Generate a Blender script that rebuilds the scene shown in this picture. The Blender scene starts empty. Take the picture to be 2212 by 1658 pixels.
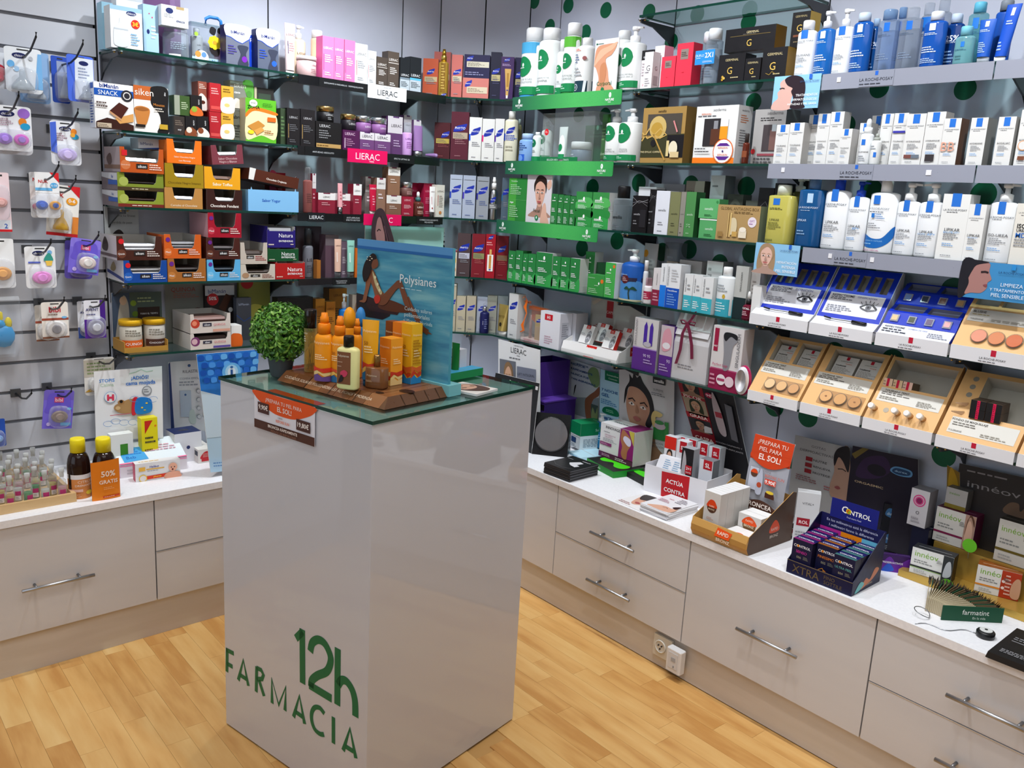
import bpy,bmesh,random
from math import*
from mathutils import Vector,Matrix
from mathutils.geometry import tessellate_polygon
RN=random.Random(11)
S=bpy.context.scene
COL=S.collection
PI=pi

# ------------------------------------------------------------------ camera
cd=bpy.data.cameras.new('camera');cam=bpy.data.objects.new('camera',cd);COL.objects.link(cam)
cd.sensor_fit='HORIZONTAL';cd.sensor_width=36.0;cd.lens=1863.66*36.0/2212.0
cd.clip_start=.05;cd.clip_end=40
_r=Vector((.63997873,.76648813,.05406631));_u=Vector((-.19580511,.09463792,.97606558));_f=_u.cross(_r)
cam.matrix_world=Matrix(((_r.x,_u.x,-_f.x,3.42253),(_r.y,_u.y,-_f.y,-2.66672),(_r.z,_u.z,-_f.z,1.57701),(0,0,0,1)))
S.camera=cam

# ------------------------------------------------------------------ view, world
S.view_settings.view_transform='Standard';S.view_settings.look='None'
S.view_settings.gamma=1.0;S.view_settings.use_curve_mapping=False
S.view_settings.exposure=-.16
W=bpy.data.worlds.new('World');S.world=W;W.use_nodes=True
W.node_tree.nodes['Background'].inputs[0].default_value=(.75,.8,.9,1)
W.node_tree.nodes['Background'].inputs[1].default_value=.05
S.cycles.max_bounces=8;S.cycles.transparent_max_bounces=24;S.cycles.diffuse_bounces=3;S.cycles.glossy_bounces=4
S.cycles.sample_clamp_indirect=4.0
S.cycles.caustics_reflective=False;S.cycles.caustics_refractive=False

# ------------------------------------------------------------------ lights of the room and an added fill
WARM=(1.0,.93,.84);COOL=(.9,.95,1.0)
def area(name,loc,size,power,col):
 l=bpy.data.lights.new(name,'AREA');l.shape='RECTANGLE';l.size=size[0];l.size_y=size[1];l.energy=power;l.color=col
 o=bpy.data.objects.new(name,l);o.location=loc;COL.objects.link(o);return o
def spot(loc,tgt,power,col=COOL,ang=62,blend=.5,rad=.035):
 l=bpy.data.lights.new('spot_lamp','SPOT');l.energy=power;l.color=col
 l.spot_size=radians(ang);l.spot_blend=blend;l.shadow_soft_size=rad
 o=bpy.data.objects.new('spot_lamp',l);o.location=loc
 o.rotation_euler=(Vector(tgt) - Vector(loc)).to_track_quat('-Z','Y').to_euler();COL.objects.link(o);return o
area('ceiling_panel',(3.3,-2.3,2.73),(2.4,2.2),40,(.95,.97,1.0))  # unseen soft fill, added overhead to balance the two pedestal faces
o=area('shop_window',(1.7,-5.0,1.5),(2.6,2.0),24,(.72,.85,1.0));o.rotation_euler=(PI/2,0,0)
for x,e in ((.75,48),(1.5,52),(2.2,48),(2.9,50)):spot((x,-.84,2.7),(x-.03,-.1,1.25),e,COOL,96,.9)
for y,e in ((-.75,50),(-1.32,76),(-2.1,30)):spot((.86,y,2.7),(.12,y+.03,1.25),e,COOL,96,.9)
for x,y in ((2.2,-1.3),(1.0,-2.2)):spot((x,y,2.68),(x-.05,y,0),46,WARM,80,.6)


# ------------------------------------------------------------------ materials
def six(h):
 h=h.lstrip('#');return ''.join(x+x for x in h) if len(h)==3 else h
def lin(h):
 h=six(h);c=[int(h[i:i+2],16)/255 for i in (0,2,4)]
 return tuple(x/12.92 if x<=.04045 else ((x+.055)/1.055)**2.4 for x in c)+(1.0,)
_M={}
PRE={'card':(.42,0),'gloss':(.16,0),'matte':(.8,0),'sat':(.3,0),'metal':(.28,1),'brushed':(.36,1),'foil':(.3,.55)}
def M(hexs,kind='card'):
 if ':' in hexs:hexs,kind=hexs.split(':')
 k=(hexs,kind)
 if k in _M:return _M[k]
 m=bpy.data.materials.new(kind+'_'+hexs.strip('#'));m.use_nodes=True;nt=m.node_tree;N=nt.nodes;L=nt.links
 b=N['Principled BSDF'];c=lin(hexs);b.inputs['Base Color'].default_value=c
 if kind in PRE:
  b.inputs['Roughness'].default_value,b.inputs['Metallic'].default_value=PRE[kind]
  if kind in ('card','matte'):b.inputs['Specular IOR Level'].default_value=.28
  if kind in ('card','matte','sat'):
   n=N.new('ShaderNodeTexNoise');n.inputs['Scale'].default_value=60;n.inputs['Detail'].default_value=2
   tc=N.new('ShaderNodeTexCoord');L.new(tc.outputs['Object'],n.inputs['Vector'])
   mr=N.new('ShaderNodeMapRange');r=PRE[kind][0];mr.inputs['To Min'].default_value=r - .06;mr.inputs['To Max'].default_value=r+.06
   L.new(n.outputs['Fac'],mr.inputs['Value']);L.new(mr.outputs['Result'],b.inputs['Roughness'])
 elif kind=='glow':
  b.inputs['Emission Color'].default_value=c;b.inputs['Emission Strength'].default_value=6.0
 elif kind in ('clear','tint','thick','film'):
  # thin see-through plastic or glass: tinted transmission plus a surface reflection
  fac={'clear':.1,'film':.05,'tint':.45,'thick':.72}[kind]
  t=N.new('ShaderNodeBsdfTransparent');t.inputs['Color'].default_value=tuple(x**.6 for x in c[:3])+(1,)
  b.inputs['Roughness'].default_value=.12
  lw=N.new('ShaderNodeLayerWeight');lw.inputs['Blend'].default_value=.25
  mr=N.new('ShaderNodeMapRange');mr.inputs['To Min'].default_value=fac;mr.inputs['To Max'].default_value=min(1,fac+.5)
  mx=N.new('ShaderNodeMixShader');L.new(lw.outputs['Facing'],mr.inputs['Value']);L.new(mr.outputs['Result'],mx.inputs['Fac'])
  L.new(t.outputs[0],mx.inputs[1]);L.new(b.outputs[0],mx.inputs[2]);L.new(mx.outputs[0],N['Material Output'].inputs['Surface'])
 elif kind=='shelf':
  t=N.new('ShaderNodeBsdfTransparent');t.inputs['Color'].default_value=(.66,.77,.745,1)
  g=N.new('ShaderNodeBsdfGlossy');g.inputs['Roughness'].default_value=.03;g.inputs['Color'].default_value=(.9,1,.97,1)
  fr=N.new('ShaderNodeFresnel');fr.inputs['IOR'].default_value=1.5
  ge=N.new('ShaderNodeNewGeometry');iv=N.new('ShaderNodeMath');iv.operation='SUBTRACT';iv.inputs[0].default_value=1;L.new(ge.outputs['Backfacing'],iv.inputs[1])
  mu=N.new('ShaderNodeMath');mu.operation='MULTIPLY';L.new(fr.outputs[0],mu.inputs[0]);L.new(iv.outputs[0],mu.inputs[1])
  mx=N.new('ShaderNodeMixShader');L.new(mu.outputs[0],mx.inputs['Fac']);L.new(t.outputs[0],mx.inputs[1]);L.new(g.outputs[0],mx.inputs[2])
  L.new(mx.outputs[0],N['Material Output'].inputs['Surface'])
 elif kind=='mirror':
  b.inputs['Metallic'].default_value=1;b.inputs['Roughness'].default_value=.02
 elif kind=='lacquer':
  b.inputs['Roughness'].default_value=.35;b.inputs['Coat Weight'].default_value=1.0;b.inputs['Coat Roughness'].default_value=.03
  b.inputs['Coat IOR'].default_value=1.6
 _M[k]=m;return m
def nodemat(name,fn):
 m=bpy.data.materials.new(name);m.use_nodes=True;nt=m.node_tree
 fn(nt,nt.nodes['Principled BSDF']);return m
def ramp(nt,fac,stops):
 r=nt.nodes.new('ShaderNodeValToRGB');e=r.color_ramp.elements
 e[0].position,e[0].color=stops[0][0],lin(stops[0][1]);e[1].position,e[1].color=stops[-1][0],lin(stops[-1][1])
 for p,c in stops[1:-1]:x=e.new(p);x.color=lin(c)
 nt.links.new(fac,r.inputs['Fac']);return r.outputs['Color']
def noise(nt,scale,detail=3,stretch=(1,1,1),coord='Object',rnd=False):
 tc=nt.nodes.new('ShaderNodeTexCoord');mp=nt.nodes.new('ShaderNodeMapping');mp.inputs['Scale'].default_value=stretch
 nt.links.new(tc.outputs[coord],mp.inputs['Vector'])
 if rnd:
  oi=nt.nodes.new('ShaderNodeObjectInfo');ml=nt.nodes.new('ShaderNodeMath');ml.operation='MULTIPLY';ml.inputs[1].default_value=50
  nt.links.new(oi.outputs['Random'],ml.inputs[0]);nt.links.new(ml.outputs[0],mp.inputs['Location'])
 n=nt.nodes.new('ShaderNodeTexNoise');n.inputs['Scale'].default_value=scale;n.inputs['Detail'].default_value=detail
 nt.links.new(mp.outputs[0],n.inputs['Vector']);return n.outputs['Fac']

# ------------------------------------------------------------------ mesh building
_G={}
def glyphs(s,bold=False):
 k=(s,bold)
 if k not in _G:
  c=bpy.data.curves.new('lettering','FONT');c.body=s;c.size=1;c.resolution_u=2;c.offset=.018 if bold else 0
  o=bpy.data.objects.new('lettering',c);me=bpy.data.meshes.new_from_object(o)
  v=[(p.co.x,p.co.y) for p in me.vertices];f=[tuple(p.vertices) for p in me.polygons]
  bpy.data.objects.remove(o);bpy.data.curves.remove(c);bpy.data.meshes.remove(me)
  if v:
   x0=min(p[0] for p in v);x1=max(p[0] for p in v)
  else:x0,x1=0,1
  _G[k]=([(a - x0,b) for a,b in v],f,x1 - x0)
 return _G[k]
def smooth(pts,n=5):
 o=[];m=len(pts)
 for i in range(m):
  p0,p1,p2,p3=(pts[(i+j - 1) % m] for j in range(4))
  for k in range(n):
   t=k/n
   o.append(tuple(.5*(2*p1[q]+(p2[q] - p0[q])*t+(2*p0[q] - 5*p1[q]+4*p2[q] - p3[q])*t*t+(3*p1[q] - p0[q] - 3*p2[q]+p3[q])*t**3) for q in (0,1)))
 return o
class MB:
 def __init__(s):s.v=[];s.f=[];s.fm=[];s.fs=[];s.m=[]
 def mi(s,m):
  if isinstance(m,str):m=M(m)
  if m not in s.m:s.m.append(m)
  return s.m.index(m)
 def poly(s,pts,m,sm=False):
  b=len(s.v);s.v+=[tuple(p) for p in pts];s.f.append(tuple(range(b,b+len(pts))));s.fm.append(s.mi(m));s.fs.append(sm)
 def mesh(s,vs,fs,m,sm=False):
  b=len(s.v);s.v+=[tuple(p) for p in vs];k=s.mi(m)
  for f in fs:s.f.append(tuple(b+i for i in f));s.fm.append(k);s.fs.append(sm)
 def box(s,x0,y0,z0,x1,y1,z1,m,fr=None,top=None,rt=None,lf=None,bev=0):
  if bev:
   r=min(bev,(x1-x0)*.49,(y1-y0)*.49)
   pr=[(x0+r,y0),(x1-r,y0),(x1,y0+r),(x1,y1-r),(x1-r,y1),(x0+r,y1),(x0,y1-r),(x0,y0+r)]
   s.prism(pr,z0,z1-r*.6,m);n=8
   ins=[(min(max(a,x0+r),x1-r),min(max(b,y0+r),y1-r)) for a,b in pr]
   vs=[(a,b,z1-r*.6) for a,b in pr]+[((a+c)/2,(b+d)/2,z1) for (a,b),(c,d) in zip(pr,ins)]
   s.mesh(vs,[(i,(i+1) % n,n+(i+1) % n,n+i) for i in range(n)]+[tuple(range(n,2*n))],top or m);return
  vs=[(x0,y0,z0),(x1,y0,z0),(x1,y1,z0),(x0,y1,z0),(x0,y0,z1),(x1,y0,z1),(x1,y1,z1),(x0,y1,z1)]
  for f,mm in (((0,3,2,1),m),((4,5,6,7),top or m),((0,1,5,4),fr or m),((1,2,6,5),rt or m),((2,3,7,6),m),((3,0,4,7),lf or m)):
   s.mesh([vs[i] for i in f],[(0,1,2,3)],mm)
 def prism(s,pr,z0,z1,m,top=None,sm=False):
  n=len(pr);vs=[(a,b,z0) for a,b in pr]+[(a,b,z1) for a,b in pr]
  s.mesh(vs,[(i,(i+1) % n,n+(i+1) % n,n+i) for i in range(n)],m,sm)
  s.mesh(vs,[tuple(range(n-1,-1,-1))],m);s.mesh(vs,[tuple(range(n,2*n))],top or m)
 def side(s,pr,x0,x1,m):# polygon in (y, z) run along x
  n=len(pr);vs=[(x0,a,b) for a,b in pr]+[(x1,a,b) for a,b in pr]
  s.mesh(vs,[(i,(i+1) % n,n+(i+1) % n,n+i) for i in range(n)]+[tuple(range(n-1,-1,-1)),tuple(range(n,2*n))],m)
 def lathe(s,prof,m,seg=20,c=(0,0),sx=1,sy=1,ex=2.0,sm=True,z0=0):
  vs=[];n=len(prof)
  for r,z in prof:
   for k in range(seg):
    a=2*PI*k/seg;ca,sa=cos(a),sin(a)
    q=1.0 if ex==2 else (abs(ca)**ex+abs(sa)**ex)**(-1/ex)
    vs.append((c[0]+r*sx*ca*q,c[1]+r*sy*sa*q,z+z0))
  fs=[(i*seg+k,i*seg+(k+1) % seg,(i+1)*seg+(k+1) % seg,(i+1)*seg+k) for i in range(n-1) for k in range(seg)]
  s.mesh(vs,fs,m,sm)
  b=len(s.v) - len(vs);k=s.mi(m)
  s.f.append(tuple(b+i for i in range(seg-1,-1,-1)));s.f.append(tuple(b+(n-1)*seg+i for i in range(seg)));s.fm+=[k,k];s.fs+=[False,False]
 def tube(s,pts,r,m,seg=8):
  P=[Vector(p) for p in pts];vs=[];n=len(P)
  for i,p in enumerate(P):
   d=(P[min(i+1,n-1)] - P[max(i-1,0)]).normalized();a=d.orthogonal().normalized() if abs(d.z)>.9 else d.cross(Vector((0,0,1))).normalized();b=d.cross(a)
   vs+=[tuple(p+r*(a*cos(2*PI*k/seg)+b*sin(2*PI*k/seg))) for k in range(seg)]
  fs=[(i*seg+k,i*seg+(k+1) % seg,(i+1)*seg+(k+1) % seg,(i+1)*seg+k) for i in range(n-1) for k in range(seg)]+[tuple(range(seg-1,-1,-1)),tuple((n-1)*seg+k for k in range(seg))]
  s.mesh(vs,fs,m,True)
 # flat print laid on a face; mp(u, v, lift) gives the 3D point, W and H are the face's size
 def print(s,dl,W,H,mp,lift=1):
  for i,d in enumerate(dl):
   q=lift+i
   k=d[0]
   if k=='r':
    n=10 if getattr(mp,'curved',0) else 1
    x0,y0,x1,y1=d[1]*W,d[2]*H,d[3]*W,d[4]*H
    vs=[mp(x0+(x1-x0)*j/n,y,q) for y in (y0,y1) for j in range(n+1)]
    s.mesh(vs,[(j,j+1,n+2+j,n+1+j) for j in range(n)],d[5])
   elif k in 'eps' and getattr(mp,'curved',0):
    if k=='e':pts=[(d[1]*W+d[3]*W*cos(2*PI*j/28),d[2]*H+(d[4] or d[3])*W*sin(2*PI*j/28)) for j in range(28)];cc=d[5]
    else:pts=[(a*W,b*H) for a,b in d[1]];pts=smooth(pts,5) if k=='s' else pts;cc=d[2]
    xs=[a for a,_ in pts];xa,xb=min(xs),max(xs);n=max(6,min(22,int((xb-xa)/W*24)));m=len(pts)
    def cut(x):
     o=[]
     for i in range(m):
      (a,b),(e,f)=pts[i],pts[(i+1) % m]
      if (a<=x) !=(e<=x):o.append(b+(f-b)*(x-a)/(e-a))
     return sorted(o)
    for i in range(n):
     x0,x1=xa+(xb-xa)*i/n,xa+(xb-xa)*(i+1)/n;g=(x1-x0)*.02;A,B=cut(x0+g),cut(x1-g)
     if len(A) !=len(B):A=B=cut((x0+x1)/2)
     for j in range(0,len(A)-1,2):s.poly([mp(x0,A[j],q),mp(x1,B[j],q),mp(x1,B[j+1],q),mp(x0,A[j+1],q)],cc)
   elif k=='e':
    rx=d[3]*W;ry=(d[4] if d[4] else d[3])*W;cx,cy=d[1]*W,d[2]*H;n=20 if rx>.008 else 12
    s.poly([mp(cx+rx*cos(2*PI*j/n),cy+ry*sin(2*PI*j/n),q) for j in range(n)],d[5])
   elif k=='t':
    bold=len(d)>7 and 'b' in d[7];v,f,w=glyphs(d[1],bold);h=d[4]*H/.72;mw=d[6] if len(d)>6 and d[6] else .92
    hx=min(h,mw*W/max(w,.01)) if not (len(d)>7 and 'w' in d[7]) else mw*W/max(w,.01)
    hy=h if (len(d)>7 and ('n' in d[7] or 'w' in d[7])) else hx
    al=0 if (len(d)>7 and 'l' in d[7]) else (1 if (len(d)>7 and 'r' in d[7]) else .5)
    rot=len(d)>7 and 'v' in d[7]
    if rot:
     hy=hx=min(d[4]*W/.72,mw*H/max(w,.01))
     s.mesh([mp(d[2]*W-b*hy+.36*hy,d[3]*H+(a-w*.5)*hx,q) for a,b in v],f,d[5])
    else:
     s.mesh([mp(d[2]*W+(a-w*al)*hx,d[3]*H+(b-.36)*hy,q) for a,b in v],f,d[5])
   elif k=='m':
    n=d[5];x0,x1=d[1]*W,d[3]*W;st=(d[4]-d[2])/max(n,1)
    for j in range(n):
     y=(d[4] - st*(j+.5))*H;hh=st*H*.22;xe=x0+(x1-x0)*(.6+.4*((j*37 % 11)/10));xx=x0
     while xx<xe:
      ww=(x1-x0)*(.07+.11*RN.random());s.poly([mp(min(a,x1),b,q) for a,b in ((xx,y-hh),(xx+ww,y-hh),(xx+ww,y+hh),(xx,y+hh))],d[6]);xx+=ww+(x1-x0)*.03
   elif k in ('p','s'):
    pts=[(a*W,b*H) for a,b in d[1]]
    if k=='s':pts=smooth(pts,5)
    tr=tessellate_polygon([[Vector((a,b,0)) for a,b in pts]])
    s.mesh([mp(a,b,q) for a,b in pts],[tuple(t) for t in tr],d[2])
   elif k=='k':
    pts=[(a*W,b*H) for a,b in d[1]];w=d[2]*W/2;vs=[]
    for j in range(len(pts)):
     a,b=pts[max(j-1,0)],pts[min(j+1,len(pts)-1)];dx,dy=b[0]-a[0],b[1]-a[1];l=hypot(dx,dy) or 1
     vs+=[mp(pts[j][0]-dy/l*w,pts[j][1]+dx/l*w,q),mp(pts[j][0]+dy/l*w,pts[j][1]-dx/l*w,q)]
    s.mesh(vs,[(2*j,2*j+1,2*j+3,2*j+2) for j in range(len(pts)-1)],d[3])
   elif k=='face':s.print(portrait(*d[1:]),W,H,mp,q)
 def build(s,name,parent=None,loc=(0,0,0),rz=0,rx=0):
  me=bpy.data.meshes.new(name);me.from_pydata(s.v,[],s.f)
  for m in s.m:me.materials.append(m)
  me.polygons.foreach_set('material_index',s.fm);me.polygons.foreach_set('use_smooth',s.fs);me.update()
  o=bpy.data.objects.new(name,me);o.location=loc;o.rotation_euler=(rx,0,rz)
  if parent:o.parent=parent
  COL.objects.link(o);return o
def tag(o,label=None,cat=None,group=None,kind=None):
 if label:o['label']=label
 if cat:o['category']=cat
 if group:o['group']=group
 if kind:o['kind']=kind
 return o
def thing(name,loc,rz,label,cat,group=None,rx=0):
 o=bpy.data.objects.new(name,None);o.location=loc;o.rotation_euler=(rx,0,rz);o.empty_display_size=.05;COL.objects.link(o)
 return tag(o,label,cat,group)
def copy_tree(o,parent=None):
 c=o.copy();COL.objects.link(c)
 if parent:c.parent=parent
 for ch in [x for x in o.children]:copy_tree(ch,c)
 return c
EPS=.00035
def front(w,d):return lambda u,v,q:(u-w/2,-d/2-EPS*q,v)
def right(w,d):return lambda u,v,q:(w/2+EPS*q,u-d/2,v)
def left(w,d):return lambda u,v,q:(-w/2-EPS*q,d/2-u,v)
def topf(w,d,h):return lambda u,v,q:(u-w/2,v-d/2,h+EPS*q)
def curved(w,a,b,z0=0):
 def f(u,v,q):
  A,B=(a(v),b(v)) if callable(a) else (a,b)
  x=u-w/2;t=max(0,1-(x/A)**2);return (x*(1+EPS*q/A),-B*sqrt(t)-EPS*q,z0+v)
 f.curved=1;return f
# a portrait photo print, in the rectangle (x0, y0)-(x1, y1) of the face
def portrait(x0,y0,x1,y1,skin='#d8a88c',hair='#2e2018',style='long',lip='#b05a58'):
 X=lambda a:x0+(x1-x0)*a;Y=lambda b:y0+(y1-y0)*b
 P=lambda*pp:[(X(a),Y(b)) for a,b in pp]
 skin='#'+six(skin);dk='#'+''.join('%02x' % int(int(skin[i:i+2],16)*.8) for i in (1,3,5))
 o=[]
 if style=='long':o.append(('s',P((.5,.98),(.75,.9),(.84,.62),(.86,.3),(.8,.08),(.62,.2),(.4,.2),(.2,.08),(.14,.3),(.17,.62),(.26,.9)),hair))
 o.append(('s',P((.02,.0),(.1,.1),(.34,.19),(.4,.3),(.6,.3),(.66,.19),(.9,.1),(.98,.0)),dk))
 o.append(('s',P((.5,.93),(.68,.86),(.73,.64),(.69,.44),(.58,.27),(.5,.245),(.42,.27),(.31,.44),(.27,.64),(.32,.86)),skin))
 if style=='up':o.append(('s',P((.24,.6),(.2,.78),(.3,.93),(.42,1.0),(.6,.99),(.78,.9),(.8,.7),(.76,.58),(.72,.76),(.5,.86),(.3,.78)),hair))
 else:o.append(('s',P((.25,.5),(.2,.72),(.3,.93),(.5,1.0),(.7,.93),(.8,.72),(.75,.5),(.7,.74),(.52,.88),(.3,.74)),hair))
 for c in (.39,.61):
  o+=[('s',P((c-.09,.645),(c,.672),(c+.09,.645),(c,.655)),hair),('s',P((c-.065,.59),(c,.612),(c+.065,.59),(c,.573)),'#f0e8e2'),('s',P((c-.025,.592),(c,.612),(c+.025,.592),(c,.572)),'#2a1a12')]
 o+=[('s',P((.47,.5),(.5,.6),(.53,.5),(.55,.46),(.5,.445),(.45,.46)),dk),('s',P((.4,.372),(.47,.392),(.5,.386),(.53,.392),(.6,.372),(.5,.335)),lip)]
 return o
def leaf(cx,cy,w,h,c='#1c2f9c',tc='#ffffff',word='PHYTO'):
 X=lambda a:cx+w*(a-.5);Y=lambda b:cy+h*(b-.5)
 return [('s',[(X(a),Y(b)) for a,b in ((0,0),(.06,.42),(.28,.72),(.6,.86),(1,1.0),(.95,.6),(.8,.25),(.45,.06))],c),('t',word,cx,cy-.04*h,h*.34,tc,w*.78)]

# ------------------------------------------------------------------ product builders
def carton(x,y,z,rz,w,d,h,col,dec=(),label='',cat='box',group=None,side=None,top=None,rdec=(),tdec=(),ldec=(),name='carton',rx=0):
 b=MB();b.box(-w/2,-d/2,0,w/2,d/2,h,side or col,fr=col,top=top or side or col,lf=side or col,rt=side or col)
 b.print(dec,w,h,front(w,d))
 if rdec:b.print(rdec,d,h,right(w,d))
 if ldec:b.print(ldec,d,h,left(w,d))
 b.print(tdec or [('r',.02,.47,.98,.49,'#bbbbbb' if not tdec else col)],w,d,topf(w,d,h))
 return tag(b.build(name,None,(x,y,z),rz,rx),label,cat,group)
def shade_col(h,k):
 h='#'+six(h);return '#'+''.join('%02x' % max(0,min(255,int(int(h[i:i+2],16)*k))) for i in (1,3,5))
def bottle(x,y,z,rz,w,d,h,body,cap,dec=(),label='',cat='bottle',group=None,kind='cap',cf=.2,capw=.5,neck=.22,ex=2.0,sh=.1,name=None,liquid=None,band=None,flip=1):
 # cf: share of the height that is cap or pump; sh: share of the body height that is shoulder
 nm=name or {'pump':'pump_bottle','spray':'spray_bottle','dropper':'dropper_bottle'}.get(kind,'bottle')
 t=thing(nm,(x,y,z),rz,label,cat,group)
 R=w/2;k=d/w;hb=h*(1-cf);rn=max(capw*.8,.2)*R;hs=hb*(1-sh);e=min(.08*R+.001,.004)
 prof=[(R*.9,0),(R-e*.3,e*.5),(R,e*1.4),(R,hs)]
 for j in range(1,6):
  a=PI/2*j/5;prof.append((rn+(R-rn)*cos(a),hs+(hb-hs)*sin(a)*.97))
 prof.append((rn,hb))
 b=MB();b.lathe(prof,body,24,sy=k,ex=ex)
 if ex==2:mp=curved(w,R,R*k)
 else:mp=lambda u,v,q:(u-w/2,-R*k*(max(0,1-abs((u-w/2)/R)**ex))**(1/ex)-EPS*q,v);mp.curved=1
 b.print(dec,w,hb,mp,2);b.build('bottle_body',t)
 if liquid:
  l=MB();l.lathe([(r*.93,zz*.8+.002) for r,zz in prof[:5]],liquid,20,sy=k,ex=ex);l.build('liquid',t)
 c=MB();hc=h-hb;rc=capw*R
 if kind=='cap':c.lathe([(rc,hb),(rc,h-hc*.12),(rc*.9,h)],cap,20,sy=1 if capw<.8 else k);c.build('cap',t)
 elif kind=='dome':c.lathe([(rc,hb),(rc,hb+hc*.45)]+[(rc*cos(a),hb+hc*.45+hc*.55*sin(a)) for a in (.4,.8,1.15,1.45)],cap,20);c.build('cap',t)
 elif kind=='pump':
  c.lathe([(rc,hb),(rc,hb+hc*.38),(rc*.8,hb+hc*.42),(rc*.42,hb+hc*.46),(rc*.42,hb+hc*.76)],cap,16);c.build('pump_collar',t)
  n=MB();zt=h-hc*.02;y0=hb+hc*.74
  n.lathe([(rc*.62,y0),(rc*.75,y0+hc*.1),(rc*.7,zt)],cap,14)
  s=flip;L=rc*1.9;n.mesh([(s*rc*.3,-rc*.32,y0+hc*.1),(s*rc*.3,rc*.32,y0+hc*.1),(s*rc*.3,rc*.32,zt),(s*rc*.3,-rc*.32,zt),(s*L,-rc*.2,zt-hc*.16),(s*L,rc*.2,zt-hc*.16),(s*L,rc*.2,zt-hc*.06),(s*L,-rc*.2,zt-hc*.06)],
               [(0,1,2,3),(4,7,6,5),(0,4,5,1),(3,2,6,7),(0,3,7,4),(1,5,6,2)],cap);n.build('pump_head',t)
 elif kind=='spray':
  c.lathe([(rc,hb),(rc,hb+hc*.45),(rc*.85,hb+hc*.5)],band or cap,16);c.build('spray_collar',t)
  n=MB();n.lathe([(rc*.72,hb+hc*.5),(rc*.7,hb+hc*.8),(rc*.55,hb+hc*.84),(rc*.5,h)],cap,16);n.build('spray_head',t)
 elif kind=='dropper':
  c.lathe([(rc,hb),(rc,hb+hc*.4)],band or cap,16);c.build('collar',t)
  n=MB();n.lathe([(rc*.6,hb+hc*.4),(rc*.62,hb+hc*.75),(rc*.5,hb+hc*.92),(rc*.2,h)],cap,14);n.build('dropper_bulb',t)
 return t
def tubep(x,y,z,rz,w,d,h,body,cap,dec=(),label='',cat='tube',group=None,cf=.14,up=False,taper=.75,name='cream_tube',lean=0):
 t=thing(name,(x,y,z),rz,label,cat,group);hc=h*cf;n=20;R=w/2;b=MB();vs=[];K=8
 aa=lambda f:R*(taper+(1-taper)*f);bb=lambda f:d/2*(1-f)**.7*.98+.0012
 for j in range(K+1):
  f=j/K;zz=hc+(h-hc)*f
  for i in range(n):q=2*PI*i/n;vs.append((aa(f)*cos(q)+lean*zz,bb(f)*sin(q),zz))
 b.mesh(vs,[(j*n+i,j*n+(i+1) % n,(j+1)*n+(i+1) % n,(j+1)*n+i) for j in range(K) for i in range(n)],body,True)
 b.poly(vs[-n:],body)
 H=h-hc
 def mp(u,v,q):
  f=min(1,max(0,v/H));A,B=aa(f),bb(f);xx=(u-w/2)*A/R;return (xx+lean*(hc+v),-B*sqrt(max(0,1-(xx/A)**2))-EPS*q,hc+v)
 mp.curved=1
 b.print(dec,w,H,mp,2);b.build('tube_body',t)
 c=MB();c.lathe([(R*taper*.92,0),(R*taper*.95,hc)],cap,18,sy=d/w*1.0);c.build('cap',t);return t
def jarp(x,y,z,rz,w,h,body,lid,dec=(),label='',cat='jar',group=None,lf=.35,lw=1.0,name='cream_jar'):
 t=thing(name,(x,y,z),rz,label,cat,group);R=w/2;hb=h*(1-lf)
 b=MB();b.lathe([(R*.9,0),(R*.97,.002),(R*.97,hb*.93),(R*.85,hb)],body,26);b.print(dec,w,hb,curved(w,R*.97,R*.97),2);b.build('jar_body',t)
 c=MB();c.lathe([(R*lw,hb),(R*lw,h-.003),(R*lw*.95,h)],lid,26);c.build('lid',t);return t
def stand_card(x,y,z,rz,w,h,col,dec=(),label='',cat='poster',lean=.0,d=.004,name='display_card',group=None,strut=True):
 t=thing(name,(x,y,z),rz,label,cat,group,rx=-lean)
 b=MB();b.box(-w/2,-d/2,0,w/2,d/2,h,'#e8e8e6',fr=col);b.print(dec,w,h,front(w,d));b.build('printed_board',t)
 return t
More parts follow.
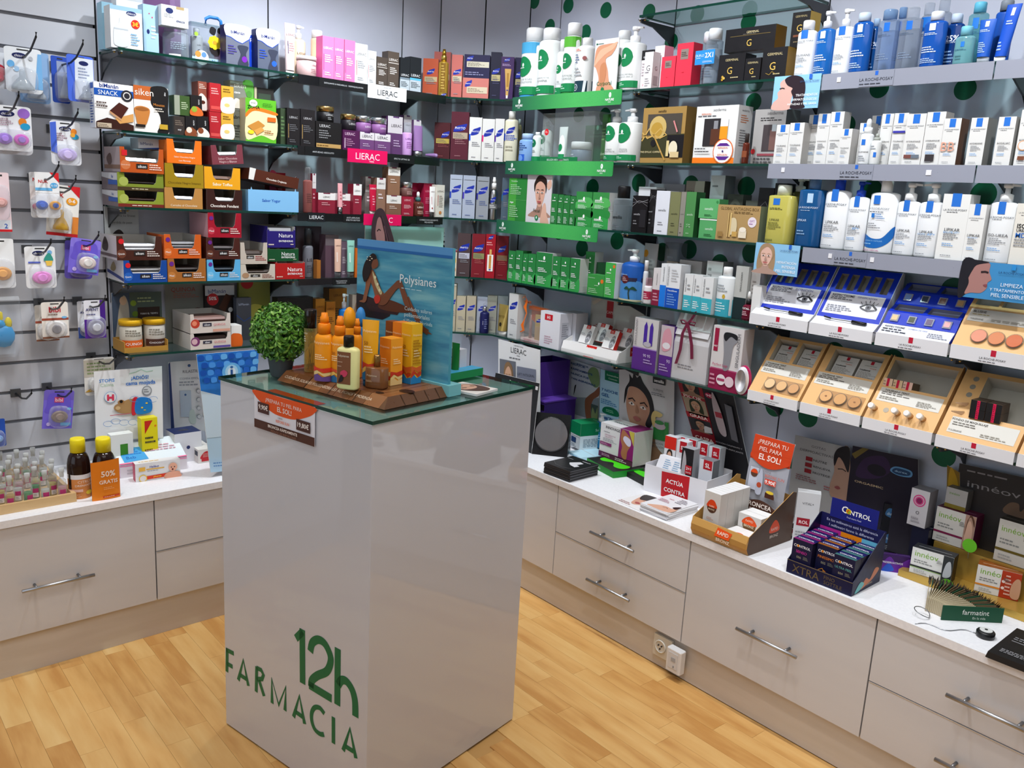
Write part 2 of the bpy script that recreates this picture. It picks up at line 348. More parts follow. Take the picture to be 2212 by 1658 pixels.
def tray(x,y,z,rz,w,d,h,col,dec=(),label='',side=None,lip=.45,notch=.18,inner='#c8c4bc',bars=3,barcol='#dcdcdf:foil',ldec=(),ear=1.0,tilt=0,cat='display box'):
 # cardboard counter display: low front lip with upright ears left and right of the opening
 t=thing('display_box',(x,y,z),rz,label,cat);t.rotation_euler=(0,tilt,rz);k=.0016;sd=side or col
 b=MB();b.box(-w/2,-d/2,0,w/2,d/2,k,sd);b.box(-w/2,d/2-k,k,w/2,d/2,h*.96,inner)
 for sx in (-1,1):
  a,c=sorted((sx*w/2,sx*(w/2-k)));b.box(a,-d/2,k,c,d/2-k,h*.96,sd,rt=sd if sx>0 else inner,lf=sd if sx<0 else inner)
 b.print(ldec,d,h,left(w,d));b.build('tray_shell',t)
 f=MB();n=notch*w;l=lip*h;e=h*ear
 pts=[(-w/2,0),(w/2,0),(w/2,e),(w/2-n,e),(w/2-n*1.25,l+.12*h),(w/2-n*1.6,l),(-w/2+n*1.6,l),(-w/2+n*1.25,l+.12*h),(-w/2+n,e),(-w/2,e)]
 tr=tessellate_polygon([[Vector((a,c,0)) for a,c in pts]])
 f.mesh([(a,-d/2-.0004,c) for a,c in pts],[tuple(q) for q in tr],col);f.mesh([(a,-d/2+.0012,c) for a,c in pts],[tuple(q) for q in tr],inner)
 f.mesh([(a,yy,c) for yy in (-d/2-.0004,-d/2+.0012) for a,c in pts],[(i,(i+1) % 10,10+(i+1) % 10,10+i) for i in range(10)],inner)
 f.print(dec,w,h,lambda u,v,q:(u-w/2,-d/2-.0004-EPS*q,v));f.build('front_lip',t)
 co,si=cos(rz),sin(rz)
 for j in range(bars):
  bw=w*.8;bh=(lip+.14)*h/bars;g=MB();yy=-d*.1;zz=k+.001+j*(bh+.0012)
  if zz+bh>h*.95:break
  prof=[(-d*.34,bh*.5),(-d*.3,bh*.95),(0,bh),(d*.3,bh*.95),(d*.34,bh*.5),(d*.3,.05*bh),(0,0),(-d*.3,.05*bh)]
  g.side(prof,-bw/2,bw/2,barcol)
  for sx in (-1,1):g.box(sx*bw/2-.006,-d*.3,bh*.45,sx*bw/2+.006,d*.3,bh*.55,barcol)
  o=g.build('snack_bar',None,(x-si*yy+zz*sin(tilt)*co,y+co*yy+zz*sin(tilt)*si,z+zz*cos(tilt)),rz);o.rotation_euler=(0,tilt,rz)
  nm_=label.split(' at ')[0].split(' with ')[0].split(' fill')[0].split(',')[0].split(' lying')[0].split(' sitting')[0].split(' in the')[0].split(' stacked')[0].split(' between')[0]
  tag(o,'wrapped snack bar in the '+nm_,'snack bar','bars in the '+nm_)
 return t
def blister(x,y,z,rz,w,h,col,dec=(),label='',part='soother',pc='#e58bc0',pc2='#f4d6ea',cat='soother pack',group=None,yaw=0,roll=0,bub=(.5,.3,.42,.3),name='blister_pack',round_=.12):
 # hanging card with a clear bubble; z is the hook height, card hangs below
 t=thing(name,(x,y,z),rz+yaw,label,cat,group);t.rotation_euler=(0,roll,rz+yaw)
 b=MB();r=round_*w;pts=[]
 for cx,cy,a0 in ((w/2-r,-r*.6,0),(-w/2+r,-r*.6,90),(-w/2+r,-h+r,180),(w/2-r,-h+r,270)):
  for j in range(5):a=radians(a0+22.5*j);pts.append((cx+r*cos(a),cy+r*sin(a)*(1 if a0>=180 else .6)))
 n=len(pts);dz=.016
 vs=[(a,yy,c+dz) for yy in (-.0008,.0008) for a,c in pts]
 b.mesh(vs,[tuple(range(n)),tuple(range(2*n-1,n-1,-1))]+[(i,n+i,n+(i+1) % n,(i+1) % n) for i in range(n)],col)
 b.print([('r',.34,.935,.66,.965,'#3a3a3a')]+list(dec),w,h,lambda u,v,q:(u-w/2,-.0008-EPS*q,v-h+dz));b.build('card',t)
 cx,cz,bw,bh=(bub[0]-.5)*w,(bub[1]-1)*h+dz,bub[2]*w,bub[3]*h;dep=.024
 m=MB();ns=16
 rings=[]
 for sc,yy in ((1,-.001),(.97,-dep*.75),(.85,-dep),(.4,-dep*1.05)):
  rings+=[(cx+bw*sc*(abs(cos(a))**.6)*(1 if cos(a)>0 else -1),yy,cz+bh*sc*(abs(sin(a))**.6)*(1 if sin(a)>0 else -1)) for a in [2*PI*i/ns for i in range(ns)]]
 m.mesh(rings,[(j*ns+i,j*ns+(i+1) % ns,(j+1)*ns+(i+1) % ns,(j+1)*ns+i) for j in range(3) for i in range(ns)]+[tuple(3*ns+i for i in range(ns))],'#f4f6fa:clear',True);m.build('clear_bubble',t)
 def ell(bx,cc,rx,rz_,y0,y1,mm,sg=16):
  v=[(cc[0]+rx*s*cos(2*PI*i/sg),yy,cc[1]+rz_*s*sin(2*PI*i/sg)) for s,yy in ((1,y0),(1,(y0+y1)/2),(.82,y1)) for i in range(sg)]
  bx.mesh(v,[(j*sg+i,j*sg+(i+1) % sg,(j+1)*sg+(i+1) % sg,(j+1)*sg+i) for j in range(2) for i in range(sg)]+[tuple(2*sg+i for i in range(sg))],mm,False)
 if part in ('soother','pair'):
  for off in ((0,) if part=='soother' else (-.46,.46)):
   k=.78 if part=='soother' else .42;c0=(cx+off*bw,cz)
   q=MB();ell(q,c0,bw*k,min(bh*.62,bw*k*.8),-.004,-.01,pc if not off>0 else pc2);q.build('soother_shield',t)
   q=MB();ell(q,c0,bw*k*.5,bw*k*.45,-.01,-.017,shade_col(pc,1.15) if not off>0 else pc);q.build('soother_button',t)
 elif part=='teat':
  q=MB();q.lathe([(bw*.72,-bh*.75),(bw*.7,-bh*.5),(bw*.45,-bh*.1),(bw*.2,bh*.2),(bw*.2,bh*.6),(bw*.1,bh*.78)],pc,18,c=(0,0));o=q.build('teat',t,(cx,-.016,cz));o.scale=(1,.5,1)
 elif part=='ring':
  q=MB();ell(q,(cx,cz),bw*.9,bw*.9,-.004,-.012,pc);q.build('nipple_shield',t)
  q=MB();ell(q,(cx,cz),bw*.45,bw*.45,-.012,-.02,pc2);q.build('nipple_tip',t)
 return t
def hook(x,y,z,rz,L,label):
 t=thing('display_hook',(x,y,z),rz,label,'hook','display hooks on the slatted wall')
 b=MB();b.box(-.016,-.006,-.012,.016,0,.016,'#4a4b4e:sat');b.build('hook_plate',t)
 b=MB();b.tube([(0,-.005,0),(0,-L+.012,.0),(0,-L-.05,.012),(0,-L-.12,.045),(0,-L-.125,.058)],.0032,'#3c3d40:brushed',8);b.build('hook_arm',t);return t
# ------------------------------------------------------------------ prints shared by several packages
def LI(tc='#ffffff',bar=None,y=.74,h=.075,mc=None,wd='LIERAC'):
 mc=mc or tc
 return [('t',wd,.5,y,h,tc,.78)]+([('r',.1,.2,.135,.58,bar)] if bar else [])+[('m',.2,.38,.85,.58,4,mc),('m',.2,.07,.8,.17,2,mc)]
def LB(tc='#4a4648',flap='#7c3a52',white='#e9e6e4',cut=.62,mc='#e8d8dc'):# white-topped carton with a dark tab
 return [('r',0,cut,1,1,white),('r',.3,.955,.7,1,flap),('t','LIERAC',.5,cut+.15,.09,tc,.72),('m',.2,cut-.28,.8,cut-.1,2,mc)]
def PH(y=.6,w=.62,h=.16,band=None,bc='#cfc9bd',tab=None,mc='#8a8a92',x=.52):
 o=leaf(x,y,w,h)
 if band:o+=[('r',.12,band-.13,.95,band,bc),('m',.18,band-.11,.85,band-.02,3,'#6a6660')]
 if tab:o+=[('r',0,y-.22,.12,y-.07,tab)]
 return o+[('m',.25,.32,.9,.44,3,mc),('m',.25,.06,.8,.1,1,mc)]
def RP(name='',sq='#2a72d0',nc='#3c3c40',y=.93,w=.36,extra=(),sqh=.12,tx='#5a5f66',bl='#7aa7d8'):
 return [('r',.5-w/2,y-sqh,.5+w/2,y+.06 if y>.9 else y,sq),('t','LA ROCHE-POSAY',.5,y-sqh-.05,.035,tx,.86),('m',.2,y-sqh-.095,.8,y-sqh-.075,1,tx),
   ('t',name,.5,.46,.05,nc,.74),('m',.2,.3,.8,.42,4,'#8b8d92'),('m',.2,.2,.75,.26,2,bl),('m',.2,.05,.8,.08,1,'#9a9ca0')]+list(extra)
def GN(y=.8,mc='#d8efdd',t=None):
 return [('e',.5,y,.06,.085,'#ffffff'),('m',.15,y-.12,.85,y-.07,1,'#ffffff')]+([('t',t,.5,.5,.05,'#ffffff',.8)] if t else [])+[('m',.15,.42,.7,.56,3,'#ffffff'),('m',.15,.08,.75,.3,5,mc)]
def DISC(t1='',t2='',band='#16854c',disc='#12804a',y=.62,r=.36,tc='#5f6b68'):
 return [('e',.45,y,r,r*1.06,disc),('e',.45,y+.03,.055,.07,'#ffffff'),('m',.2,y-.035,.7,y-.005,1,'#ffffff'),
   ('t',t1,.55,.33,.035,tc,.6),('t',t2,.55,.28,.035,tc,.6),('r',.03,.06,.97,.2,band),('m',.1,.1,.6,.17,2,'#bfe6cf')]
def SN(tc='#ffffff',t='sensilis',y=.55,mc=None):
 return [('t',t,.5,y,.06,tc,.6),('m',.25,.2,.75,.3,2,mc or tc),('m',.25,.06,.75,.1,1,mc or tc)]
def POLY(c1='#e8502c',c2='#f4d98c',c3='#2a86c6',num='',tc='#ffe9b8'):
 return [('p',[(0,0),(1,0),(1,.12),(.6,.09),(.3,.16),(0,.14)],c3),('p',[(0,.1),(.4,.17),(.7,.1),(1,.15),(1,.2),(.6,.17),(.3,.23),(0,.18)],c2),('p',[(0,.17),(.3,.24),(.7,.18),(1,.22),(1,.3),(.5,.27),(0,.31)],c1),
   ('t','Polysianes',.5,.82,.06,tc,.78),('t',num,.3,.62,.06,'#8a4a1c',.4),('m',.2,.45,.8,.58,3,tc)]
def SK(front_c,t='siken',w='#ffffff',disc='#b8341c'):
 return [('e',.1,.25,.085,.085,shade_col(front_c,1.0)),('e',.1,.82,.06,.06,'#7a2a8c' if disc=='p' else '#d8242c'),('t',t,.5,.28,.16,'#2a2422',.2),('r',.38,.18,.6,.38,'#2c2a2a'),('t',t,.49,.28,.13,'#ffffff',.18),('m',.66,.14,.95,.4,3,w)]
def P(w,s,D,z):
 if w=='R':return (s,-D,z,.0)
 if w=='L':return (-SA*s+CA*D,CA*s+SA*D,z,PI/2+ANG)
 return (DM[0]+DT[0]*s+DT[1]*D,DM[1]+DT[1]*s-DT[0]*D,z,atan2(DT[1],DT[0]))
def C(w,s,D,z,*a,**k):return carton(*P(w,s,D,z),*a,**k)
def B(w,s,D,z,*a,**k):return bottle(*P(w,s,D,z),*a,**k)
def J(w,s,D,z,*a,**k):return jarp(*P(w,s,D,z),*a,**k)
def T(w,s,D,z,*a,**k):return tubep(*P(w,s,D,z),*a,**k)
def meal_print(a,b,c):return [('e',.1,.27,.1,None,a),('t',b,.1,.27,.08,'#ffffff',.18),('e',.1,.78,.06,None,c),('r',.37,.2,.62,.38,'#2b2726'),('t','siken',.495,.29,.12,'#ffffff',.2),('m',.66,.14,.95,.4,3,'#f0e4dc')]
def wave_print(a,b):return [('s',[(0,1),(1,1),(1,.72),(.7,.58),(.45,.62),(.2,.7),(0,.72)],'#ffffff'),('k',[(0,.71),(.2,.69),(.45,.61),(.7,.57),(1,.7)],.03,'#2450c8'),('t','biManán',.5,.83,.085,'#1c2c78',.78,'b'),('s',[(.5,.5),(.62,.3),(.5,.02),(.95,.02),(.85,.3),(.95,.5)],'#3a3f52'),('e',.78,.17,.12,None,a),('m',.08,.25,.45,.5,4,b)]
def cocoa_print(a,b,c):return [('s',[(0,.45),(.4,.6),(1,.4),(1,.05),(0,.08)],a),('e',.5,.3,.28,.2,b),('m',.1,.75,.9,.93,3,c)]
def bowl_print(a,b):return [('t','BLEND',.72,.68,.1,'#ffffff',.5,'v'),('s',[(0,.3),(.5,.45),(1,.25),(1,0),(0,0)],a),('e',.3,.3,.25,None,b)]
def base_print(h,c):return [('r',0,0,1,h,c),('t','SINGULADERM',.2,.7,.14,'#6a6c72',.5,'v'),('m',.15,.08,.85,.3,4,'#ffffff'),('m',.4,.55,.85,.75,2,'#9a9ca0')]
# ------------------------------------------------------------------ the room
ANG=.0374;CA,SA=cos(ANG),sin(ANG)
LP0=(SA*.2909,-CA*.2909);RP0=(.2909,.0)
DM=((LP0[0]+RP0[0])/2,(LP0[1]+RP0[1])/2);_dl=hypot(RP0[0]-LP0[0],RP0[1]-LP0[1]);DT=((RP0[0]-LP0[0])/_dl,(RP0[1]-LP0[1])/_dl)
ZS={1:1.991,2:1.7285,3:1.4752,4:1.2152,5:.9606,0:2.247}
ZC=.532;DS=.2
def st(o):o['kind']='structure';return o
def local(w):# a frame on a wall: x to the viewer's right, y into the wall, origin at the wall's foot
 x,y,z,r=P(w,0,0,0);return (x,y,0),r
def wallm(nt,b):
 c=ramp(nt,noise(nt,3,4),[(.3,'#c2c6d6'),(.7,'#ccd0de')]);nt.links.new(c,b.inputs['Base Color']);b.inputs['Roughness'].default_value=.45
WALLM=nodemat('wall_laminate',wallm)
def slatm(nt,b):
 c=ramp(nt,noise(nt,2,4,(1,1,3)),[(.3,'#c3c5cc'),(.7,'#ccced4')]);nt.links.new(c,b.inputs['Base Color']);b.inputs['Roughness'].default_value=.22
SLATM=nodemat('slat_laminate',slatm)
def woodm(nt,b):
 oi=nt.nodes.new('ShaderNodeObjectInfo');g=noise(nt,2.2,6,(1.0,14,1),'Object',True);f=noise(nt,7,3,(.6,3,1),'Object',True)
 ad=nt.nodes.new('ShaderNodeMath');ad.operation='MULTIPLY_ADD';nt.links.new(g,ad.inputs[0]);ad.inputs[1].default_value=.42;nt.links.new(f,ad.inputs[2])
 m2=nt.nodes.new('ShaderNodeMath');m2.operation='MULTIPLY_ADD';nt.links.new(oi.outputs['Random'],m2.inputs[0]);m2.inputs[1].default_value=.42;nt.links.new(ad.outputs[0],m2.inputs[2])
 m3=nt.nodes.new('ShaderNodeMath');m3.operation='MULTIPLY';m3.inputs[1].default_value=.8;nt.links.new(m2.outputs[0],m3.inputs[0])
 c=ramp(nt,m3.outputs[0],[(.2,'#ecc98c'),(.5,'#e2b876'),(.72,'#d9a865'),(.95,'#c48d4c')]);nt.links.new(c,b.inputs['Base Color'])
 b.inputs['Roughness'].default_value=.33
WOODM=nodemat('beech_strip',woodm)
def cabm(nt,b):
 c=ramp(nt,noise(nt,1.5,5,(1,1,6)),[(.3,'#ceccce'),(.7,'#d5d3d4')]);nt.links.new(c,b.inputs['Base Color']);b.inputs['Roughness'].default_value=.3
CABM=nodemat('cabinet_laminate',cabm)
def topm(nt,b):
 c=ramp(nt,noise(nt,120,2),[(.3,'#eeeef2'),(.7,'#f6f6f9')]);nt.links.new(c,b.inputs['Base Color']);b.inputs['Roughness'].default_value=.4
TOPM=nodemat('counter_laminate',topm)
def plinm(nt,b):
 c=ramp(nt,noise(nt,3,5,(1,1,10)),[(.3,'#c9c0b6'),(.7,'#d2cac2')]);nt.links.new(c,b.inputs['Base Color']);b.inputs['Roughness'].default_value=.4
PLINM=nodemat('plinth_laminate',plinm)
# floor with beech strips
b=MB();b.box(-.6,-5.2,-.06,5.6,.3,-.0035,'#c79a5e');FLOOR=st(b.build('floor'))
_planks={}
for r in range(38):
 y0=-3.05+r*.0683;x=.3 - RN.random()*.4
 while x<3.1:
  L=RN.choice((.3,.38,.46,.56));x1=x+L
  near=not (x1<.44 or y0>-.42 or (x>1.8+.6*(y0+2.2) and y0<-2.3))
  ped=1.16<(x+x1)/2<1.66 and -1.66<y0<-1.2
  if near and not ped:
   if L not in _planks:
    k=MB();k.box(0,0,-.0035,L-.0006,.0683-.0006,0,WOODM);o=k.build('plank',FLOOR,(x,y0,0));_planks[L]=o
   else:
    o=_planks[L].copy();COL.objects.link(o);o.parent=FLOOR;o.location=(x,y0,0)
  x=x1
# outer walls, ceiling
b=MB();b.box(-.6,-5.2,2.75,5.6,.3,2.85,'#e6e6e6:matte');st(b.build('ceiling'))
b=MB();b.box(5.5,-5.2,0,5.6,.3,2.75,'#cfcbc6:matte');st(b.build('wall_behind'))
b=MB();b.box(-.6,-5.2,0,5.6,-5.1,2.75,'#cfccc8:matte');st(b.build('wall_entrance'))
def wall_with_panels(name,w,cuts,z0,z1):
 loc,rz=local(w)
 b=MB();b.box(cuts[0],.004,0,cuts[-1],.09,2.75,'#1b1b1d:matte');o=st(b.build(name,None,loc,rz))
 for a,c in zip(cuts,cuts[1:]):
  k=MB();k.box(a+.003,0,z0,c-.003,.0035,z1,WALLM);k.build('panel',o)
 return o
SEAM_L=(-1.765,-1.1276,-.4961);SEAM_R=(.4919,1.1323,1.7726,2.413,3.0534)
WL=wall_with_panels('wall_left','L',SEAM_L+(-.2909,),0,2.75)
WR=wall_with_panels('wall_right','R',(.2909,)+SEAM_R+(3.7,),0,2.75)
WD=wall_with_panels('wall_corner','D',(-_dl/2,0,_dl/2),0,2.75)
# green dots printed on the right wall
b=MB()
DOTS=[(.314,2.431),(.425,2.315),(.535,2.387),(.651,2.268),(.761,2.342),(.997,2.306),(1.235,2.272),(1.122,2.187),(1.465,2.219),(1.36,2.36),(.36,2.15),(.52,2.17),(1.98,1.972),(2.242,1.954),(1.885,1.863),(.643,1.937),(.8,1.93),(1.05,1.94),
  (1.35,1.91),(1.522,1.95),(1.53,1.66),(1.733,1.624),(.758,1.637),(1.017,1.662),(1.28,1.66),(.566,1.441),(.923,1.426),(1.301,1.42),(1.58,1.43),(1.45,1.379),(2.194,1.572),(2.6,1.57),(1.92,1.6),(1.854,.73),(1.884,.893),(1.75,.9),(1.17,1.4),(.72,1.38),
  (1.76,1.4),(2.02,1.4),(2.3,1.38),(2.5,1.1),(2.15,1.14),(1.95,1.13),(2.35,.88),(2.62,.86),(2.15,.68),(1.52,.86),(1.28,1.08),(2.5,1.93),(2.0,1.66),(2.34,1.66)]
for s,z in DOTS:b.poly([(s+(.037 if z<1.75 else .032)*cos(2*PI*k/28),-.0004,z+(.036 if z<1.75 else .031)*sin(2*PI*k/28)) for k in range(28)],'#0c6240')
b.build('printed_dots',WR)['kind']='stuff'
# slatted wall left of the shelves
loc,rz=local('L')
b=MB();b.box(-3.6,.012,0,-1.771,.1,2.75,'#8a8b90:sat');SW=st(b.build('wall_slatted',None,loc,rz));SW['label']='grey slatted display wall with metal grooves'
_s=MB();_s.box(-3.6,0,.0,-1.7685,.0115,.0925,SLATM);so=None
for k in range(21):
 z=2.072+.1043*6 - .1043*k - .0925 - .006
 if z>2.66 or z<.5:continue
 if so is None:so=_s.build('slat',SW,(0,0,z))
 else:
  c=so.copy();COL.objects.link(c);c.parent=SW;c.location=(0,0,z)
b=MB();b.box(-1.7685,-.001,.532,-1.7655,.01,2.75,'#1c1c1e');st(b.build('trim_1',None,loc,rz))
# ------------------------------------------------------------------ base cabinets
def cabinets(w,cuts,kinds,dep,phrase):
 loc,rz=local(w);pl=MB()
 pl.box(cuts[0],-dep+.02,0,cuts[-1],-.02,.137,PLINM)
 o=st(pl.build('baseboard_'+phrase,None,loc,rz))
 n=0
 for (a,c),kd in zip(zip(cuts,cuts[1:]),kinds):
  n+=1;x,y,z,r=P(w,(a+c)/2,0,0);W_=c-a
  lab=kd[1]
  t=thing('drawer_cabinet',(x,y,0),r,lab,'cabinet')
  k=MB();k.box(-W_/2+.001,-dep+.02,.138,W_/2-.001,-.015,.507,CABM);k.build('carcass',t)
  spans={'one':[(.14,.505)],'two':[(.3205,.505),(.14,.3175)],'door':[(.14,.505)]}[kd[0]]
  for z0,z1 in spans:
   f=MB();f.box(-W_/2+.0022,-dep,z0,W_/2-.0022,-dep+.0185,z1,CABM)
   d=f.build('drawer' if kd[0] !='door' else 'door',t)
   if kd[0]=='two':
    g=MB();g.box(-W_/2+.003,-dep-.0006,z1-.0022,W_/2-.003,-dep+.002,z1-.0004,'#d8d9dc:metal') if z0<.2 else None
    if z0<.2:g.build('edge_strip',d)
   if kd[0] !='door':
    zh={(.14,.505):.302,(.3205,.505):.397,(.14,.3175):.211}[(z0,z1)];hx=kd[2] if len(kd)>2 else 0
    h=MB();h.tube([(hx-.106,-dep-.032,zh),(hx+.106,-dep-.032,zh)],.0058,'#b9babd:brushed',12)
    for sx in (-.064,.064):h.tube([(hx+sx,-dep-.0005,zh),(hx+sx,-dep-.03,zh)],.0045,'#8e9094:brushed',10)
    h.build('handle',d)
 return o
cabinets('R',(.485,1.1464,1.7886,2.4328,3.077,3.72),(('door','blank cabinet front beside the pedestal on the right counter'),('two','two-drawer cabinet under the sun cream display'),('one','single deep-drawer cabinet under the blue condom display',.012),('two','two-drawer cabinet below the hair swatch fan'),('one','cabinet at the far right end of the counter')),.4569,'right')
cabinets('L',(-3.08,-2.435,-1.792,-1.15,-.5),(('one','leftmost drawer cabinet, cut by the left edge'),('one','single deep-drawer cabinet under the wooden bottle tray',.007),('two','two-drawer cabinet half hidden behind the pedestal',.13),('door','blank corner cabinet behind the pedestal')),.4715,'left')
def worktop(name,w,s0,s1,dep,label):
 loc,rz=local(w);b=MB();b.box(s0,-dep-.006,.508,s1,-.001,ZC,TOPM);o=b.build(name,None,loc,rz);return tag(o,label,'counter')
worktop('counter','R',.491,3.72,.4569,'long white counter top along the right wall')
worktop('counter','L',-3.3,-.491,.4715,'white counter top along the left wall')
x,y,z,r=P('D',0,0,0)
b=MB();q=[P('L',-.489,.001,0)[:2],P('L',-.489,.4772,0)[:2],P('R',.489,.4627,0)[:2],P('R',.489,.001,0)[:2],P('R',.2915,.001,0)[:2],P('L',-.2915,.001,0)[:2]]
b.prism([(p0[0],p0[1]) for p0 in q],.508,ZC,TOPM);tag(b.build('counter'),'white corner counter top behind the pedestal','counter')
# ------------------------------------------------------------------ glass shelves and brackets
GL=M('#cfe8df','shelf');EDGE=M('#0d3a30','gloss');TH=.008
def line_int(p,d,q,e):
 den=d[0]*e[1]-d[1]*e[0];t=((q[0]-p[0])*e[1]-(q[1]-p[1])*e[0])/den;return (p[0]+d[0]*t,p[1]+d[1]*t)
KL=line_int(P('L',0,DS,0)[:2],(-SA,CA),P('D',0,DS,0)[:2],DT);KR=line_int(P('R',0,DS,0)[:2],(1,0),P('D',0,DS,0)[:2],DT)
def shelf(poly,z,label):
 b=MB();n=len(poly);c=Vector((sum(a for a,_ in poly)/n,sum(q for _,q in poly)/n))
 vs=[(a-c.x,q-c.y,zz) for zz in (-TH,0) for a,q in poly]
 b.mesh(vs,[tuple(range(n-1,-1,-1)),tuple(range(n,2*n))],GL);b.mesh(vs,[(i,(i+1) % n,n+(i+1) % n,n+i) for i in range(n)],EDGE)
 return tag(b.build('glass_shelf',None,(c.x,c.y,z)),label,'shelf')
ORD={0:'uppermost',1:'top',2:'second',3:'third',4:'fourth',5:'lowest'}
def bay(w,s0,s1):return [P(w,s0+.0015,.004,0)[:2],P(w,s0+.0015,DS,0)[:2],P(w,s1-.0015,DS,0)[:2],P(w,s1-.0015,.004,0)[:2]]
CM0,CM1=P('D',0,.004,0)[:2],P('D',0,DS,0)[:2]
def off(p,k):return (p[0]+DT[0]*k,p[1]+DT[1]*k)
CL=[P('L',-.4946,.004,0)[:2],P('L',-.4946,DS,0)[:2],KL,off(CM1,-.0015),off(CM0,-.0015),P('L',-.2909+.0017,.004,0)[:2]]
CR=[off(CM0,.0015),off(CM1,.0015),KR,P('R',.4904,DS,0)[:2],P('R',.4904,.004,0)[:2],P('R',.2909+.0017,.004,0)[:2]]
BAYS=[(bay('L',-1.762,-1.1276),'in the snack bay at left',(1,2,3,4,5)),(bay('L',-1.1276,-.4961),'in the bay left of the corner',(1,2,3,4,5)),(CL,'in the left half of the corner',(1,2,3,4,5)),(CR,'in the right half of the corner',(1,2,3,4,5)),
  (bay('R',.4919,1.1323),'in the green bay right of the corner',(1,2,3,4,5)),(bay('R',1.1323,1.7726),'in the bay with black and gold cartons',(0,1,2,3,4,5)),(bay('R',1.7726,2.413),'in the bay of blue and white bottles',(1,2,3,4,5)),(bay('R',2.413,3.05),'at the right edge of the photo',(1,2,3,4,5))]
for poly,ph,ks in BAYS:
 for k in ks:shelf(poly,ZS[k],'clear glass shelf, %s level %s' % (ORD[k],ph))
def bracket(w,s,k,label):
 x,y,z,r=P(w,s,0,ZS[k]-TH);t=thing('shelf_bracket',(x,y,z),r,label,'bracket','steel shelf brackets')
 b=MB();b.side([(-.001,-.085),(-.001,-.004),(-DS+.012,-.004),(-DS+.012,-.016),(-.12,-.022),(-.03,-.06)],-.003,.003,'#2c2d30:sat');b.build('arm',t)
 b=MB()
 for sx in (-.011,.011):b.lathe([(.006,-.004),(.006,-.0005)],'#d8d9dc:metal',10,c=(sx,-DS+.02));b.lathe([(.0035,-.009),(.0035,-.004)],'#c9a55a:metal',8,c=(sx,-DS+.02))
 b.box(-.016,-DS+.012,-.0045,.016,-DS+.03,-.0035,'#55575a:sat');b.build('clamp',t)
for w,s,ph,ks in (('L',-1.755,'at the left end of the snack bay',(1,2,3,4,5)),('L',-1.1276,'between snack bay and beauty bay',(1,2,3,4,5)),('L',-.4961,'just left of the corner',(1,2,3,4,5)),('D',0,'in the middle of the corner',(1,2,3,4,5)),
                     ('R',.4919,'at the start of the green bay',(1,2,3,4,5)),('R',1.1323,'between green bay and black carton bay',(0,1,2,3,4,5)),('R',1.7726,'left of the blue bottle bay',(0,1,2,3,4,5)),('R',2.413,'right of the blue bottle bay',(1,2,3,4,5))):
 for k in ks:bracket(w,s,k,'black steel bracket, %s level %s' % (ORD[k],ph))
# ------------------------------------------------------------------ price rails hung on the shelf fronts
def rail(w,s0,s1,z,h,col,parts,label,kind='card',dy=.003,top=.0,cat='price rail',name='price_rail'):
 x,y,zz,r=P(w,(s0+s1)/2,DS+dy,z);W_=s1-s0;t=thing(name,(x,y,zz),r,label,cat)
 b=MB();b.box(-W_/2,-.002,-h+top,W_/2,0,top,M(col,kind));b.box(-W_/2,0,top-.0015,W_/2,.0012,top,M(col,kind))
 b.build('rail_strip',t)
 for nm,a,c,z0,z1,col2,dec in parts:
  k=MB();w2=c-a;k.box(-w2/2,-.0035,0,w2/2,-.0022,z1-z0,col2);k.print(dec,w2,z1-z0,lambda u,v,q,w2=w2:(u-w2/2,-.0035-EPS*q,v));k.build(nm,t,((a+c)/2-(s0+s1)/2,0,z0))
 return t
# ------------------------------------------------------------------ rails on the shelves
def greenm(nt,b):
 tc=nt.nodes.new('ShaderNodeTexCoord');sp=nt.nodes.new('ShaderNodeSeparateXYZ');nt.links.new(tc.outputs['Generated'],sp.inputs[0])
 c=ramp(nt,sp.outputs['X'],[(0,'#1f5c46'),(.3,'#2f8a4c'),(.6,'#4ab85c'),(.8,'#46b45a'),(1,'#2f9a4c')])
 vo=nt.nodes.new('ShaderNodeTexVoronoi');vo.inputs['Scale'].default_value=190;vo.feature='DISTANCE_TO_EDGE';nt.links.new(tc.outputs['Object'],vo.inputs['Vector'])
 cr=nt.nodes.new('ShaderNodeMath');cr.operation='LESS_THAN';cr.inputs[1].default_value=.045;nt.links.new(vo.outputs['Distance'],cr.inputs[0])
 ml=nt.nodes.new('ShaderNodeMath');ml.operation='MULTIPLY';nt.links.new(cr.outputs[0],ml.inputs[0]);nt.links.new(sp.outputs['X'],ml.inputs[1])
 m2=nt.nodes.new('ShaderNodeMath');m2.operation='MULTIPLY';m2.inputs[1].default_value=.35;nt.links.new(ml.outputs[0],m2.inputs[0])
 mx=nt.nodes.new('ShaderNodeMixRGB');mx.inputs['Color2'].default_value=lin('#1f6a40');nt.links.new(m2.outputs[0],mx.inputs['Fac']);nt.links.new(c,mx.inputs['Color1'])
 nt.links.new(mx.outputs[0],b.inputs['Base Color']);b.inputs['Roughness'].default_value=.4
GREENM=nodemat('green_strip_print',greenm)
